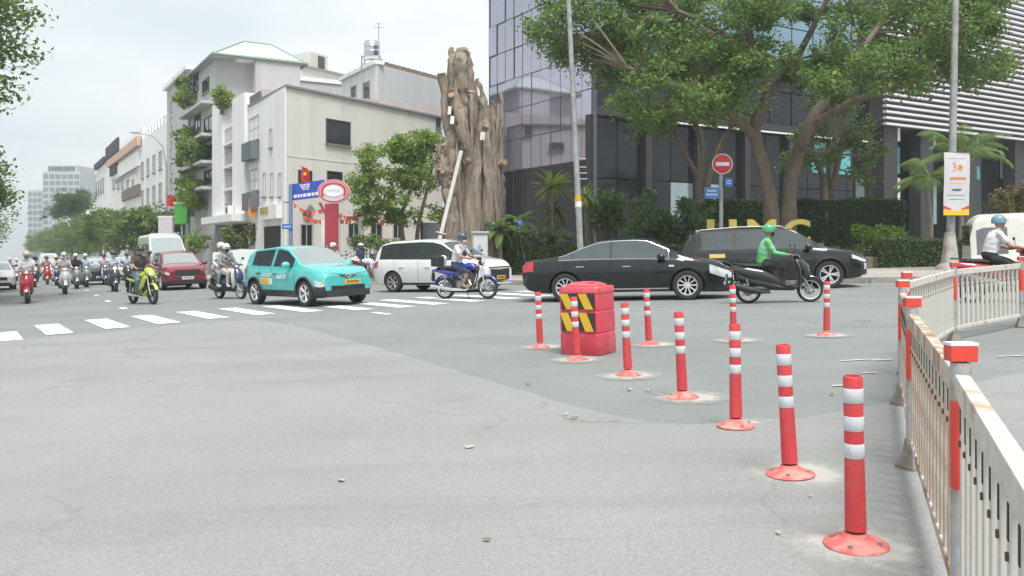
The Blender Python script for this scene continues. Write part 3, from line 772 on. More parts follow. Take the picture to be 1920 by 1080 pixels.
# ---- the big shade tree over the junction garden
YT = 33.0
bz = gz(PX(1455, YT)) + SWZ
base = Vector((PX(1458, YT), YT, bz))
L = [([base + Vector((-.28, 0, -.1)), P3(1447, 400, YT), P3(1432, 320, YT), P3(1415, 240, YT - .1), P3(1440, 175, YT - .4), P3(1418, 120, YT - .8), P3(1400, 40, YT - 1), P3(1380, -60, YT - 1)], [.40, .32, .26, .23, .20, .17, .13, .08]),
     ([base + Vector((.28, .05, -.1)), P3(1478, 400, YT), P3(1484, 330, YT + .1), P3(1510, 250, YT + .3), P3(1545, 190, YT + .6), P3(1590, 130, YT + 1), P3(1640, 60, YT + 1.4), P3(1700, -30, YT + 2)], [.38, .31, .26, .23, .20, .16, .12, .08]),
     ([P3(1420, 265, YT), P3(1385, 225, YT - 1), P3(1330, 190, YT - 2), P3(1260, 160, YT - 2.6), P3(1180, 130, YT - 3)], [.20, .16, .12, .09, .05]),
     ([P3(1440, 180, YT - .4), P3(1480, 130, YT - 1), P3(1520, 60, YT - 2), P3(1560, -20, YT - 2.4)], [.17, .14, .11, .06]),
     ([P3(1520, 235, YT + .3), P3(1600, 190, YT - .4), P3(1690, 160, YT - 1), P3(1790, 130, YT - 1.5)], [.17, .13, .10, .05]),
     ([P3(1418, 130, YT - .8), P3(1350, 60, YT - 1.6), P3(1270, 20, YT - 2)], [.14, .11, .06]),
     ([P3(1500, 270, YT), P3(1540, 290, YT - .8), P3(1570, 265, YT - 1.6)], [.12, .08, .04])]
ymax = lambda px: float(np.interp(px, [1010, 1060, 1110, 1170, 1240, 1320, 1380, 1440, 1500, 1560, 1620, 1700, 1780, 1860, 1910], [90, 130, 150, 205, 235, 235, 195, 140, 165, 225, 190, 175, 185, 165, 110]))
cl = []
random.seed(5)
for i in range(132):
    px = random.uniform(1040, 1885); lim = ymax(px)
    py = lim - abs(random.gauss(0, 1)) * 120 - 20 if i < 95 else random.uniform(-330, lim - 40)
    Y = YT + random.uniform(-5.2, 3.6) * (1 - .35 * abs(px - 1450) / 450)
    r = random.uniform(.65, 1.25)
    if px < 1190: Y = max(Y, 31.5)
    cl.append((P3(px, py, Y), (r, r, r * .62)))
tree('shade_tree', 'large spreading shade tree with twin trunks behind the yellow letters', base, L, cl, 820, .145, LF_TREE, BARK, extra=(LF_LIGHT, 20000, .14), sub=11, spread=.24)
# ---- two smaller trees behind it
for pxb, Y, lab, LL, CC in (
    (1318, 38, 'slim many stemmed tree left of the no entry sign', [[(1318, 395), (1312, 340), (1285, 290), (1262, 240)], [(1322, 395), (1330, 330), (1352, 270), (1372, 235)], [(1312, 335), (1318, 280), (1300, 225)]], [(1160, 195), (1200, 205), (1235, 225), (1255, 215), (1290, 205), (1330, 215), (1365, 210), (1215, 250), (1180, 175), (1390, 225)]),
    (1552, 37, 'small leafy tree right of the twin trunks', [[(1548, 400), (1545, 340), (1530, 300), (1520, 260)], [(1553, 400), (1562, 345), (1575, 290), (1580, 250)]], [(1505, 262), (1530, 245), (1560, 270), (1590, 255), (1610, 245), (1545, 300), (1500, 305), (1640, 290), (1615, 330)])):
    b0 = P3(pxb, 400, Y); b0.z = gz(b0.x) + SWZ
    limbs = [([Vector((P3(l[0][0], 0, Y).x, Y, b0.z - .1))] + [P3(a, b_, Y + random.uniform(-.4, .4)) for a, b_ in l], [.2, .17, .14, .11, .06][:len(l) + 1]) for l in LL]
    tree('garden_tree', lab, b0, limbs, [(P3(a, b_, Y + random.uniform(-1.5, 1.2)), (random.uniform(.6, .95),) * 2 + (.5,)) for a, b_ in CC], 420, .15, LF_TREE, BARK, extra=(LF_LIGHT, 600, .15))

# ---- bright green tree in front of the beige wall
Y = 42; b0 = Vector((PX(768, Y), Y, gz(PX(768, Y)) + SWZ))
cl = []
random.seed(9)
for i in range(46):
    px = random.uniform(655, 822); lo = np.interp(px, [650, 680, 740, 800, 830], [395, 420, 425, 425, 400]); hi = np.interp(px, [650, 690, 740, 790, 830], [330, 290, 275, 258, 262])
    cl.append((P3(px, random.uniform(hi, lo - 8), Y + random.uniform(-2, 2)), (.62, .62, .45)))
tree('bright_green_tree', 'bright green leafy tree standing in front of the beige wall', b0, [([b0, P3(752, 420, Y), P3(765, 370, Y), P3(790, 310, Y)], [.14, .12, .09, .05]), ([b0 + Vector((.2, 0, 0)), P3(785, 420, Y), P3(800, 360, Y), P3(812, 310, Y)], [.12, .10, .08, .04]), ([P3(752, 420, Y), P3(720, 380, Y), P3(690, 345, Y)], [.08, .06, .04])], cl, 420, .15, LF_LIGHT, BARKG, extra=(LF_LIME, 2500, .14), sub=8)

# ---- trees across the street, overhanging from the left, and the avenue further off
random.seed(21)
def round_tree(name, label, s, t, h, r, leaf, n=26, nl=260, size=.2, group=None, low=.42, trunk=.2, dx=0):
    p = ST(s, t); z0 = gz(p.x) + SWZ; b0 = Vector((p.x, p.y, z0))
    cl = []
    for i in range(n):
        a = random.uniform(0, 6.28); rr = r * math.sqrt(random.random()) * .85; zz = random.uniform(low, .95) * h
        k = math.sqrt(max(.1, 1 - ((zz / h - .65) / .42) ** 2)); cl.append((b0 + Vector((rr * k * math.cos(a), rr * k * math.sin(a), zz)), (r * .30, r * .30, r * .22)))
    return tree(name, label, b0, [([b0 - Vector((0, 0, .1)), b0 + Vector((.1, 0, h * .25)), b0 + Vector((-.1, .1, h * .55)), b0 + Vector((.2, 0, h * .8))], [trunk, trunk * .8, trunk * .55, trunk * .25])], cl, nl, size, leaf, BARKG, group=group)
for i, (s, t, h, r, n) in enumerate(((-5.1, 33, 13.5, 5.9, 100), (-4.4, 47, 7.6, 4.9, 75), (-4.0, 62, 7.6, 4.6, 50), (-4.2, 84, 9, 5.2, 40), (-5.0, 120, 9, 5.0, 30))):
    round_tree('roadside_tree', ('tall roadside tree overhanging the left kerb, first along the opposite sidewalk', 'second roadside tree along the opposite sidewalk', 'third roadside tree along the opposite sidewalk', 'fourth roadside tree along the opposite sidewalk', 'fifth roadside tree along the opposite sidewalk')[i], s, t, h, r, LF_STREET, n, 1300 if i < 2 else 420, .19, 'trees on the opposite sidewalk', low=.45 if i == 0 else .2, trunk=.28)
av = [(11, 76, 5.6, 3.3), (11, 90, 6.0, 3.6), (11, 106, 6.8, 4.0), (11, 124, 7.6, 4.4), (11.2, 146, 7.6, 4.6), (11.2, 172, 8, 5), (11.2, 205, 8.5, 5.4), (11.2, 245, 9, 6), (11.2, 300, 10, 7)]
nth = ['nearest the grey slab block', 'second', 'third', 'fourth', 'fifth', 'sixth', 'seventh', 'eighth', 'ninth']
for i, (s, t, h, r) in enumerate(av):
    round_tree('avenue_tree', 'low spreading avenue tree ' + (nth[i] if i == 0 else nth[i] + ' in the row from the grey slab block'), s, t, h, r, LF_STREET, 30, 240, .24 + t * .0006, 'avenue trees along the street', low=.4, trunk=.2)
p = ST(14.5, 150); round_tree('round_dark_tree', 'round dark green tree rising above the avenue trees', 10.2, 158, 13.5, 4.6, LF_DEEP, 40, 300, .3, low=.6)

# ---- hedges and shrubs of the garden
def leafbox(pts_n, x0, x1, y0, y1, z0, z1):
    """points on the faces of a box (top and sides)"""
    A = []
    ar = [(x1 - x0) * (y1 - y0), (x1 - x0) * (z1 - z0), (x1 - x0) * (z1 - z0), (y1 - y0) * (z1 - z0), (y1 - y0) * (z1 - z0)]
    tot = sum(ar)
    for k, a in enumerate(ar):
        n = int(pts_n * a / tot); u, v = rng.random(n), rng.random(n); e = rng.normal(size=n) * .035
        X, Yy, Z = x0 + (x1 - x0) * u, y0 + (y1 - y0) * v, z0 + (z1 - z0) * v
        if k == 0: A.append(np.stack([X, Yy, np.full(n, z1) + e], 1))
        elif k == 1: A.append(np.stack([X, np.full(n, y0) + e, Z], 1))
        elif k == 2: A.append(np.stack([X, np.full(n, y1) + e, Z], 1))
        elif k == 3: A.append(np.stack([np.full(n, x0) + e, y0 + (y1 - y0) * u, Z], 1))
        else: A.append(np.stack([np.full(n, x1) + e, y0 + (y1 - y0) * u, Z], 1))
    return np.concatenate(A)
def hedge(label, pxa, Ya, pxb, Yb, pytop, depth, leaf, dens=330, size=.085, name='hedge', top=None):
    a, b = Vector((PX(pxa, Ya), Ya)), Vector((PX(pxb, Yb), Yb)); d = b - a; L_ = d.length
    z0 = gz((a.x + b.x) / 2) + SWZ; z1 = top if top is not None else PZ(pytop, (Ya + Yb) / 2)
    T = thing(name, label, 'hedge', (a.x, a.y, gz(a.x) + SWZ), math.atan2(d.y, d.x))
    h = z1 - gz(a.x) - SWZ; sl = K * (b.x - a.x) / L_
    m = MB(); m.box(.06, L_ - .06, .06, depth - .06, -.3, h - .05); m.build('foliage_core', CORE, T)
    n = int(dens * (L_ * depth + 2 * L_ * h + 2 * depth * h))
    pts = leafbox(n, 0, L_, 0, depth, 0.02, h)
    pts[:, 2] += .05 * np.sin(pts[:, 0] * 2.1) * (pts[:, 2] > h * .7) + .03 * np.sin(pts[:, 0] * 7.3 + 1)
    link('foliage', quads_mesh('foliage', leaf_quads(pts, size, up=.25), leaf), T)
    return T
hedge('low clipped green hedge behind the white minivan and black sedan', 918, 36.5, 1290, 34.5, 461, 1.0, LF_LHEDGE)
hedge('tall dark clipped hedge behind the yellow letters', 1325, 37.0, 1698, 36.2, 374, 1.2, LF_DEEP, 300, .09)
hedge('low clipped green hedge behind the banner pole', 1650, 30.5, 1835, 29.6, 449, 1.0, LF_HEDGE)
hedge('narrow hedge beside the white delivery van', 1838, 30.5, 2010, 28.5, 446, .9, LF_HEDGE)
def shrub(label, blobs, leaf, nl=420, size=.12, extra=None, name='shrub', sub=10, spread=.25):
    c0 = sum((Vector(b[0]) for b in blobs), Vector()) / len(blobs); base = Vector((c0.x, c0.y, gz(c0.x) + SWZ))
    if name in ('hanging_vine', 'terrace_plant'): base.z = min(Vector(b[0]).z for b in blobs) - .7
    T = thing(name, label, 'shrub', base)
    m = MB(); cl = []
    for c, r in blobs:
        c = Vector(c) - base; cl.append((c, r))
        for k in range(3): twig(m, (c.x * .5 + random.uniform(-.1, .1), c.y * .5, -.05), c + Vector((random.uniform(-.3, .3), random.uniform(-.3, .3), random.uniform(-.1, .2))), .03, .01)
    m.build('stem', BARK, T)
    pts = clump_pts(cl, nl, sub, spread, .4); pts = pts[pts[:, 2] > .02]
    link('foliage', quads_mesh('foliage', leaf_quads(pts, size), leaf), T)
    if extra:
        em, f_ = extra; k = rng.choice(len(pts), int(len(pts) * f_), replace=False)
        link('pale_leaves', quads_mesh('pale_leaves', leaf_quads(pts[k] + np.array([0, -.05, .06]), size), em), T)
    return T
def blobs(px0, px1, py0, py1, Y, n, r, dy=.7):
    return [(P3(random.uniform(px0, px1), random.uniform(py0, py1), Y + random.uniform(-dy, dy)), (r * random.uniform(.8, 1.2),) * 2 + (r * .75,)) for _ in range(n)]
random.seed(33)
shrub('grey green variegated shrub left of the lamp pole above the hedge', blobs(955, 1065, 420, 455, 36.6, 12, .45), LF_GREY, 420, .13)
shrub('dark leafy shrub right of the spiky plant by the lamp pole', blobs(1105, 1160, 365, 445, 38.5, 12, .55), LF_TREE, 380, .16)
shrub('broad mixed green shrub in front of the dark glass hall', blobs(1175, 1330, 385, 450, 37.0, 24, .6), LF_GREY, 420, .14, (LF_TREE, .5))
shrub('tall shoots of grey green leaves above the broad shrub', blobs(1180, 1275, 362, 395, 38, 7, .35), LF_GREY, 300, .14)
shrub('dark low shrub under the stump beside the grey cabinet', blobs(925, 985, 438, 462, 37.2, 6, .4), LF_TREE, 350, .13)
shrub('olive dry shrub between the yellow letters and low hedge', blobs(1535, 1665, 455, 490, 31.8, 14, .38), LF_OLIVE, 360, .10, (LF_GREY, .2))
shrub('bright green fern like shrub rising beside the tall hedge', blobs(1600, 1680, 425, 462, 32.5, 9, .40), LF_LIGHT, 260, .15)
shrub('rounded bush with reddish young leaves behind the delivery van', blobs(1865, 1945, 355, 420, 36, 16, .62), LF_OLIVE, 420, .12, (LF_RED, .35))
shrub('potted greenery in front of the white street houses', [(P3(x, y, 50.5), (.5, .5, .45)) for x, y in ((432, 440), (445, 452), (470, 430), (480, 445), (492, 436), (505, 450), (425, 458))], LF_OLIVE, 260, .16, (LF_LIGHT, .3), name='potted_plants' if False else 'shrub')
shrub('small yellow green bush at the foot of the vine house', [(P3(x, y, 60), (.7, .7, .7)) for x, y in ((362, 445), (372, 455), (366, 462))], LF_LIGHT, 300, .2)
shrub('low pale green bush behind the crouching people', [(P3(x, y, 39), (.55, .55, .35)) for x, y in ((668, 456), (685, 452), (700, 453), (714, 458))], LF_LHEDGE, 340, .12)
# hanging vines on the grey house
for lab, c in (('upper hanging vine on the grey house front', [(364, 165), (368, 180), (362, 190)]), ('thick middle vine spilling over the grey house balconies', [(362, 255), (370, 262), (380, 268), (392, 275), (366, 280), (376, 292), (362, 300), (385, 300)]), ('lower vine curtain on the grey house front', [(362, 335), (370, 345), (380, 352), (365, 362), (374, 375), (384, 385), (366, 390), (390, 370)])):
    bl = []
    for px, py in c: Yv = SF.Y(px); q = P3(px, py, Yv); bl.append((q + Vector((-N2.x * .7, -N2.y * .7, 0)), (.7, .7, .9)))
    T = shrub(lab, bl, LF_LIGHT, 330, .24, (LF_STREET, .4), name='hanging_vine')
bl = [(P3(px, py, 57) + Vector((-.6, -.4, 0)), (.5, .5, .5)) for px, py in ((432, 180), (438, 172), (443, 185), (436, 195))]
shrub('terrace plant on the pilaster house roof edge', bl, LF_LIGHT, 260, .2, name='terrace_plant')

# ---- spiky rosette plants, broad-leaved plant, palms
def blade_mesh(name, L_, w, droop, mat, n=5, fold=.25):
    m = MB(); rows = []
    for k in range(n + 1):
        t = k / n; wd = w * math.sin(math.pi * min(.98, .18 + .82 * (1 - t) if t > .3 else .55 + t * 1.2)) * (1 if t < .98 else .1)
        wd = max(wd, .004)
        x = L_ * t * (1 - .18 * droop * t); z = L_ * (.0 * t - droop * .55 * t * t)
        rows.append([Vector((x, -wd / 2, z + wd * fold)), Vector((x, 0, z)), Vector((x, wd / 2, z + wd * fold))])
    vs = [p for r in rows for p in r]
    m.add(vs, [(k * 3 + j, k * 3 + j + 1, (k + 1) * 3 + j + 1, (k + 1) * 3 + j) for k in range(n) for j in range(2)])
    return m.mesh(name, mat, 60)
def rosette(name, label, c, R_, n, w, mat, droop=.5, stem=True, cat='plant'):
    c = Vector(c); zb = gz(c.x) + SWZ; T = thing(name, label, cat, (c.x, c.y, zb)); h = c.z - zb
    m = MB(); wob_limb(m, [(0, 0, -.05), (.05, .02, h * .5), (0, 0, h)], [.11, .09, .08]); m.build('stem', BARKG, T, 60)
    ms = [blade_mesh('leaf', R_ * k, w, d, mat) for k, d in ((1, droop), (.9, droop * .5), (.95, droop * 1.5))]
    for i in range(n):
        el = math.asin(random.uniform(-.45, 1)); az = i * 2.399
        o = link('leaf', ms[0 if el > .4 else (1 if el > .9 else 2)], T); o.location = (0, 0, h)
        o.rotation_euler = (random.uniform(-.4, .4), -el, az)
    return T
random.seed(3)
rosette('spiky_plant', 'spiky lime green rosette plant beside the lamp pole', P3(1034, 352, 37.2), 1.12, 90, .085, LF_LIME)
rosette('spiky_plant', 'smaller spiky rosette half hidden behind the lamp pole', P3(1098, 368, 38.2), .85, 50, .07, LF_LIGHT)
rosette('spiky_plant', 'drooping dull green rosette below the lime green one', P3(1042, 396, 37.6), .95, 60, .09, LF_OLIVE, 1.1)
for lab, px, py, Y in (('broad leaved plant beside the stump and blue bag', 936, 434, 35.9), ('broad leaved plant above the grey green shrub', 975, 418, 37.8)):
    rosette('broad_leaved_plant', lab, P3(px, py, Y), 1.0, 20, .36, LF_LHEDGE if px < 960 else LF_TREE, .8)
def palm(label, px, py, Y, nf=14, L_=2.6, zb=None):
    c = P3(px, py, Y); b0 = gz(c.x) + SWZ; T = thing('palm_tree', label, 'palm', (c.x, c.y, b0)); h = c.z - b0
    m = MB(); wob_limb(m, [(0, 0, -.1), (.08, 0, h * .4), (-.04, .05, h * .8), (0, 0, h)], [.16, .12, .10, .09]); m.build('trunk', BARKG, T, 60)
    for i in range(nf):
        az = i * 2.399 + random.uniform(-.2, .2); el = random.uniform(-.1, 1.1); pts = []
        for k in range(9):
            t = k / 8; a = el - 1.3 * t * t
            pts.append((pts[-1] if pts else Vector()) + Vector((math.cos(a), 0, math.sin(a))) * (L_ / 8 if k else 0))
        Q = []
        for k in range(28):
            t = .12 + .88 * k / 28; q = t * 8; j = min(int(q), 7); p = pts[j].lerp(pts[j + 1], q - j); ln = .62 * math.sin(math.pi * (.15 + .8 * t)) + .08
            for sg in (-1, 1):
                e = p + Vector((.30 * ln, sg * ln * .85, -ln * .45)); w = Vector((.022, 0, .012))
                Q.append([p - w, p + w, e + w * .3, e - w * .3])
        M4 = Matrix.Rotation(az, 4, 'Z')
        V = np.array([[tuple(M4 @ x) for x in q] for q in Q]); V[:, :, 2] += h
        f_ = link('frond', quads_mesh('frond', V, LF_TREE), T)
        m = MB(); m.tube([M4 @ p + Vector((0, 0, h)) for p in pts], [.03 - .003 * k for k in range(9)], 5); m.build('rachis', LF_LIGHT, f_)
random.seed(8)
palm('palm with arching fronds behind the banner pole', 1800, 290, 43, 16, 2.7)
palm('lower palm with short fronds left of the banner pole', 1742, 330, 42, 12, 2.0)

# ---- lopped giant trunk
YS = 37.0; random.seed(14)
base = Vector((PX(882, YS), YS, gz(PX(882, YS)) + SWZ))
S = thing('lopped_tree', 'huge lopped tree trunk with sawn limbs and no crown left', 'tree stump', base)
CUT = M('sawn_wood', (.33, .20, .135), .8, var=.3, scale=6)
STB = M('stump_bark', (.205, .162, .125), .95, var=.5, scale=7, bump=1.0, bscale=9, stretch=(1, 1, .22), c2=(.30, .255, .205), mixscale=2.6, mixlo=.4, mixhi=.65)
def rel(px, py, dy=0): return P3(px, py, YS + dy) - base
strands = [
 ([(862, 452), (858, 380), (850, 300), (840, 220), (827, 138)], [.42, .36, .32, .24, .17], -.5),
 ([(885, 452), (880, 380), (872, 290), (866, 200), (864, 130), (866, 96)], [.46, .42, .38, .32, .27, .25], -.2),
 ([(905, 452), (902, 370), (896, 280), (886, 200), (884, 172)], [.44, .40, .36, .28, .16], -.1),
 ([(925, 452), (922, 370), (915, 290), (908, 220), (905, 182)], [.42, .36, .30, .20, .12], .1),
 ([(938, 452), (934, 360), (930, 280), (924, 230), (924, 190)], [.34, .28, .20, .12, .07], .3),
 ([(850, 455), (846, 390), (836, 330), (826, 290)], [.36, .30, .30, .16], -.7),
 ([(872, 452), (862, 350), (852, 250), (848, 120), (846, 92)], [.36, .34, .28, .17, .10], .2),
 ([(915, 452), (905, 330), (890, 230), (873, 120), (871, 100)], [.40, .38, .32, .26, .22], .3),
 ([(893, 453), (892, 350), (900, 260), (906, 190), (896, 148)], [.34, .30, .24, .13, .06], -.7),
 ([(872, 455), (880, 340), (868, 240), (850, 170)], [.30, .28, .24, .2], -.8),
 ([(912, 455), (918, 350), (912, 260), (912, 205)], [.26, .24, .2, .12], -.7)]
m = MB(); cuts = MB(); cutlist = []
for pts, rad, dy in strands:
    P_ = [rel(px, py, dy + random.uniform(-.2, .2)) for px, py in pts]; P_[0].z = -.1
    Q = wob_limb(m, P_, rad, 22, 9, .14)
    d = (Q[-1] - Q[-3]).normalized(); cutlist.append((Q[-1], d, rad[-1]))
for i in range(26):                       # aerial roots
    x = random.uniform(848, 938); y1 = random.uniform(170, 340); dy = -.75 + random.uniform(-.2, .3)
    P_ = [rel(x + random.uniform(-8, 8), 455, dy), rel(x, 400, dy), rel(x + random.uniform(-6, 6), (400 + y1) / 2, dy), rel(x + random.uniform(-14, 10), y1, dy + .35)]; P_[0].z = -.1
    wob_limb(m, P_, [.10, .085, .075, .05], 7, 4, .1)
for i in range(20):                       # burl of small roots on the left, buttress feet
    wob_limb(m, [rel(846, random.uniform(250, 330), -.4), rel(random.uniform(822, 834), random.uniform(270, 330), -.7), rel(random.uniform(812, 826), random.uniform(268, 360), -.8)], [.14, .10, .04], 7, 4, .2)
for i in range(12):
    a = random.uniform(2.6, 6.8); wob_limb(m, [Vector((.9 * math.cos(a), .7 * math.sin(a), 1.1)), Vector((1.35 * math.cos(a), 1.0 * math.sin(a), .35)), Vector((1.9 * math.cos(a), 1.4 * math.sin(a), -.1))], [.22, .18, .10], 8)
stub = [(836, 322, 818, 318, .08), (905, 250, 912, 236, .09), (884, 300, 874, 303, .13), (936, 310, 946, 304, .13), (850, 190, 846, 178, .13), (845, 340, 830, 322, .10), (857, 205, 862, 198, .10)]
for x0, y0, x1, y1, r in stub:
    a, b_ = rel(x0, y0, -.6), rel(x1, y1, -1.05); wob_limb(m, [a, b_], [r * 1.2, r], 9); cutlist.append((b_, (b_ - a).normalized(), r))
m.v = [tuple(Vector(v) + Vector((mnoise.noise(Vector((v[0] * 5, v[1] * 5, v[2] * 1.6))), mnoise.noise(Vector((v[0] * 5 + 9, v[1] * 5, v[2] * 1.6))), .3 * mnoise.noise(Vector(v) * 3))) * .09 + Vector((mnoise.noise(Vector(v) * 13), mnoise.noise(Vector(v) * 13 + Vector((5, 0, 0))), 0)) * .05 + Vector((mnoise.noise(Vector((v[0] * 30, v[1] * 30, v[2] * 7))), mnoise.noise(Vector((v[0] * 30, v[1] * 30 + 7, v[2] * 7))), 0)) * .03) for v in m.v]
m.build('trunk', STB, S, 35)
for p, d, r in cutlist:
    c_ = MB(); c_.cyl(p - d * .02, p + d * .025, r * 1.0, n=12); c_.build('cut_face', CUT, S)
m = MB(); a = rel(843, 152, -.75); b_ = rel(852, 176, -.85)
for px, py, w in ((843, 207, .1), (848, 225, .12), (905, 255, .14)): m.cbox(rel(px, py, -.98), (w * 1.4, .03, .34), 0, .1)
m.build('paper_tag', WHITEP, S)
# ================================================================ street furniture
REDP = M('bollard_red', (.56, .050, .058), .55, var=.14, scale=14, c2=(.44, .09, .085), mixscale=9, mixlo=.50, mixhi=.66)
REDB = M('bollard_base_red', (.60, .125, .115), .65, var=.12, scale=12, c2=(.58, .25, .22), mixscale=14)
REFL = M('reflective_band', (.56, .59, .62), .35, var=.10, scale=18, c2=(.42, .43, .43), mixscale=12, mixlo=.56, mixhi=.7)
REDR = M('reflector_red', (.66, .06, .04), .4, var=.04)
DUST = M('chalk_dust', (.48, .47, .44), .95)
nt = DUST.node_tree; bs = nt.nodes['Principled BSDF']; tcn = nt.nodes.new('ShaderNodeTexCoord'); nn = nt.nodes.new('ShaderNodeTexNoise'); nn.inputs['Scale'].default_value = 9; nn.inputs['Detail'].default_value = 8; nn.inputs['Roughness'].default_value = .75
gr = nt.nodes.new('ShaderNodeVectorMath'); gr.operation = 'LENGTH'; nt.links.new(tcn.outputs['Object'], gr.inputs[0]); nt.links.new(tcn.outputs['Object'], nn.inputs['Vector'])
mr = nt.nodes.new('ShaderNodeMapRange'); mr.inputs['From Min'].default_value = .10; mr.inputs['From Max'].default_value = .44; mr.inputs['To Min'].default_value = .42; mr.inputs['To Max'].default_value = -.30
nt.links.new(gr.outputs['Value'], mr.inputs[0]); ad = nt.nodes.new('ShaderNodeMath'); ad.operation = 'ADD'; nt.links.new(mr.outputs[0], ad.inputs[0]); nt.links.new(nn.outputs[0], ad.inputs[1])
m2 = nt.nodes.new('ShaderNodeMapRange'); m2.inputs['From Min'].default_value = .42; m2.inputs['From Max'].default_value = .80; m2.inputs['To Max'].default_value = .8; nt.links.new(ad.outputs[0], m2.inputs[0]); nt.links.new(m2.outputs[0], bs.inputs['Alpha'])

m = MB(); pr = [(0, .0), (.128, .0), (.133, .007), (.128, .014), (.090, .024), (.060, .040), (.047, .058), (.0, .062)]
m.lathe(pr, 28); BASE_ME = m.mesh('base', REDB, 35)
m = MB(); m.lathe([(.044, .07), (.041, .30), (.0395, .45), (.0395, .715), (.036, .722), (.031, .724), (.030, .705), (0, .70)], 24); TUBE_ME = m.mesh('tube', REDP, 40)
BAND_ME = []
for z in (.378, .494, .612):
    m = MB(); m.lathe([(.0402, z), (.0415, z + .002), (.0415, z + .060), (.0402, z + .062)], 24); BAND_ME.append(m.mesh('reflective_band', REFL, 40))
m = MB(); m.cyl((0, 0, .012), (0, 0, .032), .010, n=6); BOLT_ME = m.mesh('anchor_bolt', STEEL)
bol = [(1605, 1026, 'red flexible bollard beside the sticker of the nearest rusty fence post, end of the row'), (1482, 893, 'second red flexible bollard from the fence end of the row'), (1380, 802, 'third red flexible bollard of the row, standing on the edge of the pale asphalt'), (1280, 747, 'fourth red flexible bollard from the fence end of the row'),
       (1178, 705, 'red flexible bollard just right of the barrier'), (1082, 676, 'red flexible bollard right in front of the striped barrier'), (1013, 653, 'red flexible bollard just left of the striped barrier'), (1217, 647, 'red flexible bollard behind the barrier below the black sedan'), (1376, 639, 'red flexible bollard beside the rear wheel of the black scooter'), (1550, 630, 'red flexible bollard below the front wheel of the dark car'), (1748, 620, 'red flexible bollard standing behind the white fence')]
for i, (px, py, lab) in enumerate(bol):
    p = G(px, py); lf = .007
    T = thing('bollard', lab, 'bollard', p + Vector((0, 0, lf)), random.uniform(0, 6), 'red bollards round the barrier', tilt=True)
    T.rotation_euler.y += random.uniform(-.03, .03); T.rotation_euler.x += random.uniform(-.02, .02)
    link('base', BASE_ME, T); tb = link('tube', TUBE_ME, T)
    for b_ in BAND_ME: link('reflective_band', b_, tb)
    for k in range(4): q_ = link('anchor_bolt', BOLT_ME, T); q_.location = (.098 * math.cos(k * math.pi / 2 + .5), .098 * math.sin(k * math.pi / 2 + .5), 0)
    m = MB(); n = 26; ring = []
    e = random.uniform(1.1, 1.6)
    for k in range(n):
        a = 2 * math.pi * k / n; r = .42 * random.uniform(.8, 1.1); ring.append((r * math.cos(a) * e, r * math.sin(a), 0))
    m.add([(0, 0, 0)] + ring, [(0, 1 + k, 1 + (k + 1) % n) for k in range(n)])
    d = m.build('chalk_patch', DUST, road); d.location = p + Vector((random.uniform(-.02, .14), random.uniform(-.05, .05), .009 + .0006 * i)); d.rotation_euler = (TILT @ Matrix.Rotation(random.uniform(-.5, .5), 4, 'Z')).to_euler()
# litter
LITM = M('litter_paper', (.36, .35, .31), .9); LEAFD = M('dry_leaf', (.22, .15, .06), .9)
random.seed(77)
for i, (px, py) in enumerate(((1075, 787), (1062, 780), (880, 842), (1560, 742), (1600, 800), (1520, 935), (990, 722), (1215, 735), (1180, 733), (912, 1018), (640, 905), (1700, 690), (45, 655), (735, 640), (1460, 1005), (380, 590))):
    p = G(px, py); m = MB(); s_ = random.uniform(.02, .045)
    pts = [Vector((s_ * random.uniform(.6, 1.1) * math.cos(a), s_ * .6 * random.uniform(.5, 1) * math.sin(a), random.uniform(0, .018))) for a in np.linspace(0, 6.28, 8)[:-1]]
    m.add([(0, 0, .012)] + pts, [(0, 1 + k, 1 + (k + 1) % 7) for k in range(7)])
    big = i < 2
    o = m.build('litter_scrap', LITM if i % 3 else LEAFD, road); o.location = p + Vector((0, 0, .012)); o.rotation_euler = (0, 0, random.uniform(0, 6))

# ---- red water-filled barrier
bp = G(1108, 668); T = thing('water_barrier', 'square red plastic water barrier with yellow and black hazard panels', 'barrier', bp + Vector((0, .30, .004)), R(57), tilt=True)
BR = M('barrier_red', (.56, .055, .085), .42, var=.10, scale=4, c2=(.60, .11, .13), mixscale=2.5)
def rrect(w, d, r, z, n=5):
    P_ = []
    for cx, cy, a0 in ((w / 2 - r, d / 2 - r, 0), (-w / 2 + r, d / 2 - r, 90), (-w / 2 + r, -d / 2 + r, 180), (w / 2 - r, -d / 2 + r, 270)):
        for k in range(n): a = R(a0 + 90 * k / (n - 1)); P_.append(Vector((cx + r * math.cos(a), cy + r * math.sin(a), z)))
    return P_
BW, BD = .46, .56
m = MB(); prof = [(0, .97), (.02, 1.0), (.235, 1.0), (.245, 1.0), (.253, .975), (.267, .975), (.275, .995), (.513, .99), (.520, .968), (.534, .968), (.542, .985), (.735, .98), (.742, 1.0), (.80, 1.0), (.815, .97)]
m.loft([rrect(BW * k, BD * k, .06, z) for z, k in prof]); m.build('shell', BR, T, 30)
m = MB(); m.loft([rrect(BW * .80, BD * .80, .09, .8165), rrect(BW * .78, BD * .78, .09, .835), rrect(BW * .55, BD * .55, .10, .865), rrect(BW * .3, BD * .3, .06, .872)]); m.build('lid', BR, T, 30)
m = MB(); m.cyl((-.10, -.12, .84), (-.10, -.12, .868), .045, n=14); m.build('filler_cap', REDR, T, 40)
m = MB(); m.cbox((-.02, -.16, .835), (.20, .07, .02)); m.build('grip_recess', M('barrier_dark', (.25, .02, .03), .6), T)
BLK = M('hazard_black', (.03, .03, .032), .6); YEL = M('hazard_yellow', (.66, .42, .02), .55)
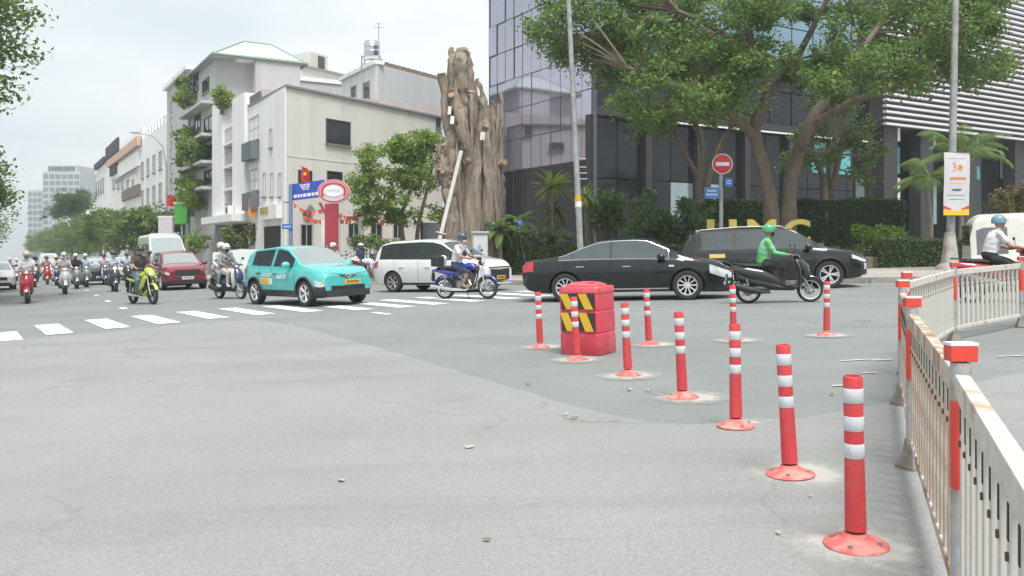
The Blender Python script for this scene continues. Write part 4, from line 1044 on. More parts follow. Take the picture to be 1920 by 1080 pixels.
# hazard panels on the face looking at the camera-left (-x side... built on local -y and flanked ribs)
fx = -BW / 2
for z0, z1 in ((.53, .735), (.265, .505)):
    z0 += .02
    m = MB(); m.box(fx * .985 - .012, fx * .985 - .004, -.225, .225, z0, z1); pn = m.build('hazard_panel', BLK, T)
    h = z1 - z0
    for y0 in (-.13, .12):
        m = MB(); x = fx * .985 - .0165
        pts = [Vector((x, y0 - .075, z0)), Vector((x, y0 + .035, z0)), Vector((x, y0 + .035 + .09 , z1)), Vector((x, y0 - .075 + .09, z1))]
        m.plate(pts, .004); m.build('hazard_stripe', YEL, pn)

# ---- rusty white fence
FW = M('fence_white', (.55, .53, .485), .65, var=.12, scale=9, c2=(.40, .29, .19), mixscale=4, mixlo=.55, mixhi=.68)
FWR = M('fence_rusty', (.52, .49, .43), .7, var=.12, scale=9, c2=(.29, .16, .08), mixscale=8, mixlo=.43, mixhi=.60, stretch=(1, 1, .22))
FP = M('fence_post', (.42, .43, .43), .5, .25, var=.12, scale=8, c2=(.30, .25, .20), mixscale=7)
posts = [Vector((.62, .80)), Vector((1.43, 2.72)), Vector((2.25, 4.80)), Vector((3.02, 6.6)), Vector((3.70, 8.0)), Vector((5.36, 10.35)), Vector((6.95, 11.65)), Vector((8.6, 12.6))]
plab = ['fence post just before the first rusty panel', 'steel fence post with a long red sticker, nearest the camera side end', 'second steel fence post of the rusty run with flared foot', 'third fence post of the rusty run', 'fence post at the bend of the white fence', 'fence post beyond the bend with red sticker', 'fence post beside the parked motorbike', 'last fence post at the far end']
plab[1] = 'steel fence post with a long red sticker beside the end bollard'
for i, p in enumerate(posts):
    z = gz(p.x) + .006; d = (posts[min(i + 1, 7)] - posts[max(i - 1, 0)]).normalized()
    T = thing('fence_post', plab[i], 'fence post', (p.x, p.y, z), math.atan2(d.y, d.x), 'posts of the white fence')
    m = MB(); m.cyl((0, 0, .0), (0, 0, .90), .031, n=14); m.build('pole', FP, T, 40)
    m = MB(); m.lathe([(.0, .0), (.09, .0), (.09, .012), (.05, .09), (.038, .16), (.0312, .17)], 4); m.build('foot', M('foot_steel', (.22, .20, .18), .7, var=.25), T)
    m = MB(); m.box(-.026, .026, -.043, .043, .905, .955); cp = m.build('cap', REDR, T, bevel=.004); cp.rotation_euler = (0, 0, -math.atan2(d.y, d.x) + R(90))
    m = MB(); m.box(-.027, .027, -.044, .044, .9555, .965); c2_ = m.build('cap_top', WHITEP, T); c2_.rotation_euler = cp.rotation_euler
    m = MB(); m.lathe([(.0312, .50), (.0325, .505), (.0325, .775), (.0312, .78)], 14); m.build('reflective_sticker', REDR, T, 40)
for i in range(len(posts) - 1):
    a, b_ = posts[i], posts[i + 1]; d = b_ - a; L_ = d.length - .10; dn = d.normalized(); st = a + dn * .05
    mt = FWR if i in (1, 2) else FW
    T = thing('barrier_fence', ('white fence panel with dark slots running out towards the viewer', 'rust streaked fence panel behind the end bollard', 'rust streaked fence panel between second and third posts', 'short fence panel before the bend', 'clean white fence panel just past the bend', 'white fence panel in front of the red motorbike', 'white fence panel at the far end')[i], 'fence', (st.x, st.y, gz(st.x) + .006), math.atan2(d.y, d.x), 'runs of the white fence')
    T.rotation_euler = (0, -math.asin(K * dn.x), math.atan2(d.y, d.x))
    m = MB(); m.box(0, L_, -.022, .022, .80, .87); m.build('top_rail', mt, T, bevel=.005)
    m = MB(); m.box(0, L_, -.016, .016, .14, .18); m.build('bottom_rail', mt, T, bevel=.004)
    n = max(4, int(L_ / .135)); sh = {}
    bar = MB(); bar.box(-.026, .026, -.011, .011, .175, .805); bme = bar.mesh('bar', mt, bevel=.003)
    slot = MB(); slot.box(-.009, .009, -.0135, .0135, .70, .775); sme = slot.mesh('slot', M('slot_dark', (.06, .055, .05), .9)); 
    nut = MB(); nut.cyl((0, -.017, .668), (0, .017, .668), .010, n=8); nme = nut.mesh('bolt', M('bolt_rust', (.12, .08, .06), .8))
    for k in range(n):
        x = L_ * (k + .5) / n
        o = link('bar', bme, T); o.location = (x, 0, 0)
        s_ = link('slot', sme, o); s_ = link('bolt', nme, o)
    if i == 0:
        m = MB(); m.cbox((L_ - .33, -.022, .55), (.008, .012, .42)); m.build('red_tape', REDR, T)

# ---- lamp poles, signs, banner
def pole_thing(name, label, cat, px, Y, ztop, r0, r1, mat=GALV, lean=0., conc=False):
    x = PX(px, Y); zb = gz(x) + SWZ; T = thing(name, label, cat, (x, Y, zb)); h = ztop - zb
    m = MB(); n = 8; m.tube([(lean * k / n, 0, h * k / n) for k in range(n + 1)], [r0 + (r1 - r0) * k / n for k in range(n + 1)], 14); m.build('pole', mat, T, 40)
    m = MB(); m.lathe([(0, 0), (r0 * 2.6, 0), (r0 * 2.6, .03), (r0 * 1.25, .04), (r0 * 1.2, .22), (r0 * 1.02, .24)], 14); m.build('base_flange', mat, T, 40)
    return T, h
T, h = pole_thing('lamp_pole', 'tall grey steel lamp pole with step pegs beside the spiky plant', 'lamp pole', 1091, 29.0, 10.8, .115, .075, lean=-.5)
for z in (3.42, 3.62, 3.82, 4.1): m = MB(); m.cyl((-.047 * z, -.02, z), (-.047 * z + .34, -.02, z), .014, n=6); m.build('step_peg', STEEL, T)
m = MB(); m.lathe([(.108, 2.66), (.113, 2.665), (.113, 2.86), (.108, 2.865)], 14, o=(-.13, 0, 0)); m.build('orange_band', M('orange_band', (.62, .34, .03), .5), T, 40)
m = MB(); m.lathe([(.108, 2.46), (.1135, 2.465), (.1135, 2.65), (.108, 2.655)], 14, o=(-.12, 0, 0)); m.build('white_band', WHITEP, T, 40)
m = MB(); m.tube([(-.5, 0, h - .1), (-.5, -.6, h + .4), (-.5, -1.8, h + .6)], .05, 8); m.build('lamp_arm', GALV, T, 40)
m = MB(); m.ell((-.6, -2.1, h + .6), (.16, .4, .08)); m.build('lamp_head', GALV, T, 40)
T, h = pole_thing('banner_pole', 'grey steel lamp pole carrying a white advertising banner', 'lamp pole', 1781, 27.5, 11.0, .135, .09, lean=.22)
m = MB(); m.loft([rrect(.80, .80, .2, -.1), rrect(.72, .72, .2, .10), rrect(.48, .48, .15, .20), rrect(.30, .30, .12, 1.15), rrect(.27, .27, .1, 1.2)]); m.build('concrete_foot', KERBM, T, 40)
m = MB(); m.tube([(.22, 0, h - .1), (.22, -.8, h + .4), (.22, -2, h + .5)], .05, 8); m.build('lamp_arm', GALV, T, 40)
m = MB(); m.ell((.22, -2.3, h + .5), (.16, .4, .08)); m.build('lamp_head', GALV, T, 40)
Yb = 27.3; x0, x1 = PX(1764, Yb), PX(1813, Yb); z0, z1 = PZ(404, Yb), PZ(287, Yb)
bn = thing('advertising_banner', 'white vertical banner with orange bar and yellow wavy foot on the pole', 'banner', ((x0 + x1) / 2, Yb, z0))
w, hh = x1 - x0, z1 - z0
def bz(x, z): return -.17 + .025 * math.sin(z * 2.5 + 1) + .02 * math.sin(x * 4)
def bsheet(poly_rows, name, mat, off, parent):
    m = MB(); n = len(poly_rows[0])
    vs = [(x, bz(x, z) - off, z) for r in poly_rows for x, z in r]; fs = [(i * n + j, i * n + j + 1, (i + 1) * n + j + 1, (i + 1) * n + j) for i in range(len(poly_rows) - 1) for j in range(n - 1)]
    m.add(vs, fs); return m.build(name, mat, parent, 60)
def rect_rows(xa, xb, za, zb_, nx=6, nz=10): return [[(xa + (xb - xa) * i / nx, za + (zb_ - za) * j / nz) for i in range(nx + 1)] for j in range(nz + 1)]
cl_ = bsheet(rect_rows(-w / 2, w / 2, 0, hh, 6, 14), 'cloth', M('banner_white', (.66, .65, .67), .8, trans=.2), 0, bn)
BO = M('banner_orange', (.66, .20, .03), .7); BY = M('banner_yellow', (.72, .46, .03), .7); BRd = M('banner_red', (.55, .05, .05), .7); BN = M('banner_navy', (.10, .12, .25), .7); BP = M('banner_pink', (.60, .25, .28), .7)
bsheet(rect_rows(-w * .28, w * .36, hh * .565, hh * .605), 'orange_bar', BO, .004, cl_)
bsheet([[(-w / 2 + w * i / 8, 0) for i in range(9)], [(-w / 2 + w * i / 8, hh * (.07 + .035 * abs(i - 4) / 4)) for i in range(9)]], 'yellow_wave', BY, .003, cl_)
for sg in (-1, 1): bsheet([[(sg * w * (.5 - .3 * i / 4), hh * (.105 - .02 * i / 4)) for i in range(5)], [(sg * w * (.5 - .3 * i / 4), hh * (.16 - .055 * i / 4)) for i in range(5)]], 'red_flash', BRd, .005, cl_)
for za, wa, mt in ((.50, .30, BP), (.40, .20, BN), (.385, .16, BN), (.315, .36, BN), (.25, .3, BN), (.90, .34, BP)): bsheet(rect_rows(-w * wa, w * wa, hh * za, hh * (za + (.022 if mt is BN and za > .38 else .007)), 6, 1), 'text_line', mt, .004, cl_)
text_mb('3', hh * .20, .003, BP, 'numeral', cl_, Matrix.Translation((-w * .12, bz(0, hh * .75) - .012, hh * .70)) @ Matrix.Rotation(R(90), 4, 'X'))
m = MB(); 
for k in range(6): a = k * math.pi / 3; m.cyl((w * .12 + .06 * math.cos(a), bz(0, hh * .77) - .012, hh * .765 + .06 * math.sin(a)), (w * .12 + .06 * math.cos(a), bz(0, hh * .77) - .006, hh * .765 + .06 * math.sin(a)), .035, n=8)
m.build('flower_emblem', M('banner_amber', (.70, .33, .05), .7), cl_)
m = MB(); m.cyl((-w * .4, bz(0, hh), hh + .01), (w * .5, bz(0, hh), hh + .01), .014, n=6); m.cyl((-w * .4, bz(0, 0), -.01), (w * .5, bz(0, 0), -.01), .014, n=6); m.build('banner_rod', BLACK, bn)

SIGNR = M('sign_red', (.55, .03, .04), .4); SIGNB = M('sign_blue', (.035, .16, .50), .4); SIGNW = M('sign_white', (.74, .75, .76), .5)
Ys = 31.0
T, h = pole_thing('no_entry_sign', 'round red no entry sign on a grey pole with blue street plates', 'sign', 1352, Ys, PZ(300, Ys), .07, .07)
zc = PZ(308, Ys) - (gz(PX(1352, Ys)) + SWZ)
m = MB(); m.lathe([(0, -.02), (.35, -.02), (.37, -.01), (.37, .01), (.35, .012), (0, .012)], 32, ax='Y'); d = m.build('disc', SIGNR, T, 40); d.location = (.02, -.10, zc)
m = MB(); m.box(-.24, .24, -.028, -.021, -.065, .065); b_ = m.build('white_bar', SIGNW, d)
m = MB(); m.lathe([(.345, -.024), (.37, -.022), (.37, -.0205), (.345, -.0205)], 32, ax='Y'); m.build('rim', SIGNW, d, 40)
def name_plate(parent, c, w, h_, mat, lines, name='street_plate'):
    m = MB(); m.box(-w / 2, w / 2, -.012, .012, -h_ / 2, h_ / 2); o = m.build(name, mat, parent, bevel=.004); o.location = c
    for (xa, xb, za, zb_) in lines:
        m = MB(); x = xa
        while x < xb - .01:
            ww = random.uniform(.05, .11) * w
            m.box(x * w, min(x * w + ww, xb * w), -.016, -.0125, za * h_, zb_ * h_); x += (ww + .025 * w) / w
        m.build('lettering', SIGNW, o)
    return o
o = name_plate(T, (-.36, -.09, PZ(362, Ys) - T.location.z), .52, .40, M('sign_sky', (.05, .22, .55), .4), [(-.30, .34, .12, .26), (-.38, .38, -.22, -.08)])
o = name_plate(T, (.27, -.02, PZ(342, Ys) - T.location.z), .34, .30, SIGNB, [(-.3, .3, .1, .22), (-.3, .3, -.2, -.08)]); o.rotation_euler = (0, 0, R(25))

# blue board on a blue pole, oval red and white sign on a red pillar
Ysb = 40.0
T, h = pole_thing('street_board', 'blue sign board with white lettering on a blue pole at the corner', 'sign', 545, Ysb, PZ(346, Ysb), .10, .09, mat=M('pole_blue', (.16, .24, .40), .5, var=.1))
zc = PZ(359, Ysb) - T.location.z
o = name_plate(T, (.85, -.1, zc + .05), 1.75, .78, M('board_blue', (.045, .09, .42), .45), [(-.22, .06, .30, .40), (-.20, .08, .17, .26), (-.16, .02, .05, .12), (-.44, .44, -.36, -.17)], 'board'); o.rotation_euler = (0, R(-6), R(-14))
o = name_plate(T, (-.12, -.12, PZ(425, Ysb) - T.location.z), .50, .24, SIGNB, [(-.36, .36, -.10, .10)])
m = MB(); m.tube([(0, 0, PZ(380, Ysb) - T.location.z), (-.35, -.05, PZ(379, Ysb) - T.location.z)], .025, 6); m.build('bracket', BLACK, T)
Yo = 39.3
x = PX(622, Yo); pil = thing('oval_shop_sign', 'oval red and white shop sign on a dark red pillar', 'sign', (x, Yo, gz(x) + SWZ))
zb_ = pil.location.z; PR = M('pillar_red', (.36, .035, .055), .5, var=.12)
m = MB(); m.box(-.30, .30, -.12, .12, 0, PZ(382, Yo) - zb_); m.build('pillar', PR, pil, bevel=.02)
m = MB(); m.plate([Vector((-.48, -.05, PZ(380, Yo) - zb_)), Vector((-.22, -.05, PZ(404, Yo) - zb_)), Vector((-.30, -.05, PZ(404, Yo) - zb_)), Vector((-.62, -.05, PZ(380, Yo) - zb_))], .1); m.build('strut', PR, pil)
zc = PZ(359, Yo) - zb_; pil_x = x
def oval(rx, rz, y0, y1, name, mat, parent, x=.12, z=zc, n=40):
    m = MB(); m.loft([[Vector((x + rx * math.cos(2 * math.pi * k / n), y, z + rz * math.sin(2 * math.pi * k / n))) for k in range(n)] for y in (y0, y1)]); return m.build(name, mat, parent)
ov = oval(.74, .55, -.15, .05, 'oval_board', M('oval_pink', (.62, .42, .46), .5), pil)
oval(.69, .50, -.165, -.151, 'red_ring', SIGNR, ov); oval(.64, .46, -.172, -.166, 'pale_field', M('oval_pale', (.64, .50, .54), .5), ov); oval(.42, .26, -.188, -.180, 'white_centre', SIGNW, ov)
for k in range(22):
    a = R(25 + k * 130 / 21); m = MB(); m.cbox((0, 0, 0), (.045, .012, .10)); o = m.build('letter_block', SIGNR, ov); o.location = (.12 + .54 * math.cos(a), -.176, zc + .37 * math.sin(a)); o.rotation_euler = (0, R(90) - a, 0)
for sg in (-1, 1):
    m = MB(); P_ = [Vector((.12 + sg * .54 * math.cos(a), -.176, zc + .40 * math.sin(a))) for a in np.linspace(-.55, .35, 9)]
    m.tube(P_, [(.02, .055)] * 9, 6, side=(0, 1, 0)); m.build('red_arc', SIGNR, ov)
for k in range(9): m = MB(); m.cbox((.12 - .26 + .065 * k, -.190, zc + .03), (.035, .006, .07)); m.build('letter_block', M('grey_letter', (.45, .38, .42), .6), ov)
# white short posts, bunting, flag
for i, px in enumerate((607, 633, 677)):
    x = PX(px, 41.6); T = thing('white_post', ('slim white post left of the red pillar', 'slim white post right of the red pillar', 'slim white post away from the red pillar by the windows')[i], 'post', (x, 41.6, gz(x) + SWZ)); m = MB(); m.box(-.11, .11, -.11, .11, 0, PZ(409, 41.6) - gz(x) - SWZ); m.build('shaft', WHITEP, T, bevel=.01); m = MB(); z = PZ(409, 41.6) - gz(x) - SWZ; m.box(-.13, .13, -.13, .13, z + .001, z + .05); m.build('cap', WHITEP, T, bevel=.01)
BUNT = M('bunting_red', (.62, .10, .07), .8, var=.2)
random.seed(4)
for i, (pa, pb, n) in enumerate((((548, 378, 43), (605, 392, 43), 10), ((570, 405, 43.5), (640, 400, 43.5), 18), ((622, 398, 43.5), (700, 392, 43.8), 18), ((668, 408, 44), (760, 402, 44), 22), ((600, 384, 43.2), (660, 412, 43.2), 12))):
    a, b_ = P3(*pa), P3(*pb); T = thing('bunting_string', ('short red bunting string beneath the blue board', 'red bunting string across the wall lamp of the beige wall', 'red bunting string right of the red pillar', 'long red bunting string above the ground floor windows', 'slanting red bunting string crossing behind the red pillar')[i], 'bunting', a)
    pts = [(a.lerp(b_, k / 10) - a - Vector((0, 0, .3 * math.sin(math.pi * k / 10)))) for k in range(11)]
    m = MB(); m.tube(pts, .012, 4); m.build('cord', BUNT, T)
    q = MB(); q.add([(-.09, 0, 0), (.09, 0, 0), (.05, -.02, -.2), (-.04, .02, -.22)], [(0, 1, 2, 3)]); fme = q.mesh('pennant', BUNT)
    for k in range(n):
        t = (k + random.random()) / n * 10; j = min(int(t), 9); o = link('pennant', fme, T); o.location = pts[j].lerp(pts[j + 1], t - j); o.rotation_euler = (random.uniform(-.4, .4), random.uniform(-.4, .4), random.uniform(-1, 1))
def flag(label, px, py, Y, h, w_, col_, star=True):
    c = P3(px, py, Y); T = thing('flag', label, 'flag', c); m = MB(); m.tube([(0, 0, -.2), (.05, -.1, h * .9)], .018, 6); m.build('staff', STEEL, T)
    n = 6; rows = []
    m = MB(); vs = []
    for i in range(n + 1):
        for j in range(n + 1):
            u, v = i / n, j / n; vs.append((.03 + w_ * u * (.65 + .35 * v) + .04 * math.sin(v * 6), -.12 + .07 * math.sin(u * 7 + v * 3), h * .85 - h * .78 * v - .12 * u))
    m.add(vs, [(i * (n + 1) + j, (i + 1) * (n + 1) + j, (i + 1) * (n + 1) + j + 1, i * (n + 1) + j + 1) for i in range(n) for j in range(n)]); f_ = m.build('cloth', col_, T, 60)
    if star:
        m = MB(); pts = []
        for k in range(10): a = math.pi / 2 + k * math.pi / 5; r = .13 if k % 2 == 0 else .055; pts.append(Vector((.03 + w_ * .42 + r * math.cos(a), -.22, h * .45 + r * math.sin(a))))
        m.plate(pts[::-1], .01); m.build('star', M('flag_yellow', (.75, .55, .03), .7), f_)
FLR = M('flag_red', (.58, .03, .035), .8, trans=.25)
flag('red flag with yellow star hanging at the beige wall window', 565, 343, 44.2, 1.0, .5, FLR)
flag('faded orange and red flag on the white street house', 466, 408, 49.5, 1.3, .5, M('flag_orange', (.62, .25, .06), .8), False)
flag('red flag on a pole by the green billboard', 313, 388, 66, 1.1, .9, FLR, False)
# green billboard, white boards
def board(label, px0, px1, py0, py1, Y, mat, th=.25):
    x0, x1 = PX(px0, Y), PX(px1, Y); z0, z1 = PZ(py1, Y), PZ(py0, Y); zb = gz(x0) + SWZ
    T = thing('billboard', label, 'billboard', ((x0 + x1) / 2, Y, zb), R(-12)); m = MB(); m.box(-(x1 - x0) / 2, (x1 - x0) / 2, -th / 2, th / 2, z0 - zb, z1 - zb); bo = m.build('panel', mat, T, bevel=.02)
    m = MB(); m.box(-(x1 - x0) / 2 - .05, (x1 - x0) / 2 + .05, -th / 2 - .01, th / 2 + .01, z1 - zb + .002, z1 - zb + .12); m.build('edge_strip', WHITEP, T)
    m = MB(); m.cyl((0, .05, 0), (0, .05, z0 - zb + .1), .09, n=10); m.build('pole', GALV, T, 40)
board('bright green billboard standing by the vine house', 327, 354, 382, 420, 64, M('board_green', (.07, .34, .05), .6))
board('pale lilac notice board beside the green billboard', 297, 326, 408, 440, 62, M('board_lilac', (.55, .53, .58), .6))
# lamp on a curved arm over the avenue
x = PX(312, 70); T = thing('street_lamp', 'slender street lamp with a long curved arm over the avenue', 'street lamp', (x, 70, gz(x) + SWZ)); zt = PZ(262, 70) - T.location.z
m = MB(); m.tube([(0, 0, 0), (0, 0, zt * .8), (-.3, 0, zt * .95), (-1.1, 0, zt + .3), (-2.3, 0, zt + .55)], [.1, .07, .06, .05, .04], 8); m.build('pole', GALV, T, 40)
m = MB(); m.ell((-2.6, 0, zt + .58), (.4, .14, .07)); m.build('lamp_head', GALV, T, 40)
# yellow letters on the planter
YL = M('letter_yellow', (.62, .50, .12), .55); Yl = 31.6
T = thing('letter_sign', 'large yellow standing letters UMC behind the dark car', 'letters', (PX(1420, Yl), Yl, gz(PX(1420, Yl)) + SWZ))
zb_ = T.location.z; z0 = PZ(456, Yl) - zb_; hl = PZ(412, Yl) - PZ(456, Yl)
for ch, px, sx in (('U', 1353, 1.35), ('M', 1428, 1.22), ('C', 1494, 1.15)):
    text_mb(ch, hl / .70, .07, YL, 'letter', T, Matrix.Translation((PX(px, Yl) - T.location.x, 0, z0)) @ Matrix.Rotation(R(90), 4, 'X') @ Matrix.Diagonal((sx, 1, 1, 1)), bold=.035)
m = MB(); m.box(-2.4, 2.4, -.2, .35, 0, z0 - .002); m.build('plinth', M('plinth_stone', (.22, .20, .17), .85, var=.25, scale=3), T, bevel=.02)
# stone edging blocks of the bed
ST_M = M('bed_stone', (.24, .22, .19), .9, var=.3, scale=4, bump=.6, bscale=12); edging = thing('bed_edging', 'rough brown stone edging of the bed behind the dark car', 'stone edging', (PX(1500, 31), 31.0, gz(PX(1500, 31)) + SWZ))
random.seed(6)
for i in range(13):
    px = 1500 + i * 13; x = PX(px, 31) - edging.location.x; m = MB(); m.cbox((0, 0, .2), (random.uniform(.22, .27), .28, random.uniform(.32, .46)), random.uniform(-.1, .1)); o = m.build('stone', ST_M, edging, bevel=.04); o.location = (x, random.uniform(-.04, .04), K * x)
# grey utility cabinet, leaning prop, blue bags
x = PX(901, 32.5); cb = thing('utility_cabinet', 'pale grey utility cabinet with overhanging cap beside the stump', 'cabinet', (x, 32.5, gz(x) + SWZ)); zt = PZ(434, 32.5) - cb.location.z
CG = M('cabinet_grey', (.50, .52, .53), .55, var=.08, scale=3, c2=(.40, .41, .40), mixscale=3)
m = MB(); m.box(-.28, .28, -.2, .2, 0, zt - .07); m.build('body', CG, cb, bevel=.012)
m = MB(); m.box(-.34, .34, -.26, .26, zt - .068, zt); m.build('cap', CG, cb, bevel=.012)
m = MB(); m.box(-.24, .24, -.215, -.201, .15, zt - .18); d = m.build('door', M('cabinet_door', (.54, .56, .57), .5), cb); m = MB(); m.box(.12, .16, -.235, -.216, .85, .97); m.build('handle', STEEL, d)
m = MB(); m.box(-.09, .03, -.2185, -.2155, 1.0, 1.3); m.build('sticker', M('sticker_blue', (.25, .35, .50), .5), d)
p0, p1 = P3(806, 470, 33.5), P3(865, 284, 35.6); p0.z = gz(p0.x) + SWZ
pr = thing('leaning_prop', 'long pale beam leaning against the lopped trunk', 'beam', p0)
d = (p1 - p0); m = MB(); m.tube([Vector(), d], [.105, .105], 4, side=(1, 0, 0), twist=math.pi / 4); m.build('beam', M('beam_grey', (.42, .43, .41), .7, var=.2), pr)
m = MB(); m.tube([d * .35 + Vector((-.2, -.12, .05)), d * .35 + Vector((.2, -.12, -.05))], .03, 6); m.build('clamp', STEEL, pr)
for lab, px, py, Y, c in (('crumpled light blue plastic bag on the leaves by the stump', 925, 425, 36.0, (.15, .42, .58)), ('small blue bag among the leaves', 976, 421, 36.4, (.10, .20, .58))):
    q = P3(px, py, Y); m = MB(); m.ell((0, 0, 0), (.15, .12, .17), 16, 12)
    m.v = [tuple(Vector(v) * (1 + .35 * mnoise.noise(Vector(v) * 9))) for v in m.v]
    T = thing('plastic_bag', lab, 'bag', q - Vector((0, 0, .2))); T2 = m.build('sack', M('bag_%d' % px, c, .35), T, 30); T2.location = (0, 0, .2)
    m = MB(); m.tube([(-.05, 0, .32), (-.07, 0, .40), (0, 0, .44), (.06, 0, .39), (.04, 0, .32)], .02, 6); m.build('handle', MATS['bag_%d' % px], T)
# ================================================================ cars
def curve(pts, smooth, L_):
    xs = np.linspace(pts[0][0], pts[-1][0], 600); z = np.interp(xs, [p[0] for p in pts], [p[1] for p in pts])
    k = max(1, int(600 * smooth / L_)); ker = np.hanning(2 * k + 3)[1:-1]; ker /= ker.sum()
    zz = np.convolve(np.pad(z, k, mode='edge'), ker, mode='valid')
    return lambda x: float(np.interp(x, xs, zz))
class Car:
    """x forward, y left, z up. Profiles are lists of (x, value)."""
    def __init__(s, L_, W, top, belt, bot, plan, axles, rw, tumble=.40, noseround=.16, well=.055, track_in=.02):
        s.L, s.W, s.axles, s.rw, s.tumble, s.well, s.tin = L_, W, axles, rw, tumble, well, track_in
        s.ftop, s.fbelt, s.fbot, s.fw = curve(top, .10, L_), curve(belt, .14, L_), curve(bot, .12, L_), curve(plan, .16, L_)
    def sec(s, x):
        zt, zs, zb, w = s.ftop(x), s.fbelt(x), s.fbot(x), s.fw(x)
        zs = min(zs, zt - .015); g = zt - zs; P_ = []
        P_ += [(0, zb), (.55 * w, zb), (.88 * w, zb + .012)]
        n = 8
        for i in range(n + 1):
            t = i / n; y = w * (1 - .055 * (1 - t) ** 3 * 1.2 - .045 * max(0, t - .55) ** 2 * 4.9 ); z = zb + .05 + (zs - zb - .05) * t
            P_.append((y, z))
        ysh = P_[-1][0]
        k = min(1, max(0, g / .30)); k = k * k * (3 - 2 * k)
        yr = (1 - k) * (ysh * .93) + k * (ysh - .025 - s.tumble * g * .93)
        zr = zs + (.86 if k > .99 else .62 + .24 * k) * g
        for i in range(1, 7):
            t = i / 6; y = ysh - .02 * k + (yr - ysh + .02 * k) * t; P_.append((y, zs + .006 * k + (zr - zs - .006 * k) * t))
        crown = min(.05, .3 * g)
        yc = yr * .86
        for i in range(1, 4):
            a = math.pi / 2 * i / 3; P_.append((yr - (yr - yc) * (1 - math.cos(a)), zr + (zt - crown * .7 - zr) * math.sin(a)))
        for i in range(1, 6):
            t = i / 5; y = yc * (1 - t); P_.append((y, zt - crown * .7 * (1 - t) ** 2 if t < 1 else zt))
        return P_
    NS = 3 + 9 + 6 + 3 + 5
    VS0, VS1 = 3, 11           # body side
    VG0, VG1 = 11, 17          # greenhouse side
    VR, VT = 20, 25            # roof edge, roof centre
    def pt(s, x, v, side=1):
        P_ = s.sec(x); i = min(int(v), len(P_) - 2); t = v - i
        return Vector((x, side * (P_[i][0] * (1 - t) + P_[i + 1][0] * t), P_[i][1] * (1 - t) + P_[i + 1][1] * t))
    def nrm(s, x, v, side=1):
        e = .01; a = s.pt(x + e, v, side) - s.pt(x - e, v, side); b = s.pt(x, min(v + .08, 24.99), side) - s.pt(x, max(v - .08, 0), side)
        n = a.cross(b); n = n.normalized() if n.length > 1e-9 else Vector((0, side, 0))
        if n.y * side < -.02 or (abs(n.y) < .25 and n.z < 0 and v > 12): n = -n
        if v > 11 and n.z < -.05: n = -n
        return n
    def body(s, mat, root):
        L_ = s.L; xs = sorted(set(list(np.linspace(-L_ / 2, L_ / 2, 54)) + [-L_ / 2 + e for e in (.01, .03, .06)] + [L_ / 2 - e for e in (.01, .03, .06)]))
        rings = []
        for x in xs:
            P_ = s.sec(x); rings.append([Vector((x, y, z)) for y, z in P_] + [Vector((x, -y, z)) for y, z in P_[-2:0:-1]])
        m = MB(); m.loft(rings)
        me = m.mesh('body', mat); o = bpy.data.objects.new('cut', me); col.objects.link(o); tmp = [o]
        for ax in s.axles:
            for sd in (-1, 1):
                c = MB(); c.cyl((ax, sd * (s.W / 2 - .30), s.rw), (ax, sd * (s.W / 2 + .15), s.rw), s.rw + s.well, n=36)
                co = bpy.data.objects.new('cutter', c.mesh('cutter', mat)); col.objects.link(co); tmp.append(co)
                md = o.modifiers.new('b', 'BOOLEAN'); md.object = co; md.operation = 'DIFFERENCE'; md.solver = 'EXACT'
        me2 = eval_mesh(o, 'body')
        for t in tmp: bpy.data.objects.remove(t)
        me2.materials.clear(); me2.materials.append(mat); me2.materials.append(BLACK)
        for p in me2.polygons:
            c = p.center; mi = 0
            for ax in s.axles:
                d = math.hypot(c.x - ax, c.z - s.rw)
                if d < s.rw + s.well + .004 and abs(c.y) > s.W / 2 - .32 and (abs(d - s.rw - s.well) < .03 and abs(p.normal.y) < .5 or abs(abs(c.y) - s.W / 2 + .30) < .01): mi = 1
            if p.normal.z < -.8 and c.z < s.fbot(c.x) + .03: mi = 1
            p.material_index = mi
        me2.polygons.foreach_set('use_smooth', [True] * len(me2.polygons)); me2.set_sharp_from_angle(angle=R(32))
        return link('body', me2, root)
    def patch(s, name, x0, x1, v0, v1, mat, root, off=.005, side=1, nx=14, nv=5):
        f0 = v0 if callable(v0) else (lambda x: v0); f1 = v1 if callable(v1) else (lambda x: v1)
        m = MB(); vs = []; N_ = nx + 2; V_ = nv + 2
        for i in range(N_):
            ii = min(max(i - 1, 0), nx - 1); x = x0 + (x1 - x0) * ii / (nx - 1)
            for j in range(V_):
                jj = min(max(j - 1, 0), nv - 1); v = f0(x) + (f1(x) - f0(x)) * jj / (nv - 1)
                edge = i in (0, N_ - 1) or j in (0, V_ - 1)
                vs.append(s.pt(x, v, side) + s.nrm(x, v, side) * (-.012 if edge else off))
        m.add(vs, [(i * V_ + j, (i + 1) * V_ + j, (i + 1) * V_ + j + 1, i * V_ + j + 1) for i in range(N_ - 1) for j in range(V_ - 1)])
        return m.build(name, mat, root, 35)
    def screen(s, name, x0, x1, va, mat, root, off=.005, nx=12, nw=7):
        """glass over the top surface from side to side"""
        m = MB(); vs = []; cols = [('L', va + (24.99 - va) * k / nw) for k in range(nw)] + [('C', 24.99)] + [('R', va + (24.99 - va) * k / nw) for k in range(nw - 1, -1, -1)]
        N_ = nx + 2
        for i in range(N_):
            ii = min(max(i - 1, 0), nx - 1); x = x0 + (x1 - x0) * ii / (nx - 1)
            row = []
            for j, (c, v) in enumerate([cols[0]] + cols + [cols[-1]]):
                sd = -1 if c == 'R' else 1; edge = i in (0, N_ - 1) or j in (0, len(cols) + 1)
                n = s.nrm(x, min(v, 24.5), sd)
                if c == 'C': n.y = 0; n.normalize()
                row.append(s.pt(x, v, sd) + n * (-.012 if edge else off))
            vs += row
        w = len(cols) + 2
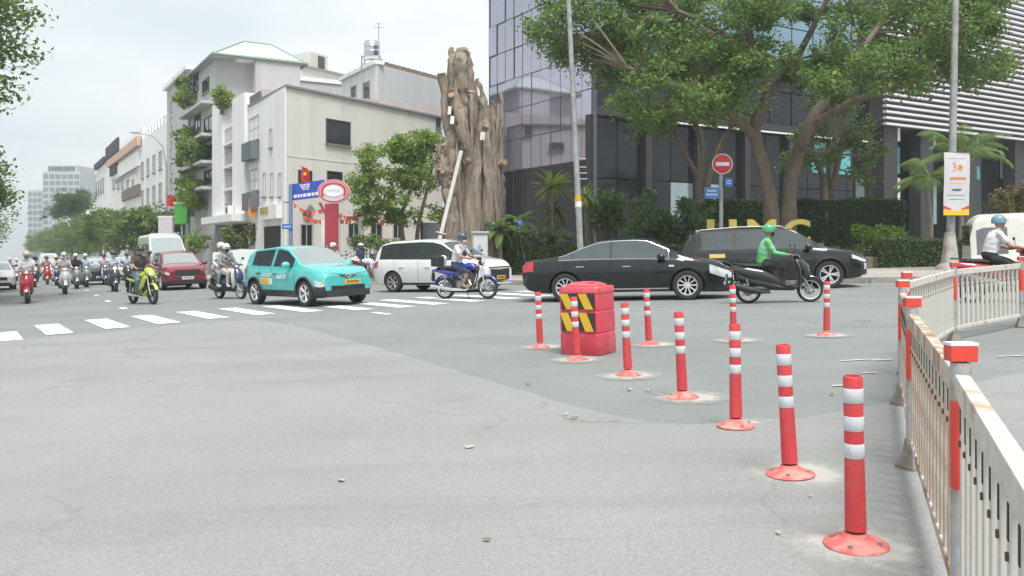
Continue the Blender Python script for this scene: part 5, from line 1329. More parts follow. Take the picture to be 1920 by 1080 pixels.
        m.add(vs, [(i * w + j, (i + 1) * w + j, (i + 1) * w + j + 1, i * w + j + 1) for i in range(N_ - 1) for j in range(w - 1)])
        return m.build(name, mat, root, 35)
    def xfront(s, y, z=None, front=True):
        sg = 1 if front else -1; xs = np.linspace(sg * s.L / 2, sg * (s.L / 2 - .5), 60)
        for x in xs:
            if s.fw(x) * .985 >= abs(y): return x
        return xs[-1]
    def face(s, name, ys, zs_, mat, root, front=True, proud=.012, th=.03):
        """a plate following the nose: ys list of y, zs_ = (z0, z1) or function y->(z0,z1)"""
        sg = 1 if front else -1; m = MB(); A = []
        for y in ys:
            z0, z1 = zs_(y) if callable(zs_) else zs_
            x = s.xfront(y, front=front) + sg * proud
            A.append((x, y, z0, z1))
        rings = [[Vector((x, y, z0)), Vector((x, y, z1)), Vector((x - sg * th, y, z1)), Vector((x - sg * th, y, z0))] for x, y, z0, z1 in A]
        m.loft(rings); return m.build(name, mat, root, 30)
def wheel(root, x, y, r, w, spokes, rim=ALLOY, style=0, steer=0.):
    sd = 1 if y > 0 else -1; m = MB(); h = w / 2; rr = r * .66
    m.lathe([(rr, -h * .85), (r * .80, -h), (r * .94, -h * .92), (r, -h * .6), (r, h * .6), (r * .94, h * .92), (r * .80, h), (rr, h * .85)], 32, ax='Y')
    t = m.build('wheel', RUBBER, root, 40); t.location = (x, y, r); t.rotation_euler = (0, 0, steer)
    m = MB(); o = h * .55 * sd
    m.lathe([(rr * 1.02, h * .88 * sd), (rr * .95, h * .86 * sd), (rr * .90, o * .6), (rr * .9, -h * .8 * sd)], 32, ax='Y')
    m.lathe([(0, o + .012 * sd), (r * .10, o + .010 * sd), (r * .12, o - .01 * sd), (r * .12, o - .04 * sd)], 18, ax='Y')
    for k in range(spokes):
        a = 2 * math.pi * k / spokes; c, q = math.cos(a), math.sin(a)
        for tw in ((-.07, .07) if style == 1 else (0,)):
            c1, q1 = math.cos(a + tw * 2.2), math.sin(a + tw * 2.2)
            m.tube([(r * .08 * c, o, r * .08 * q), (r * .35 * c1, o + .006 * sd, r * .35 * q1), (rr * .95 * c1, o + .022 * sd, rr * .95 * q1)], [(r * .055, .012), (r * .045, .012), (r * .06, .014)], 6, side=(-q, 0, c))
    m.build('rim', rim, t, 40)
    m = MB(); m.lathe([(0, 0), (rr * .9, 0)], 24, ax='Y', o=(0, o - .07 * sd, 0)); m.build('brake_backing', DARK, t)
    return t
def plate(root, x, y, z, w, h, mat, front=True, rows=1):
    sg = 1 if front else -1; m = MB(); m.box(x - .008, x + .008, y - w / 2, y + w / 2, z - h / 2, z + h / 2); o = m.build('licence_plate', mat, root, bevel=.003)
    m = MB()
    for r_ in range(rows):
        zz = z + (0 if rows == 1 else (.5 - r_) * h * .46); hh = h * (.5 if rows == 1 else .34)
        for k in range(7): yy = y + (k - 3) * w * .12; m.box(x + sg * .0085, x + sg * .0105, yy - w * .04, yy + w * .04, zz - hh / 2, zz + hh / 2)
    m.build('plate_characters', BLACK, o); return o
def mirror(car, root, x, z, mat, sides=(-1, 1), sz=(.13, .11, .085)):
    for sd in sides:
        y = car.pt(x, 12.0, sd).y; m = MB(); m.ell((x, y + sd * (sz[1] + .05), z), (sz[0] * .75, sz[1], sz[2]), 14, 10); o = m.build('mirror', mat, root, 40)
        m = MB(); m.tube([(x, y - sd * .01, z - .05), (x, y + sd * .10, z - .03)], .022, 6); m.build('mirror_arm', BLACK, o)
def handles(car, root, xs, v, mat, sides=(-1, 1)):
    for sd in sides:
        for x in xs:
            p = car.pt(x, v, sd); m = MB(); m.tube([p + Vector((-.10, 0, 0)), p + Vector((-.08, sd * .025, .002)), p + Vector((.08, sd * .025, .002)), p + Vector((.10, 0, 0))], [.012, .014, .014, .012], 8); m.build('door_handle', mat, root, 40)
def seams(car, root, lines, sides=(-1, 1)):
    for sd in sides:
        for L_ in lines:
            m = MB(); m.tube([car.pt(x, v, sd) for x, v in L_], .0055, 4); m.build('door_gap', DARK, root)
def sidewin(car, root, wins, v0=11.5, v1=16.8, trim=None, glass=None, full=None):
    glass = glass or AUTOGLASS
    for sd in (-1, 1):
        if full:
            if trim:
                xs = np.linspace(full[0], full[1], 30); m = MB(); m.tube([car.pt(x, v1 + .25, sd) + car.nrm(x, v1 + .2, sd) * .006 for x in xs] + [car.pt(x, v0 - .1, sd) + car.nrm(x, v0 - .1, sd) * .006 for x in xs[::-1]], .011, 6); m.build('window_trim', trim, root, 50)
            car.patch('window_pillar', full[0], full[1], v0, v1 + .1, BLACK, root, .006, sd, 26)
        for a, b_ in wins: car.patch('side_window', a, b_, v0 + .05, v1, glass, root, .009, sd, 16)
def place_car(root, px, Y, deg): x = PX(px, Y); root.location = (x, Y, gz(x)); root.rotation_euler = (TILT @ Matrix.Rotation(R(deg), 4, 'Z')).to_euler()
def newcar(name, label, px, Y, deg, cat='car'):
    T = thing(name, label, cat); place_car(T, px, Y, deg); return T
def arch_trim(car, root, mat, w=.055, sides=(-1, 1)):
    for sd in sides:
        for ax in car.axles:
            P_ = []
            for k in range(19):
                a = R(-8 + 196 * k / 18); r = car.rw + car.well + .012; x, z = ax + r * math.cos(a), car.rw + r * math.sin(a)
                zb, zs = car.fbot(x) + .05, car.fbelt(x); t = min(1, max(0, (z - zb) / (zs - zb))); P_.append(car.pt(x, 3 + 8 * t, sd) + Vector((0, sd * .004, 0)))
            m = MB(); m.tube(P_, [(w, .018)] * 19, 6, side=(0, 0, 1)) if False else m.tube(P_, w * .55, 8); m.build('arch_trim', mat, root, 40)

# ---- black sedan, side on
T = newcar('black_sedan', 'black sedan with chrome window trim and ten spoke rims', 1178, 20.45, -13); P0 = paint('black', (.006, .007, .008), .22)
c = Car(4.85, 1.82, [(-2.425, .84), (-2.36, .985), (-1.75, 1.045), (-1.42, 1.10), (-.62, 1.415), (-.25, 1.455), (.25, 1.46), (.55, 1.43), (1.32, 1.03), (1.45, .99), (2.1, .86), (2.36, .72), (2.425, .64)],
        [(-2.425, .80), (-2.3, .93), (-1.6, .965), (0, .935), (1.3, .905), (1.9, .82), (2.425, .6)], [(-2.425, .40), (-2.3, .27), (-2.0, .20), (2.0, .19), (2.25, .21), (2.425, .30)],
        [(-2.425, .66), (-2.33, .80), (-2.0, .885), (-1.2, .91), (1.2, .91), (1.8, .885), (2.2, .79), (2.425, .55)], (-1.37, 1.42), .335, .40)
c.body(P0, T); sidewin(c, T, ((-1.46, -1.22), (-1.18, -.33), (-.25, .95)), trim=CHROME, full=(-1.52, 1.02), glass=M('sedan_glass', (.06, .078, .078), .06, var=.1, scale=1.5, spec=.8))
c.screen('windshield', .62, 1.34, 19.4, AUTOGLASS, T); c.screen('rear_window', -1.36, -.66, 19.4, AUTOGLASS, T)
for sd in (-1, 1):
    c.patch('headlight', 1.92, 2.40, lambda x: 8.1 - (x - 1.92) * 2.2, lambda x: 10.8 + (x - 1.92) * .4, LAMP, T, .006, sd)
    c.patch('tail_light', -2.41, -2.12, 8.4, 11.5, REDLENS, T, .008, sd); wheel(T, 1.42, sd * .79, .335, .22, 10); wheel(T, -1.37, sd * .79, .335, .22, 10)
    c.patch('sill_trim', -.98, 1.0, 3.25, 3.6, CHROME, T, .010, sd); c.patch('indicator', 1.02, 1.14, 9.3, 9.75, LAMP, T, .008, sd); c.patch('fog_lamp', 2.22, 2.36, 4.2, 5.3, LAMP, T, .008, sd)
handles(c, T, (-1.02, .06), 9.4, CHROME); mirror(c, T, .86, 1.0, P0)
seams(c, T, [[(-.30, v) for v in np.linspace(3.4, 11, 9)], [(.98, v) for v in np.linspace(3.4, 10.6, 9)], [(-1.0 - .12 * (v > 6) * (v - 6) / 5, v) for v in np.linspace(5.5, 11, 8)]])
c.face('grille', np.linspace(-.42, .42, 9), (.50, .66), CHROME, T); c.face('lower_intake', np.linspace(-.5, .5, 9), (.28, .40), BLACK, T); plate(T, 2.45, 0, .45, .46, .11, PLATEW); plate(T, -2.45, 0, .72, .33, .17, PLATEW, False)

# ---- dark SUV
T = newcar('dark_suv', 'dark grey black SUV with roof rails and a yellow plate sticker', 1441, 22.9, -7); P1 = paint('graphite', (.012, .014, .015), .22)
c = Car(4.72, 1.84, [(-2.36, .95), (-2.30, 1.15), (-1.98, 1.58), (-1.5, 1.645), (-.3, 1.665), (.25, 1.645), (.55, 1.58), (1.25, 1.13), (1.4, 1.08), (2.0, .98), (2.28, .86), (2.36, .72)],
        [(-2.36, .92), (-2.2, 1.03), (-1, 1.02), (.6, 1.00), (1.3, .98), (1.9, .90), (2.36, .7)], [(-2.36, .48), (-2.2, .32), (-1.9, .24), (1.9, .22), (2.2, .26), (2.36, .36)],
        [(-2.36, .72), (-2.25, .84), (-1.9, .90), (-1, .92), (1.2, .92), (1.85, .90), (2.2, .82), (2.36, .66)], (-1.36, 1.38), .36, .34)
c.body(P1, T); SG = M('suv_glass', (.055, .068, .07), .06, var=.2, scale=1.5, spec=.8); sidewin(c, T, ((-1.72, -1.02), (-.92, -.06), (.02, .92)), full=(-1.80, 1.0), glass=SG)
c.screen('windshield', .60, 1.27, 19.4, AUTOGLASS, T); c.screen('rear_window', -2.27, -2.02, 19.3, AUTOGLASS, T)
for sd in (-1, 1):
    c.patch('headlight', 1.95, 2.33, 9.4, 10.8, LAMP, T, .006, sd); c.patch('running_light', 2.27, 2.345, 5.2, 8.6, LAMP, T, .006, sd); c.patch('tail_light', -2.345, -1.95, 9.0, 9.9, REDLENS, T, .008, sd)
    c.patch('side_cladding', -.98, .98, 2.6, 4.2, BLACK, T, .012, sd); wheel(T, 1.38, sd * .80, .36, .23, 5, style=1); wheel(T, -1.36, sd * .80, .36, .23, 5, style=1)
    c.patch('plate_sticker', -1.62, -1.22, 9.3, 10.4, M('sticker_yellow', (.60, .44, .16), .6), T, .008, sd)
    m = MB(); P_ = [c.pt(x, 18.6, sd) + Vector((0, 0, .05 if -1.9 < x < .3 else 0)) for x in (-1.92, -1.8, -.8, .25, .4)]; m.tube(P_, .018, 6); m.build('roof_rail', STEEL, T)
arch_trim(c, T, BLACK); handles(c, T, (-.80, .22), 9.0, BLACK); mirror(c, T, .86, 1.09, P1)
seams(c, T, [[(-.04, v) for v in np.linspace(4, 11, 9)], [(.98, v) for v in np.linspace(4, 10.6, 9)], [(-.95, v) for v in np.linspace(5, 11, 8)]])
c.face('grille', np.linspace(-.55, .55, 9), (.52, .80), BLACK, T); c.face('lower_intake', np.linspace(-.6, .6, 9), (.32, .44), STEEL, T); plate(T, 2.39, 0, .60, .46, .11, PLATEY); plate(T, -2.40, 0, .80, .33, .17, PLATEY, False)
m = MB(); m.plate([Vector((-2.0, -.62, 1.60)), Vector((-2.18, -.60, 1.585)), Vector((-2.18, .60, 1.585)), Vector((-2.0, .62, 1.60))], .03); m.build('rear_spoiler', P1, T)

# ---- white MPV
T = newcar('white_minivan', 'white minivan with dark windows and a yellow front plate', 829, 27.4, -32); P2 = paint('white', (.66, .66, .65), .3)
c = Car(4.47, 1.73, [(-2.235, .95), (-2.19, 1.20), (-1.95, 1.58), (-1.5, 1.665), (-.3, 1.69), (.15, 1.665), (.5, 1.58), (1.25, 1.13), (1.4, 1.08), (1.95, .97), (2.15, .86), (2.235, .74)],
        [(-2.235, .90), (-2.0, 1.03), (-1, 1.00), (.5, .97), (1.2, .96), (1.8, .90), (2.235, .7)], [(-2.235, .42), (-2.1, .28), (-1.8, .22), (1.8, .20), (2.1, .22), (2.235, .30)],
        [(-2.235, .70), (-2.12, .80), (-1.8, .855), (-1, .865), (1.2, .865), (1.75, .85), (2.1, .78), (2.235, .64)], (-1.34, 1.41), .33, .33)
c.body(P2, T); sidewin(c, T, ((-1.86, -1.28), (-1.22, -.32), (-.26, .90)), full=(-1.92, .98))
c.screen('windshield', .52, 1.27, 19.4, M('mpv_screen', (.06, .085, .085), .05, spec=1, coat=1), T); c.screen('rear_window', -2.16, -1.98, 19.3, AUTOGLASS, T)
for sd in (-1, 1):
    c.patch('headlight', 1.85, 2.22, 9.2, 10.6, LAMP, T, .006, sd); c.patch('tail_light', -2.225, -1.95, 8.6, 10.9, REDLENS, T, .008, sd); wheel(T, 1.41, sd * .75, .33, .21, 6, style=1, rim=STEEL); wheel(T, -1.34, sd * .75, .33, .21, 6, style=1, rim=STEEL)
    c.patch('rocker_trim', -.95, 1.0, 2.6, 3.5, BLACK, T, .008, sd)
handles(c, T, (-.95, .10), 9.0, P2); mirror(c, T, .80, 1.06, P2, sz=(.13, .12, .095)); seams(c, T, [[(-.29, v) for v in np.linspace(4, 11, 9)], [(.96, v) for v in np.linspace(4, 10.6, 9)], [(-1.25, v) for v in np.linspace(7.5, 11, 6)]])
c.face('grille', np.linspace(-.52, .52, 11), lambda y: (.30 + abs(y) * .10, .66 + abs(y) * .05), BLACK, T); c.face('chrome_strip', np.linspace(-.62, .62, 11), (.725, .75), BLACK, T, proud=.014); plate(T, 2.27, 0, .42, .46, .12, PLATEY); c.face('bumper_lip', np.linspace(-.6, .6, 11), (.22, .27), P2, T)

# ---- turquoise electric taxi
T = newcar('turquoise_taxi', 'turquoise electric taxi with black lower cladding and yellow plate', 575, 22.9, -45, 'taxi'); PT = paint('turquoise', (.075, .43, .42), .3)
c = Car(3.97, 1.72, [(-1.985, .98), (-1.95, 1.12), (-1.78, 1.40), (-1.5, 1.515), (-.5, 1.575), (-.1, 1.56), (.25, 1.50), (.98, 1.09), (1.12, 1.05), (1.65, .97), (1.90, .86), (1.985, .74)],
        [(-1.985, .94), (-1.8, 1.06), (-1, .99), (.4, .95), (1.0, .95), (1.6, .90), (1.985, .7)], [(-1.985, .48), (-1.85, .32), (-1.6, .23), (1.6, .21), (1.85, .23), (1.985, .32)],
        [(-1.985, .72), (-1.88, .80), (-1.6, .85), (-1, .86), (1.0, .86), (1.5, .85), (1.82, .79), (1.985, .66)], (-1.25, 1.265), .335, .34)
c.body(PT, T); TG = M('taxi_glass', (.045, .05, .06), .05, spec=1, coat=1); sidewin(c, T, ((-1.42, -.42), (-.28, .68)), glass=TG, v0=11.6)
c.screen('windshield', .24, 1.00, 19.4, M('taxi_screen', (.20, .24, .235), .06, var=.1, spec=1, coat=1), T); c.screen('rear_window', -1.92, -1.70, 19.3, AUTOGLASS, T)
for sd in (-1, 1):
    c.patch('headlight', 1.72, 1.965, 6.4, 8.6, LAMP, T, .012, sd); c.patch('headlight_housing', 1.70, 1.975, 4.4, 6.3, BLACK, T, .012, sd); c.patch('tail_light', -1.975, -1.75, 8.6, 10.6, REDLENS, T, .008, sd)
    c.patch('side_cladding', -.90, .92, 2.4, 4.6, BLACK, T, .012, sd); c.patch('bumper_cladding', 1.62, 1.98, 1.5, 4.4, BLACK, T, .014, sd); c.patch('rear_cladding', -1.98, -1.6, 1.5, 4.4, BLACK, T, .014, sd)
    wheel(T, 1.265, sd * .745, .335, .21, 5, style=1); wheel(T, -1.25, sd * .745, .335, .21, 5, style=1)
    c.patch('door_sticker', -.86, -.42, 6.3, 7.9, M('sticker_amber', (.66, .40, .04), .5), T, .006, sd); c.patch('sticker_edge', -.88, -.28, 6.2, 8.0, WHITEP, T, .0045, sd); c.patch('roof_text', -.8, -.35, 8.6, 9.0, M('sticker_pale', (.55, .62, .50), .5), T, .005, sd); c.patch('roof_text', -.75, -.3, 9.25, 9.6, M('sticker_amber2', (.60, .50, .20), .5), T, .005, sd)
    p = c.pt(.22, 8.1, sd); n = c.nrm(.22, 8.1, sd)
    text_mb('Xanh SM', .15, .002, WHITEP, 'door_lettering', T, Matrix.Translation(p + n * .008) @ Matrix.Rotation(R(180) if sd > 0 else 0, 4, 'Z') @ Matrix.Rotation(R(90), 4, 'X'), bold=.003)
arch_trim(c, T, BLACK, .05); handles(c, T, (-1.0, -.12), 9.4, BLACK); mirror(c, T, .62, 1.06, PT, sz=(.13, .12, .09)); seams(c, T, [[(-.35, v) for v in np.linspace(4.6, 11, 9)], [(.82, v) for v in np.linspace(4.6, 10.6, 9)], [(-.95, v) for v in np.linspace(6.5, 11, 8)]])
c.face('lower_bumper', np.linspace(-.64, .64, 13), (.24, .40), BLACK, T, proud=.018); c.face('lower_intake', np.linspace(-.50, .50, 11), lambda y: (.41, .50 + .04 * abs(y)), DARK, T, proud=.008); plate(T, 2.005, .12, .60, .46, .11, PLATEY)
m = MB()
for sd in (-1, 1): m.tube([Vector((c.xfront(.02) + .012, sd * .03, .72)), Vector((c.xfront(.25) + .012, sd * .25, .80)), Vector((c.xfront(.55) + .016, sd * .55, .835))], [(.022, .01), (.014, .01), (.008, .008)], 6, side=(0, 0, 1))
m.build('light_bar', CHROME, T); m = MB()
for sd in (-1, 1): m.tube([Vector((2.0, sd * .0, .675)), Vector((2.0, sd * .075, .80))], .014, 6)
m.build('emblem', CHROME, T); c.face('emblem_panel', np.linspace(-.22, .22, 7), lambda y: (.68 + abs(y) * .3, .775 + abs(y) * .12), BLACK, T, proud=.006)
for sd in (-1, 1): m = MB(); m.ell((1.93, sd * .68, .61), (.04, .05, .04)); m.build('indicator', AMBER, T)

# ---- red SUV facing the camera
T = newcar('red_suv', 'dark red SUV with a black grille waiting beside the white van', 331, 37.5, -57); PR_ = paint('red', (.20, .018, .026), .25)
c = Car(4.55, 1.84, [(-2.275, .95), (-2.2, 1.2), (-1.9, 1.56), (-1.4, 1.655), (-.2, 1.68), (.2, 1.65), (.5, 1.57), (1.2, 1.14), (1.35, 1.09), (1.95, 1.0), (2.2, .88), (2.275, .76)],
        [(-2.275, .92), (-2, 1.04), (-1, 1.02), (.6, 1.0), (1.2, .99), (1.8, .93), (2.275, .75)], [(-2.275, .45), (-2.1, .30), (-1.8, .22), (1.8, .22), (2.1, .24), (2.275, .32)],
        [(-2.275, .72), (-2.15, .83), (-1.8, .90), (-1, .92), (1.2, .92), (1.8, .90), (2.1, .83), (2.275, .70)], (-1.33, 1.37), .36, .33)
c.body(PR_, T); sidewin(c, T, ((-1.7, -.95), (-.85, 0), (.06, .9)), full=(-1.76, .98)); c.screen('windshield', .54, 1.22, 19.4, M('red_screen', (.24, .28, .27), .06, spec=1, coat=1), T); c.screen('rear_window', -2.18, -1.95, 19.3, AUTOGLASS, T)
for sd in (-1, 1):
    c.patch('headlight', 1.95, 2.26, 8.6, 10.2, LAMP, T, .006, sd); c.patch('tail_light', -2.26, -2.0, 8.6, 10.2, REDLENS, T, .008, sd); wheel(T, 1.37, sd * .80, .36, .23, 5, style=1); wheel(T, -1.33, sd * .80, .36, .23, 5, style=1); c.patch('bumper_cladding', 1.85, 2.27, 1.5, 4.0, BLACK, T, .014, sd)
    c.patch('side_cladding', -.95, .98, 2.4, 4.0, BLACK, T, .012, sd)
c.face('grille', np.linspace(-.50, .50, 11), lambda y: (.55 + abs(y) * .08, .84), BLACK, T); c.face('lower_bumper', np.linspace(-.66, .66, 11), (.26, .44), BLACK, T, proud=.016); c.face('chrome_line', np.linspace(-.5, .5, 11), lambda y: (.53 + abs(y) * .08, .55 + abs(y) * .08), CHROME, T, proud=.018); plate(T, 2.31, 0, .50, .46, .12, PLATEW); mirror(c, T, .85, 1.10, PR_, sz=(.13, .13, .1)); handles(c, T, (-.75, .25), 9, CHROME)

# ---- high-roof passenger van
def van(name, label, px, Y, deg, L_, W, Hh, mat, rw=.34, short=False, glassside=True, cat='van'):
    T = newcar(name, label, px, Y, deg, cat); a, b_ = -L_ / 2, L_ / 2; s = Hh / 2.45; nose = .55 if not short else .28
    c = Car(L_, W, [(a, 1.1), (a + .04, Hh * .92), (a + .25, Hh), (b_ - nose - 1.5 * s, Hh), (b_ - nose - 1.15 * s, Hh * .96), (b_ - nose - .15, Hh * .50), (b_ - nose + .05, Hh * .455), (b_ - .06, Hh * .36), (b_, Hh * .30)],
            [(a, Hh * .42), (b_ - nose - .6, Hh * .43), (b_ - nose, Hh * .40), (b_, Hh * .28)], [(a, .40), (a + .15, .28), (b_ - .3, .24), (b_, .32)], [(a, W * .46), (a + .12, W * .49), (b_ - .9, W * .495), (b_ - .35, W * .47), (b_, W * .40)], (a + L_ * .22, b_ - L_ * .17), rw, .12)
    c.body(mat, T); x1 = b_ - nose - .75 * s
    if glassside: sidewin(c, T, [(a + .3 + k * (x1 - a - .4) / 4, a + .3 + (k + .93) * (x1 - a - .4) / 4) for k in range(4)] , v0=11.6, v1=15.6, full=None)
    else: sidewin(c, T, ((x1 - .85, x1 + .1),), v0=11.6, v1=15.8)
    c.screen('windshield', b_ - nose - 1.05 * s, b_ - nose - .16, 19.4, M('van_screen', (.27, .33, .32), .07, spec=1, coat=1), T)
    for sd in (-1, 1):
        c.patch('headlight', b_ - .42, b_ - .03, 7.6, 10.4, LAMP, T, .006, sd); c.patch('tail_light', a + .01, a + .10, 8.0, 10.8, REDLENS, T, .010, sd)
        wheel(T, c.axles[0], sd * (W / 2 - .12), rw, .21, 8, rim=STEEL); wheel(T, c.axles[1], sd * (W / 2 - .12), rw, .21, 8, rim=STEEL)
    mirror(c, T, b_ - nose - .35, Hh * .50, BLACK, sz=(.09, .12, .15)); handles(c, T, (x1 - .7,), 9.2, BLACK)
    c.face('grille', np.linspace(-W * .3, W * .3, 9), (Hh * .20, Hh * .27), BLACK, T); c.face('front_bumper', np.linspace(-W * .39, W * .39, 11), (.30, .42), BLACK, T, proud=.02); plate(T, b_ + .03, 0, .50, .46, .12, PLATEW)
    return T, c
T, c = van('passenger_van', 'tall white passenger van behind the dark red SUV', 306, 43.5, -58, 5.4, 1.98, 2.62, P2)
m = MB(); b_ = 2.7
for k in range(9): m.cbox((c.L / 2 - 1.75, -.62 + k * .155, 2.60), (.10, .10, .03), 0, R(14))
m.build('roof_lettering', M('grey_letters', (.40, .40, .42), .6), T)
T, c = van('delivery_van', 'small white delivery van seen from the rear side by the fence', 1976, 18.9, -20, 3.4, 1.5, 1.72, M('van_cream', (.64, .62, .56), .4, coat=.5), rw=.27, short=True, glassside=False)
for sd in (-1, 1):
    c.patch('rear_side_window', -1.58, -.98, 11.7, 15.8, M('van_glass', (.13, .13, .14), .08, spec=.8, var=.3, scale=3), T, .008, sd); c.patch('panel_recess', -.55, .25, 11.9, 15.6, WHITEP, T, .006, sd); c.patch('door_latch', -1.18, -1.08, 8.6, 9.4, BLACK, T, .012, sd)
c.face('rear_window', np.linspace(-.55, .55, 9), (1.02, 1.48), AUTOGLASS, T, front=False, proud=.006); c.face('rear_bumper', np.linspace(-.64, .64, 11), (.30, .44), BLACK, T, front=False, proud=.02); plate(T, -1.73, 0, .62, .33, .17, PLATEW, False)

# ---- plain cars further down the street
def saloon(name, label, px, Y, deg, mat, Hh=1.48, cat='car', lamp=LAMP, screen=(.22, .26, .26), L_=4.4, W=1.78, foglit=False):
    T = newcar(name, label, px, Y, deg, cat); a = -L_ / 2; b_ = L_ / 2; k = Hh / 1.48
    c = Car(L_, W, [(a, .8 * k), (a + .06, .98 * k), (-1.5, 1.06 * k), (-.7, 1.42 * k), (-.2, 1.48 * k), (.2, 1.46 * k), (.45, 1.42 * k), (1.15, 1.03 * k), (1.3, .99 * k), (1.9, .88 * k), (b_ - .05, .74 * k), (b_, .66 * k)], [(a, .8 * k), (-1.5, .96 * k), (1.1, .9 * k), (1.8, .82 * k), (b_, .62 * k)], [(a, .4), (a + .2, .24), (b_ - .3, .2), (b_, .3)],
            [(a, .68), (a + .15, .80), (a + .5, .875), (1.2, .885), (1.75, .87), (b_ - .15, .78), (b_, .62)], (-1.28, 1.32), .32, .38)
    c.body(mat, T); sidewin(c, T, ((-1.25, -.35), (-.27, .85)), full=(-1.4, .92)); c.screen('windshield', .5, 1.17, 19.4, M('screen_%s' % name, screen, .06, spec=1, coat=1), T); c.screen('rear_window', -1.4, -.75, 19.4, AUTOGLASS, T)
    for sd in (-1, 1):
        c.patch('headlight', b_ - .42, b_ - .03, 8.4, 10.6, lamp, T, .006, sd); c.patch('tail_light', a + .01, a + .3, 8.4, 11, REDLENS, T, .008, sd); wheel(T, 1.32, sd * .77, .32, .21, 7); wheel(T, -1.28, sd * .77, .32, .21, 7)
    c.face('grille', np.linspace(-.45, .45, 9), (.5 * k, .66 * k), BLACK, T); c.face('lower_intake', np.linspace(-.6, .6, 11), (.26, .38), BLACK, T); plate(T, b_ + .03, 0, .44, .46, .11, PLATEW); mirror(c, T, .8, 1.0 * k, mat)
    if foglit:
        for sd in (-1, 1): m = MB(); m.ell((b_ - .02, sd * .60, .55), (.05, .14, .10)); m.build('lit_lamp', LITO, T)
    return T, c
saloon('white_car', 'white car at the left kerb partly out of view', -8, 45, -57, P2)
saloon('dark_car', 'dark car with a lit orange lamp following the scooters', 181, 49, -58, paint('navy', (.03, .04, .055)), 1.62, foglit=True, screen=(.32, .38, .37))
saloon('silver_car', 'pale silver car half hidden behind the turquoise taxi', 462, 33.5, -55, paint('silver', (.55, .56, .56), .3, .3), 1.62, screen=(.34, .40, .38))
saloon('far_white_car', 'white car far down the street behind the red scooter', 108, 72, -59, P2, 1.6)
saloon('far_grey_car', 'pale grey car far down the street beside the dark car', 236, 58, -59, paint('silver', (.55, .56, .56)), 1.6)
van('far_van', 'pale van with a blue roof strip far down the street', 92, 88, -59, 5.0, 1.9, 2.3, paint('silver', (.55, .56, .56)))
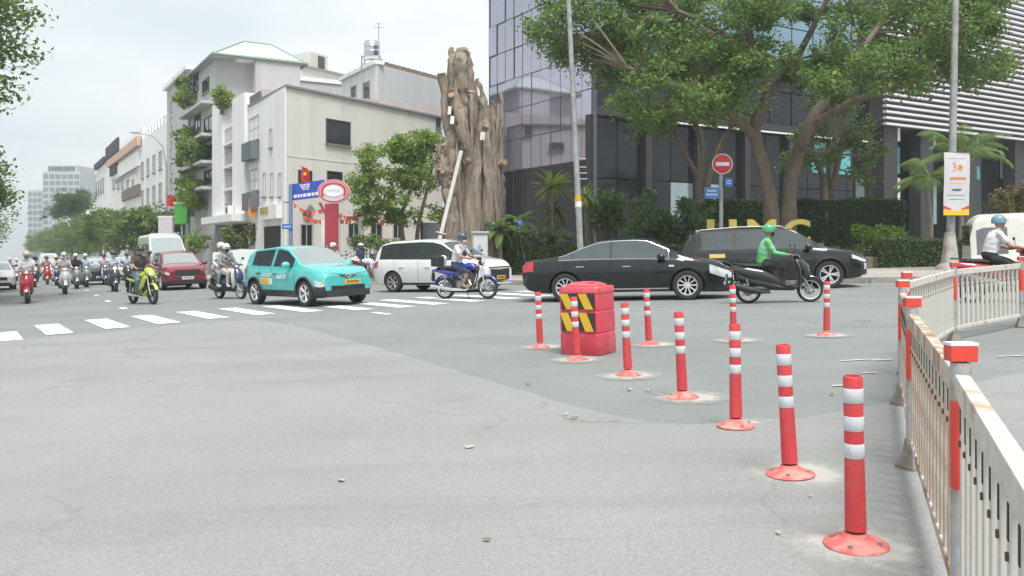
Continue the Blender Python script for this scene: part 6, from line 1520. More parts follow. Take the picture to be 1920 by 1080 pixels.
# ================================================================ people: one continuous body per pose, coloured by body region
SLOTS = ['torso', 'uarm', 'farm', 'hand', 'hip', 'thigh', 'calf', 'foot', 'head']
SKIN = M('skin', (.34, .20, .135), .55, var=.08); HAIR = M('hair_black', (.015, .013, .012), .5)
def body_mesh(J, name):
    """J: joints (x forward, y left, z up), voxel-fused to one surface"""
    m = MB(); seg = []
    V = lambda k, sd=1: Vector((J[k][0], J[k][1] * sd, J[k][2]))
    def cap(tag_, a, ra, b_, rb, flat=None): m.capsule(a, ra, b_, rb, 12, flat); seg.append((tag_, a, b_, ra, rb))
    pel, wai, che, nec, hd = V('pelvis'), V('waist'), V('chest'), V('neck'), V('head')
    up = (nec - che).normalized()
    m.tube([pel - (wai - pel) * .9, pel - (wai - pel) * .35, pel, wai, che, che.lerp(nec, .45), nec.lerp(che, .12), nec], [(.09, .07), (.155, .125), (.182, .145), (.172, .14), (.205, .15), (.190, .125), (.10, .08), (.06, .06)], 16, side=(0, 1, 0))
    seg.append(('hip', pel - (wai - pel) * .6, pel, .15, .16)); seg.append(('torso', wai, che, .15, .16)); seg.append(('torso', che, nec, .16, .08))
    m.capsule(nec - up * .04, .055, hd - Vector((0, 0, .06)), .052, 10); seg.append(('head', nec + up * .02, hd, .05, .07))
    fw = Vector(J.get('face', (1, 0, 0))).normalized(); rot = Matrix.Rotation(math.atan2(-fw.z, math.hypot(fw.x, fw.y)), 3, 'Y')
    def hp(x, y, z): return hd + rot @ Vector((x, y, z))
    m.ell(hd + Vector((0, 0, .015)), (.096, .078, .108), 16, 12, rot); m.ell(hp(.028, 0, -.06), (.062, .056, .062), 14, 10, rot); m.ell(hp(.098, 0, -.012), (.016, .013, .024), 8, 6, rot)
    m.ell(hp(.088, 0, -.058), (.012, .026, .010), 8, 6, rot)
    for sd in (-1, 1):
        m.ell(hp(-.004, sd * .079, -.008), (.018, .010, .030), 8, 6, rot)
        sh, el, wr = V('shoulder', sd), V('elbow', sd), V('wrist', sd)
        m.capsule(che.lerp(nec, .55), .075, sh, .066, 10); seg.append(('torso', che.lerp(nec, .6), sh, .07, .062))
        mid = sh.lerp(el, .62); cap('uarm', sh, .072, mid, .060); cap('farm', mid, .048, el, .042); cap('farm', el, .043, el.lerp(wr, .35), .044); cap('farm', el.lerp(wr, .35), .044, wr, .028)
        hv = V('hand', sd) - wr; hv = hv.normalized() if hv.length else Vector((1, 0, 0)); pc = wr + hv * .05
        cap('hand', wr, .026, pc, .032, 1.25)
        g = J.get('grip')
        for k in range(4):                 # fingers curl over the grip (or hang slightly curled)
            y = (k - 1.5) * .021; ln = (.9, 1.0, .95, .75)[k]
            if g: base = Vector((wr.x, wr.y, wr.z)) + hv * .085 + Vector((0, y, 0)); p1 = base + Vector((.028, 0, .004)) * ln; p2 = p1 + Vector((.006, 0, -.028)) * ln; p3 = p2 + Vector((-.026, 0, -.012)) * ln
            else: lat = Vector((1, 0, 0)) if abs(hv.x) < .7 else Vector((0, 1, 0)); base = wr + hv * .085 + lat * y; p1 = base + hv * .034 * ln; p2 = p1 + (hv * .024 + Vector((0, -sd * .010, 0))) * ln; p3 = p2 + (hv * .012 + Vector((0, -sd * .016, 0))) * ln
            for a, b_ in ((base, p1), (p1, p2), (p2, p3)): m.capsule(a, .0095, b_, .0088, 6)
            seg.append(('hand', base, p3, .01, .01))
        tb = wr + hv * .035 + Vector((.0, -sd * .028, -.004)); te = tb + (hv * .035 + Vector((0, -sd * .014, -.012))); m.capsule(tb, .011, te, .010, 6); m.capsule(te, .010, te + hv * .022, .009, 6); seg.append(('hand', tb, te, .011, .01))
        hp_, kn, an, to = V('hip', sd), V('knee', sd), V('ankle', sd), V('toe', sd)
        cap('thigh', hp_, .104, hp_.lerp(kn, .5), .090); cap('thigh', hp_.lerp(kn, .5), .090, kn, .068); cap('calf', kn, .060, kn.lerp(an, .35), .058); cap('calf', kn.lerp(an, .35), .058, an, .040)
        cap('foot', an - Vector((0, 0, .02)), .042, an.lerp(to, .55) - Vector((0, 0, .028)), .040); cap('foot', an.lerp(to, .5) - Vector((0, 0, .03)), .042, to, .034, 1.15); m.capsule(an + (an - to).normalized() * .035 - Vector((0, 0, .035)), .032, an - Vector((0, 0, .035)), .036, 8)
    me = m.mesh('raw', SKIN); o = bpy.data.objects.new('raw', me); col.objects.link(o)
    r_ = o.modifiers.new('r', 'REMESH'); r_.mode = 'VOXEL'; r_.voxel_size = .0125; s_ = o.modifiers.new('s', 'SMOOTH'); s_.factor = .5; s_.iterations = 3
    me2 = eval_mesh(o, name); bpy.data.objects.remove(o)
    n = len(me2.polygons); C = np.zeros(n * 3); me2.polygons.foreach_get('center', C); C = C.reshape(-1, 3); best = np.full(n, 1e9); idx = np.zeros(n, dtype=np.int32)
    for tg, a, b_, ra, rb in seg:
        a, b_ = np.array(a), np.array(b_); d = b_ - a; L2 = max(d @ d, 1e-9); t = np.clip(((C - a) @ d) / L2, 0, 1); dist = np.linalg.norm(C - a - t[:, None] * d, axis=1) - (ra + (rb - ra) * t)
        k = dist < best; best[k] = dist[k]; idx[k] = SLOTS.index(tg)
    nv = len(me2.vertices); co = np.zeros(nv * 3); me2.vertices.foreach_get('co', co); co = co.reshape(-1, 3)      # soft cloth folds
    cl = np.array([mnoise.noise(Vector((p[0] * 7, p[1] * 7, p[2] * 13))) for p in co]); nr = np.zeros(nv * 3); me2.vertices.foreach_get('normal', nr); nr = nr.reshape(-1, 3)
    headz = np.linalg.norm(co - np.array(hd), axis=1) > .17
    co += nr * (cl * .012 * headz)[:, None]; me2.vertices.foreach_set('co', co.ravel())
    me2.materials.clear()
    for _ in SLOTS: me2.materials.append(SKIN)
    me2.polygons.foreach_set('material_index', idx); me2.polygons.foreach_set('use_smooth', [True] * n); me2.update()
    return me2, hd, rot
POSES = {
 'scooter': dict(pelvis=(-.30, 0, .90), waist=(-.285, 0, 1.03), chest=(-.24, 0, 1.23), neck=(-.20, 0, 1.43), head=(-.15, 0, 1.575), shoulder=(-.21, .185, 1.36), elbow=(-.08, .27, 1.11), wrist=(.17, .285, 1.06), hand=(.27, .285, 1.055), hip=(-.26, .10, .87), knee=(.16, .15, .80), ankle=(.09, .14, .455), toe=(.27, .155, .405), grip=1),
 'motorcycle': dict(pelvis=(-.26, 0, .92), waist=(-.235, 0, 1.05), chest=(-.17, 0, 1.25), neck=(-.11, 0, 1.44), head=(-.05, 0, 1.58), shoulder=(-.13, .185, 1.37), elbow=(.02, .28, 1.13), wrist=(.22, .285, 1.08), hand=(.32, .285, 1.07), hip=(-.22, .10, .88), knee=(.20, .21, .72), ankle=(.02, .19, .39), toe=(.20, .20, .345), grip=1),
 'passenger': dict(pelvis=(-.62, 0, .95), waist=(-.605, 0, 1.08), chest=(-.56, 0, 1.28), neck=(-.52, 0, 1.48), head=(-.47, 0, 1.625), shoulder=(-.53, .18, 1.41), elbow=(-.50, .25, 1.15), wrist=(-.32, .20, 1.02), hand=(-.23, .17, 1.0), hip=(-.58, .10, .92), knee=(-.20, .22, .80), ankle=(-.34, .22, .45), toe=(-.17, .23, .41)),
 'standing': dict(pelvis=(0, 0, .93), waist=(0, 0, 1.06), chest=(.01, 0, 1.27), neck=(.0, 0, 1.47), head=(.02, 0, 1.61), shoulder=(0, .19, 1.39), elbow=(-.02, .25, 1.11), wrist=(.10, .25, .88), hand=(.15, .24, .79), hip=(0, .10, .90), knee=(.03, .11, .50), ankle=(0, .11, .10), toe=(.16, .13, .04)),
 'bending': dict(pelvis=(-.15, 0, .86), waist=(-.03, 0, .93), chest=(.18, 0, .93), neck=(.36, 0, .86), head=(.49, 0, .82), shoulder=(.29, .185, .88), elbow=(.31, .22, .60), wrist=(.40, .16, .38), hand=(.44, .14, .29), hip=(-.13, .10, .84), knee=(-.02, .12, .47), ankle=(-.10, .12, .10), toe=(.06, .14, .04), face=(.75, 0, -.65)),
 'crouching': dict(pelvis=(-.2, 0, .42), waist=(-.14, 0, .54), chest=(-.02, 0, .73), neck=(.08, 0, .90), head=(.14, 0, 1.02), shoulder=(.05, .185, .84), elbow=(.22, .24, .63), wrist=(.42, .18, .52), hand=(.50, .16, .48), hip=(-.16, .10, .40), knee=(.22, .16, .50), ankle=(-.02, .14, .10), toe=(.14, .17, .04), face=(.9, 0, -.4)),
}
BODY = {}
def helmet_parts(root, hd, rot, mat, brim=True, cap=False):
    m = MB(); pr = [(.128, -.045), (.132, -.015), (.131, .03), (.118, .075), (.090, .110), (.05, .130), (0, .136)]
    m.lathe([(r, z) for r, z in pr], 22); m.v = [tuple(Vector((x * 1.06, y * .90, z))) for x, y, z in m.v]
    inner = MB(); inner.lathe([(.128, -.045), (.118, -.045), (.116, .02), (0, .10)], 22); inner.v = [tuple(Vector((x * 1.06, y * .90, z))) for x, y, z in inner.v]; m.add(inner.v, inner.f)
    m.v = [tuple(hd + rot @ (Vector(v) + Vector((-.012, 0, .045)))) for v in m.v]; h = m.build('helmet', mat, root, 50)
    if brim:
        b_ = MB(); P_ = []
        for a in np.linspace(-1.1, 1.1, 9): P_.append(Vector((.128 * math.cos(a) * 1.0, .112 * math.sin(a), .055)))
        Q = [Vector((p.x + .075 * math.cos(p.y * 7), p.y * .96, p.z - .018)) for p in P_]
        b_.add(P_ + Q + [p + Vector((0, 0, .008)) for p in P_ + Q], [(i, i + 1, 10 + i, 9 + i) for i in range(8)] + [(18 + i, 27 + i, 28 + i, 19 + i) for i in range(8)] + [(9 + i, 10 + i, 28 + i, 27 + i) for i in range(8)])
        b_.v = [tuple(hd + rot @ (Vector(v) + Vector((-.012, 0, .02)))) for v in b_.v]; b_.build('visor', mat, h, 50)
def person(label, pose, mats, loc=None, rz=0., frame=None, helmet=None, mask=None, hair=False, group=None, hat=None, bag=None, turn=0.):
    if pose not in BODY: BODY[pose] = body_mesh(POSES[pose], 'body_' + pose)
    me, hd, rot = BODY[pose]
    T = thing('person', label, 'person', group=group)
    if frame is not None: T.location = frame.location; T.rotation_euler = frame.rotation_euler
    else: T.location = loc; T.rotation_euler = (0, 0, rz)
    b_ = link('body', me, T)
    d = dict(torso='shirt', uarm='shirt', farm='skin', hand='skin', hip='pants', thigh='pants', calf='pants', foot='shoe', head='skin')
    for i, s_ in enumerate(SLOTS):
        mm = mats.get(s_) or mats.get(d[s_]) or SKIN
        b_.material_slots[i].link = 'OBJECT'; b_.material_slots[i].material = mm
    if helmet: helmet_parts(T, hd, rot, helmet)
    if hat:
        m = MB(); m.lathe([(0, .11), (.07, .10), (.095, .06), (.105, .03), (.17, .01), (.175, .005), (.10, .018)], 20); m.v = [tuple(hd + rot @ (Vector(v) + Vector((0, 0, .03)))) for v in m.v]; m.build('hat', hat, T, 50)
    if hair or hat:
        m = MB(); m.ell((-.014, 0, .035), (.100, .086, .104), 14, 10); m.v = [tuple(hd + rot @ Vector(v)) for v in m.v]; m.build('hair', HAIR, T, 60)
    if mask:
        m = MB(); m.ell((.056, 0, -.05), (.060, .068, .058), 14, 10); m.v = [tuple(hd + rot @ Vector(v)) for v in m.v]; m.build('face_mask', mask, T, 60)
    for sd in (-1, 1):
        m = MB(); m.ell((.083, sd * .032, .006), (.014, .017, .011), 8, 6); m.v = [tuple(hd + rot @ Vector(v)) for v in m.v]; m.build('eye', HAIR, T)
    if bag:
        J = POSES[pose]; c = Vector(J['chest']); m = MB(); m.ell(c + Vector((.15, .02, -.06)), (.05, .08, .10), 12, 8); g = m.build('cross_bag', bag, T, 50)
        m = MB(); m.tube([c + Vector((.13, -.03, 0)), c + Vector((.12, -.12, .14)), c + Vector((.0, -.15, .20)), c + Vector((-.12, -.03, .05)), c + Vector((-.13, .12, -.1))], .014, 6); m.build('strap', bag, g)
    return T
WSH = cloth('white', (.60, .60, .60)); CRM = cloth('cream', (.56, .50, .43)); GRY = cloth('grey', (.30, .31, .33)); BLKC = cloth('black', (.025, .025, .028)); JEAN = cloth('jeans', (.16, .20, .26)); NAVY = cloth('navy', (.035, .055, .12)); MAROON = cloth('maroon', (.16, .04, .05)); BRN = cloth('brown', (.075, .055, .05)); LBLUE = cloth('light_blue', (.46, .52, .62)); PINKC = cloth('pink', (.52, .42, .42)); OLV = cloth('olive', (.20, .19, .13)); REDC = cloth('red', (.38, .06, .06)); TAN = cloth('tan', (.34, .25, .17))
SHOE = plastic('shoe', (.05, .05, .05)); SHOEW = plastic('shoe_white', (.5, .5, .5)); SANDAL = SKIN
PLAID = M('cloth_plaid', (.22, .22, .24), .9, var=.5, scale=26)
GRABJ = M('cloth_jacket_green', (.18, .46, .28), .8, var=.12, scale=8, bump=.3, bscale=20, c2=(.12, .42, .10), mixscale=4)
GRABJ2 = M('cloth_jacket_lower', (.11, .40, .10), .8, var=.15, scale=8)
def gloss(n, c): return paint('helmet_' + n, c, .35)
# ================================================================ motor scooters and motorcycles
def bike_wheel(T, x, r, w, rim=ALLOY, spokes=5, wire=False, steer=0.):
    m = MB(); h = w / 2; rr = r * .76
    m.lathe([(rr, -h * .8), (r * .88, -h), (r * .97, -h * .7), (r, 0), (r * .97, h * .7), (r * .88, h), (rr, h * .8)], 28, ax='Y'); t = m.build('wheel', RUBBER, T, 50); t.location = (x, 0, r)
    m = MB(); m.lathe([(rr * 1.03, -h * .75), (rr * .92, -h * .6), (rr * .92, h * .6), (rr * 1.03, h * .75)], 28, ax='Y'); m.lathe([(0, -h * .7), (r * .14, -h * .7), (r * .14, h * .7), (0, h * .7)], 14, ax='Y')
    n = 18 if wire else spokes
    for k in range(n):
        a = 2 * math.pi * k / n; s_ = (.004, .004) if wire else (.016, .010)
        m.tube([(r * .1 * math.cos(a), (h * .5 if k % 2 else -h * .5) if wire else 0, r * .1 * math.sin(a)), (rr * .95 * math.cos(a + (.15 if wire else 0)), 0, rr * .95 * math.sin(a + (.15 if wire else 0)))], [s_, s_], 5)
    m.build('rim', rim, t, 40)
    m = MB(); m.lathe([(r * .18, h * .9), (r * .42, h * .9), (r * .42, h * 1.0), (r * .18, h * 1.0)], 20, ax='Y'); m.build('brake_disc', STEEL, t, 40)
    return t
def fender(T, x, r, w, a0, a1, mat, gap=.035):
    m = MB(); R_ = r + gap; m.lathe([(R_ - .02, -w / 2), (R_, -w / 2 + .012), (R_ + .008, 0), (R_, w / 2 - .012), (R_ - .02, w / 2)], 16, o=(x, 0, r), ax='Y', a0=R(a0), a1=R(a1)); return m.build('fender', mat, T, 50)
def bars(T, x, z, wid, mat, mx=True, rise=.0):
    m = MB(); m.tube([(x - .10, -wid, z - .01), (x - .06, -wid * .55, z + .0), (x, -.08, z - rise), (x, .08, z - rise), (x - .06, wid * .55, z), (x - .10, wid, z - .01)], .011, 8); hb = m.build('handlebar', mat, T, 40)
    for sd in (-1, 1):
        m = MB(); m.tube([(x - .115, sd * (wid + .03), z - .012), (x - .065, sd * (wid - .09), z - .002)], .017, 8); m.build('grip', BLACK, hb, 40)
        m = MB(); m.tube([(x - .02, sd * wid * .98, z - .015), (x - .0, sd * wid * .6, z)], .006, 5); m.build('lever', STEEL, hb)
        m = MB(); m.tube([(x - .05, sd * wid * .62, z), (x - .03, sd * wid * .78, z + .12), (x - .03, sd * wid * .86, z + .17)], .006, 5); st = m.build('mirror', BLACK, T); m = MB(); m.ell((x - .035, sd * wid * .92, z + .20), (.012, .055, .038), 12, 8); m.build('mirror_glass', BLACK, st, 40)
def lamp(T, c, r, name, mat): m = MB(); m.ell(c, r, 14, 10); return m.build(name, mat, T, 50)
def plate_small(T, x, z, mat=PLATEW, w=.19, h=.14, tilt=.3):
    m = MB(); m.cbox((0, 0, 0), (.006, w, h)); o = m.build('licence_plate', mat, T); o.location = (x, 0, z); o.rotation_euler = (0, tilt, 0)
    m = MB()
    for r_ in (0, 1):
        for k in range(4): m.cbox((-.0045, (k - 1.5) * w * .2, (.22 - .45 * r_) * h), (.003, w * .12, h * .3))
    m.build('plate_characters', BLACK, o)
BIKES = {}
def scooter(key, paintm, trim=BLACK, lit=False, nose=1.0, rimm=ALLOY, shield=None):
    """step-through scooter, x forward"""
    T = thing('motor_scooter', '', 'scooter'); sh = shield or paintm
    bike_wheel(T, -.63, .275, .13, rimm); bike_wheel(T, .66, .275, .12, rimm)
    m = MB(); m.tube([(-1.0, 0, .80), (-.90, 0, .765), (-.65, 0, .70), (-.35, 0, .62), (-.10, 0, .52), (.02, 0, .42)], [(.03, .03), (.11, .09), (.165, .15), (.185, .185), (.175, .16), (.14, .09)], 14, side=(0, 1, 0)); m.build('rear_body', paintm, T, 50)
    m = MB(); m.tube([(-.85, 0, .60), (-.45, 0, .47), (-.05, 0, .36), (.3, 0, .31), (.45, 0, .40)], [(.10, .08), (.15, .14), (.165, .085), (.155, .045), (.12, .06)], 12, side=(0, 1, 0)); m.build('underbody', trim, T, 50)
    m = MB(); m.tube([(-.84, 0, .835), (-.72, 0, .85), (-.45, 0, .835), (-.18, 0, .80), (-.02, 0, .755)], [(.07, .02), (.125, .042), (.145, .05), (.14, .05), (.07, .03)], 14, side=(0, 1, 0)); m.build('seat', plastic('seat', (.025, .025, .026), .7), T, 50)
    m = MB(); m.box(-.02, .40, -.165, .165, .335, .36); m.build('floorboard', BLACK, T, bevel=.008)
    m = MB(); m.tube([(.40, 0, .34), (.455, 0, .50), (.44, 0, .72), (.385, 0, .92), (.35, 0, .99)], [(.16, .03), (.20, .05), (.215, .055), (.16, .05), (.08, .04)], 16, side=(0, 1, 0)); m.build('leg_shield', sh, T, 50)
    m = MB(); m.tube([(.53, 0, .46), (.585, 0, .60), (.55, 0, .76), (.46, 0, .92)], [(.05, .04), (.13 * nose, .10), (.15 * nose, .12), (.10, .07)], 14, side=(0, 1, 0)); m.build('front_cowl', paintm, T, 50)
    m = MB(); m.tube([(.27, 0, 1.0), (.33, 0, 1.045), (.41, 0, 1.03), (.455, 0, .98)], [(.07, .03), (.15, .045), (.14, .05), (.08, .03)], 14, side=(0, 1, 0)); hc = m.build('handlebar_cover', trim if lit else paintm, T, 50)
    lamp(T, (.445, 0, 1.0), (.03, .085, .045), 'headlight', LIT if lit else LAMP)
    for sd in (-1, 1): lamp(T, (.60, sd * .095, .70), (.035, .03, .055), 'indicator', LAMP)
    bars(T, .36, 1.06, .31, BLACK); fender(T, .66, .275, .13, 20, 165, paintm); fender(T, -.63, .275, .13, 60, 185, BLACK, .05)
    for sd in (-1, 1):
        m = MB(); m.tube([(.49, sd * .065, .62), (.66, sd * .07, .275)], [.022, .020], 8); m.build('fork', STEEL, T, 40)
        m = MB(); m.tube([(-.60, sd * .10, .275), (-.68, sd * .11, .55)], .018, 8); m.build('rear_shock', STEEL, T, 40)
    m = MB(); m.tube([(-.18, -.12, .24), (-.38, -.15, .25), (-.55, -.155, .29), (-.92, -.16, .40)], [.022, .035, .075, .085], 12); ex = m.build('exhaust', BLACK, T, 50); m = MB(); m.tube([(-.58, -.20, .31), (-.86, -.205, .395)], [(.05, .012), (.045, .012)], 8, side=(0, 0, 1)); m.build('heat_shield', STEEL, ex, 40)
    m = MB(); m.ell((-.38, .0, .33), (.24, .14, .11), 14, 10); m.build('engine', M('engine_grey', (.10, .10, .105), .6, .3), T, 50)
    lamp(T, (-.965, 0, .735), (.045, .085, .035), 'tail_light', REDLENS)
    m = MB(); m.tube([(-.70, .10, .875), (-.92, .10, .90), (-1.0, 0, .90), (-.92, -.10, .90), (-.70, -.10, .875)], .013, 8); m.build('grab_rail', BLACK, T, 40)
    m = MB(); m.box(-1.10, -1.06, -.07, .07, .40, .66); o = m.build('mudguard', BLACK, T); o.rotation_euler = (0, 0, 0); plate_small(T, -1.108, .56); plate_small(T, .625, .555, PLATEW, .20, .045, -.2) if False else None
    BIKES[key] = T; return T
def motorcycle(key, paintm, fairing=None, wire=True, rimm=CHROME, box=False):
    T = thing('motorcycle', '', 'motorcycle'); r = .295
    bike_wheel(T, -.62, r, .10, rimm, 5, wire); bike_wheel(T, .66, r, .085, rimm, 5, wire)
    m = MB(); m.tube([(-.12, 0, .80), (-.04, 0, .83), (.12, 0, .86), (.27, 0, .845), (.36, 0, .80)], [(.06, .04), (.11, .085), (.135, .105), (.12, .09), (.05, .05)], 16, side=(0, 1, 0)); m.build('fuel_tank', paintm, T, 50)
    m = MB(); m.tube([(-.85, 0, .82), (-.72, 0, .85), (-.4, 0, .83), (-.14, 0, .82)], [(.07, .025), (.115, .045), (.13, .055), (.09, .04)], 14, side=(0, 1, 0)); m.build('seat', plastic('seat', (.025, .025, .026), .7), T, 50)
    m = MB(); m.tube([(-.98, 0, .78), (-.80, 0, .755), (-.5, 0, .71), (-.22, 0, .68)], [(.05, .025), (.115, .05), (.135, .075), (.12, .08)], 12, side=(0, 1, 0)); m.build('side_cover', paintm, T, 50)
    m = MB(); m.box(-.20, .20, -.13, .13, .24, .46); m.box(-.03, .18, -.075, .075, .46, .70)
    for k in range(5): m.box(-.06, .21, -.105, .105, .49 + k * .04, .502 + k * .04)
    m.build('engine', M('engine_alloy', (.26, .26, .265), .45, .6, var=.25, scale=14), T, bevel=.012)
    m = MB()
    for sd in (-1, 1):
        m.tube([(.40, sd * .04, .86), (.34, sd * .06, .62), (.20, sd * .10, .28), (-.15, sd * .12, .25), (-.28, sd * .11, .40), (-.35, sd * .10, .70)], .018, 7); m.tube([(.40, sd * .04, .90), (-.25, sd * .08, .76), (-.85, sd * .09, .78)], .016, 7); m.tube([(-.2, sd * .10, .34), (-.62, sd * .08, .295)], .02, 7)
    m.build('frame', BLACK, T, 40)
    for sd in (-1, 1):
        m = MB(); m.tube([(.43, sd * .075, .98), (.52, sd * .075, .70), (.66, sd * .07, .295)], [.018, .022, .02], 8); m.build('fork', CHROME, T, 40); m = MB(); m.tube([(-.62, sd * .11, .295), (-.52, sd * .115, .66)], .026, 8); m.build('rear_shock', STEEL, T, 40)
        m = MB(); m.tube([(.0, sd * .13, .31), (.0, sd * .26, .315)], .016, 7); m.build('foot_peg', BLACK, T)
        lamp(T, (.46, sd * .18, .88), (.03, .035, .03), 'indicator', AMBER)
    m = MB(); m.tube([(.16, -.10, .50), (.24, -.14, .38), (.10, -.17, .25), (-.30, -.18, .27), (-.95, -.19, .36)], [.02, .022, .026, .045, .05], 10); m.build('exhaust', CHROME, T, 40)
    fender(T, .66, r, .11, 25, 160, paintm); fender(T, -.62, r, .13, 40, 175, paintm if not fairing else BLACK, .05)
    bars(T, .40, 1.07, .31, CHROME if not fairing else BLACK)
    if fairing:
        m = MB(); m.tube([(.30, 0, 1.05), (.46, 0, 1.0), (.62, 0, .90), (.68, 0, .82)], [(.08, .04), (.14, .09), (.11, .08), (.04, .03)], 14, side=(0, 1, 0)); m.build('front_fairing', paintm, T, 50)
        for sd in (-1, 1): m = MB(); m.tube([(.50, sd * .15, .82), (.38, sd * .17, .62), (.15, sd * .16, .48), (.0, sd * .13, .42)], [(.05, .09), (.04, .12), (.03, .08), (.02, .03)], 10, side=(0, 1, 0)); m.build('side_fairing', fairing, T, 50); lamp(T, (.655, sd * .06, .875), (.035, .045, .03), 'headlight', LAMP)
        m = MB(); m.tube([(.05, 0, .30), (.28, 0, .30), (.40, 0, .42)], [(.10, .05), (.12, .07), (.05, .04)], 12, side=(0, 1, 0)); m.build('belly_pan', fairing, T, 50)
    else:
        m = MB(); m.ell((.50, 0, .96), (.08, .09, .09), 14, 10); m.build('headlight_shell', BLACK, T, 50); lamp(T, (.55, 0, .96), (.04, .08, .08), 'headlight', LAMP)
        for sd in (-1, 1): lamp(T, (.42, sd * .06, 1.06), (.035, .045, .045), 'gauge', BLACK)
    if box: m = MB(); m.cbox((-.84, 0, 1.02), (.26, .30, .26)); m.build('top_box', BLACK, T, bevel=.03); m = MB(); m.tube([(-.72, .1, .87), (-.98, .1, .89), (-.98, -.1, .89), (-.72, -.1, .87)], .012, 6); m.build('rear_rack', STEEL, T, 40)
    lamp(T, (-.98, 0, .76), (.035, .06, .035), 'tail_light', REDLENS); m = MB(); m.box(-1.0, -.97, -.06, .06, .48, .72); m.build('mudguard', BLACK, T); plate_small(T, -1.015, .60)
    m = MB(); m.tube([(-.12, .14, .32), (-.05, .26, .02)], .01, 6); m.build('side_stand', BLACK, T)
    BIKES[key] = T; return T
USED = set()
def ride(key, label, px, py, deg, cat=None, Y=None, group=None):
    if key not in USED: T = BIKES[key]; USED.add(key)
    else: T = copy_tree(BIKES[key])
    T['label'] = label
    if group: T['group'] = group
    p = G(px, py) if Y is None else Vector((PX(px, Y), Y, gz(PX(px, Y))))
    T.location = p; T.rotation_euler = (TILT @ Matrix.Rotation(R(deg), 4, 'Z')).to_euler(); return T
P_ = paint
scooter('black', P_('scooter_black', (.03, .032, .034), .3)); scooter('red', P_('scooter_red', (.36, .02, .03))); scooter('white', P_('scooter_white', (.58, .58, .56))); scooter('dark_lit', P_('scooter_navy', (.05, .06, .08)), lit=True)
scooter('red_silver', P_('scooter_red2', (.34, .03, .04)), trim=plastic('silver_trim', (.42, .42, .42), .35)); scooter('navy', P_('scooter_blue', (.03, .045, .11)), shield=plastic('pale_shield', (.45, .46, .47), .4)); scooter('grey', P_('scooter_grey', (.20, .21, .22)))
motorcycle('blue', P_('moto_blue', (.02, .045, .36)), box=True); motorcycle('lime', P_('moto_lime', (.42, .52, .05)), fairing=P_('moto_lime2', (.40, .50, .06)), wire=False, rimm=BLACK)
MW = cloth('mask_white', (.6, .6, .6)); MB_ = cloth('mask_black', (.03, .03, .03))
hw, hc, hk, hn, hg, ht = gloss('white', (.60, .60, .58)), gloss('cream', (.56, .52, .42)), gloss('black', (.03, .03, .032)), gloss('navy', (.05, .07, .11)), gloss('green', (.07, .33, .13)), gloss('teal', (.13, .27, .34))
# -- near riders
b_ = ride('black', 'black scooter ridden by the courier in green', 1460, 567.5, -9)
pp = person('person in a green jacket and green helmet riding the black scooter', 'scooter', dict(shirt=GRABJ, farm=GRABJ, hip=GRABJ2, pants=BLKC, shoe=SHOE), frame=b_, helmet=hg, mask=MB_)
for q_ in (b_, pp): q_.scale = (.95, .95, .93)
J = POSES['scooter']; m = MB(); c = Vector(J['chest']); m.tube([c + Vector((.12, -.08, .13)), c + Vector((.02, -.185, .02)), c + Vector((-.12, -.10, -.16))], [(.022, .006)] * 3, 6, side=(1, 0, 0)); m.build('bag_strap', BLKC, pp)
b_ = ride('blue', 'blue commuter motorcycle with chrome fork and black top box', 874, 560.5, -26)
person('person in a white shirt and navy shorts riding the blue motorcycle', 'motorcycle', dict(shirt=WSH, pants=NAVY, calf=SKIN, shoe=SANDAL), frame=b_, helmet=hn, mask=MW, bag=BLKC)
b_ = ride('red_silver', 'red and silver motorbike behind the white fence', 1884, 566, -8)
person('person in a white shirt and teal helmet riding the red motorbike', 'motorcycle', dict(shirt=WSH, pants=BLKC, shoe=SHOE), frame=b_, helmet=ht).scale = (.93, .93, .93); b_.scale = (.93, .93, .93)
b_ = ride('navy', 'dark blue motorbike carrying two people beside the taxi', 432, 560, -42)
person('person in a plaid shirt and pale trousers steering the motorbike beside the taxi', 'scooter', dict(shirt=PLAID, farm=PLAID, pants=CRM, shoe=SHOEW), frame=b_, helmet=hw, mask=MB_)
person('person in a white shirt sitting behind the plaid shirted rider', 'passenger', dict(shirt=WSH, farm=WSH, pants=GRY, shoe=SHOEW), frame=b_, helmet=hw)
b_ = ride('lime', 'lime green sporty motorcycle at the zebra crossing', 268, 570, -42)
person('person in a dark brown shirt and jeans riding the lime motorcycle', 'motorcycle', dict(shirt=BRN, pants=JEAN, shoe=SHOE), frame=b_, helmet=hk)
# -- riders coming down the street
b_ = ride('red', 'bright red scooter coming down the left lane', 52, 568, -62)
person('person in a white shirt and cream helmet on the bright red scooter', 'scooter', dict(shirt=WSH, farm=WSH, pants=MAROON, shoe=SHOE), frame=b_, helmet=hc, mask=OLV)
b_ = ride('white', 'white scooter coming down the street', 122, 0, -60, Y=35.5)
person('person in a pale pink shirt on the white scooter', 'scooter', dict(shirt=PINKC, farm=PINKC, pants=BLKC, shoe=SHOE), frame=b_, helmet=hw, mask=MW)
b_ = ride('dark_lit', 'dark scooter with its headlight on', 215, 0, -60, Y=36.5)
person('person in a pale shirt and maroon trousers on the scooter with its headlight on', 'scooter', dict(shirt=LBLUE, pants=MAROON, shoe=SHOE), frame=b_, helmet=hk, mask=MW)
b_ = ride('grey', 'grey scooter ridden by the person in black', 144, 0, -60, Y=42)
person('person all in black with a white helmet on the grey scooter', 'scooter', dict(shirt=BLKC, farm=BLKC, pants=BLKC, shoe=SHOE), frame=b_, helmet=hw)
b_ = ride('red', 'dull red scooter further back in the left lane', 89, 0, -60, Y=52)
person('person in a red jacket and tan apron on the dull red scooter', 'scooter', dict(shirt=TAN, uarm=REDC, farm=REDC, pants=MAROON, shoe=SHOE), frame=b_, helmet=hk)
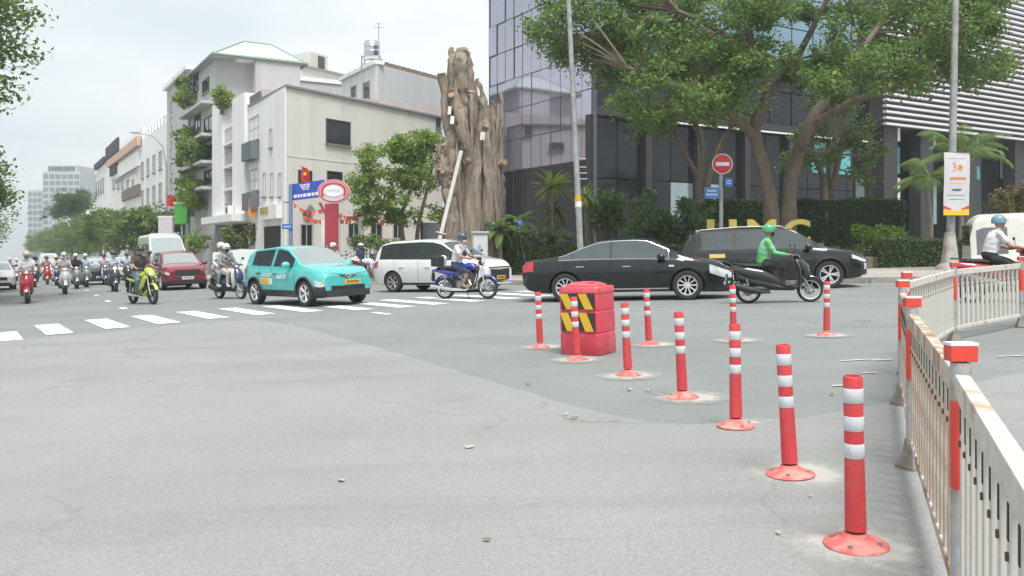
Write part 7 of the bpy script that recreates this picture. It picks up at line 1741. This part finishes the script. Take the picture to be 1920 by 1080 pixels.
b_ = ride('grey', 'grey scooter between the lime motorcycle and the white van', 283, 0, -58, Y=40)
person('person in a grey shirt on the scooter behind the lime motorcycle', 'scooter', dict(shirt=GRY, farm=GRY, pants=JEAN, shoe=SHOE), frame=b_, helmet=hk)
far = [(32, 66, 'white', WSH, hw), (62, 74, 'black', LBLUE, hw), (70, 60, 'grey', PINKC, hk), (118, 60, 'black', CRM, hw), (128, 80, 'white', LBLUE, hk), (160, 64, 'grey', WSH, hw), (212, 70, 'black', GRY, hw), (46, 92, 'grey', WSH, hk), (100, 100, 'white', GRY, hw), (20, 58, 'black', PINKC, hw), (76, 88, 'red', WSH, hw), (140, 96, 'black', WSH, hk), (108, 66, 'grey', CRM, hk), (176, 84, 'white', CRM, hk), (58, 108, 'navy', LBLUE, hw), (84, 120, 'white', PINKC, hk), (66, 47, 'black', GRY, hk), (106, 49, 'navy', WSH, hw), (162, 44, 'grey', LBLUE, hw), (197, 47, 'navy', PINKC, hk), (240, 46, 'black', LBLUE, hk)]
for i, (px, Y, k, sh, he) in enumerate(far):
    w1 = {WSH: 'white', LBLUE: 'light blue', PINKC: 'pale pink', CRM: 'cream', GRY: 'grey'}[sh]; w2 = 'white' if he is hw else 'black'
    b_ = ride(k, 'small %s scooter in distant traffic under the rider in %s shirt and %s helmet' % (k, w1, w2), px, 0, -60, Y=Y, group='scooters in the distant traffic')
    person('distant rider in a %s shirt with a %s helmet on a %s scooter' % (w1, w2, k), 'scooter', dict(shirt=sh, farm=sh, pants=BLKC, shoe=SHOE), frame=b_, helmet=he, group='distant riders')
# -- people and parked motorbikes between taxi and minivan
b_ = ride('grey', 'grey scooter stopped behind the taxi', 632, 0, -40, Y=33)
person('person in a pale grey shirt and white helmet on the scooter behind the taxi', 'scooter', dict(shirt=GRY if False else cloth('pale_grey', (.46, .47, .50)), farm=SKIN, pants=BLKC, shoe=SHOE), frame=b_, helmet=hw)
def stand(px, Y): x = PX(px, Y); return Vector((x, Y, gz(x)))
person('person in a light blue shirt bending down beside the white minivan', 'bending', dict(shirt=LBLUE, uarm=LBLUE, pants=BRN, calf=SKIN, shoe=SHOE), loc=stand(686, 35), rz=R(-8), hair=True)
person('person in a cream hat and red shirt crouching behind the taxi', 'crouching', dict(shirt=REDC, pants=GRY, shoe=SHOE), loc=stand(664, 36.5), rz=R(-60), hat=cloth('hat_cream', (.58, .54, .46)))
person('person in a white shirt standing behind the taxi roof', 'standing', dict(shirt=WSH, pants=BLKC, shoe=SHOE), loc=stand(612, 38), rz=R(-70), hair=True)
person('person in a navy shirt standing over the bending one', 'standing', dict(shirt=NAVY, pants=GRY, shoe=SHOE), loc=stand(676, 37.6), rz=R(-30), hat=cloth('hat_white', (.6, .6, .58)))
for px, Y, k, l in ((590, 43.4, 'black', 'black scooter parked under the blue board by the wall'), (640, 44.0, 'grey', 'grey scooter parked right of the red pillar'), (668, 44.6, 'black', 'black scooter parked by the slim white post'), (700, 45.6, 'navy', 'blue scooter parked below the wall windows')):
    b_ = ride(k, l, px, 0, 110, Y=Y, group='scooters parked by the beige wall'); b_.location.z += SWZ; b_.rotation_euler = (0, R(0), R(110))

# ================================================================ humid air: far things fade
hz = MB(); hz.box(-905, 205, -33, 1505, -32, 48)
HM = bpy.data.materials.new('humid_air'); HM.use_nodes = True; hn_ = HM.node_tree; hn_.nodes.clear()
vo = hn_.nodes.new('ShaderNodeVolumePrincipled'); vo.inputs['Color'].default_value = (.93, .97, 1, 1); vo.inputs['Density'].default_value = .0009; vo.inputs['Anisotropy'].default_value = .2
ho = hn_.nodes.new('ShaderNodeOutputMaterial'); hn_.links.new(vo.outputs[0], ho.inputs['Volume'])
hz.build('haze', HM, kind='stuff')
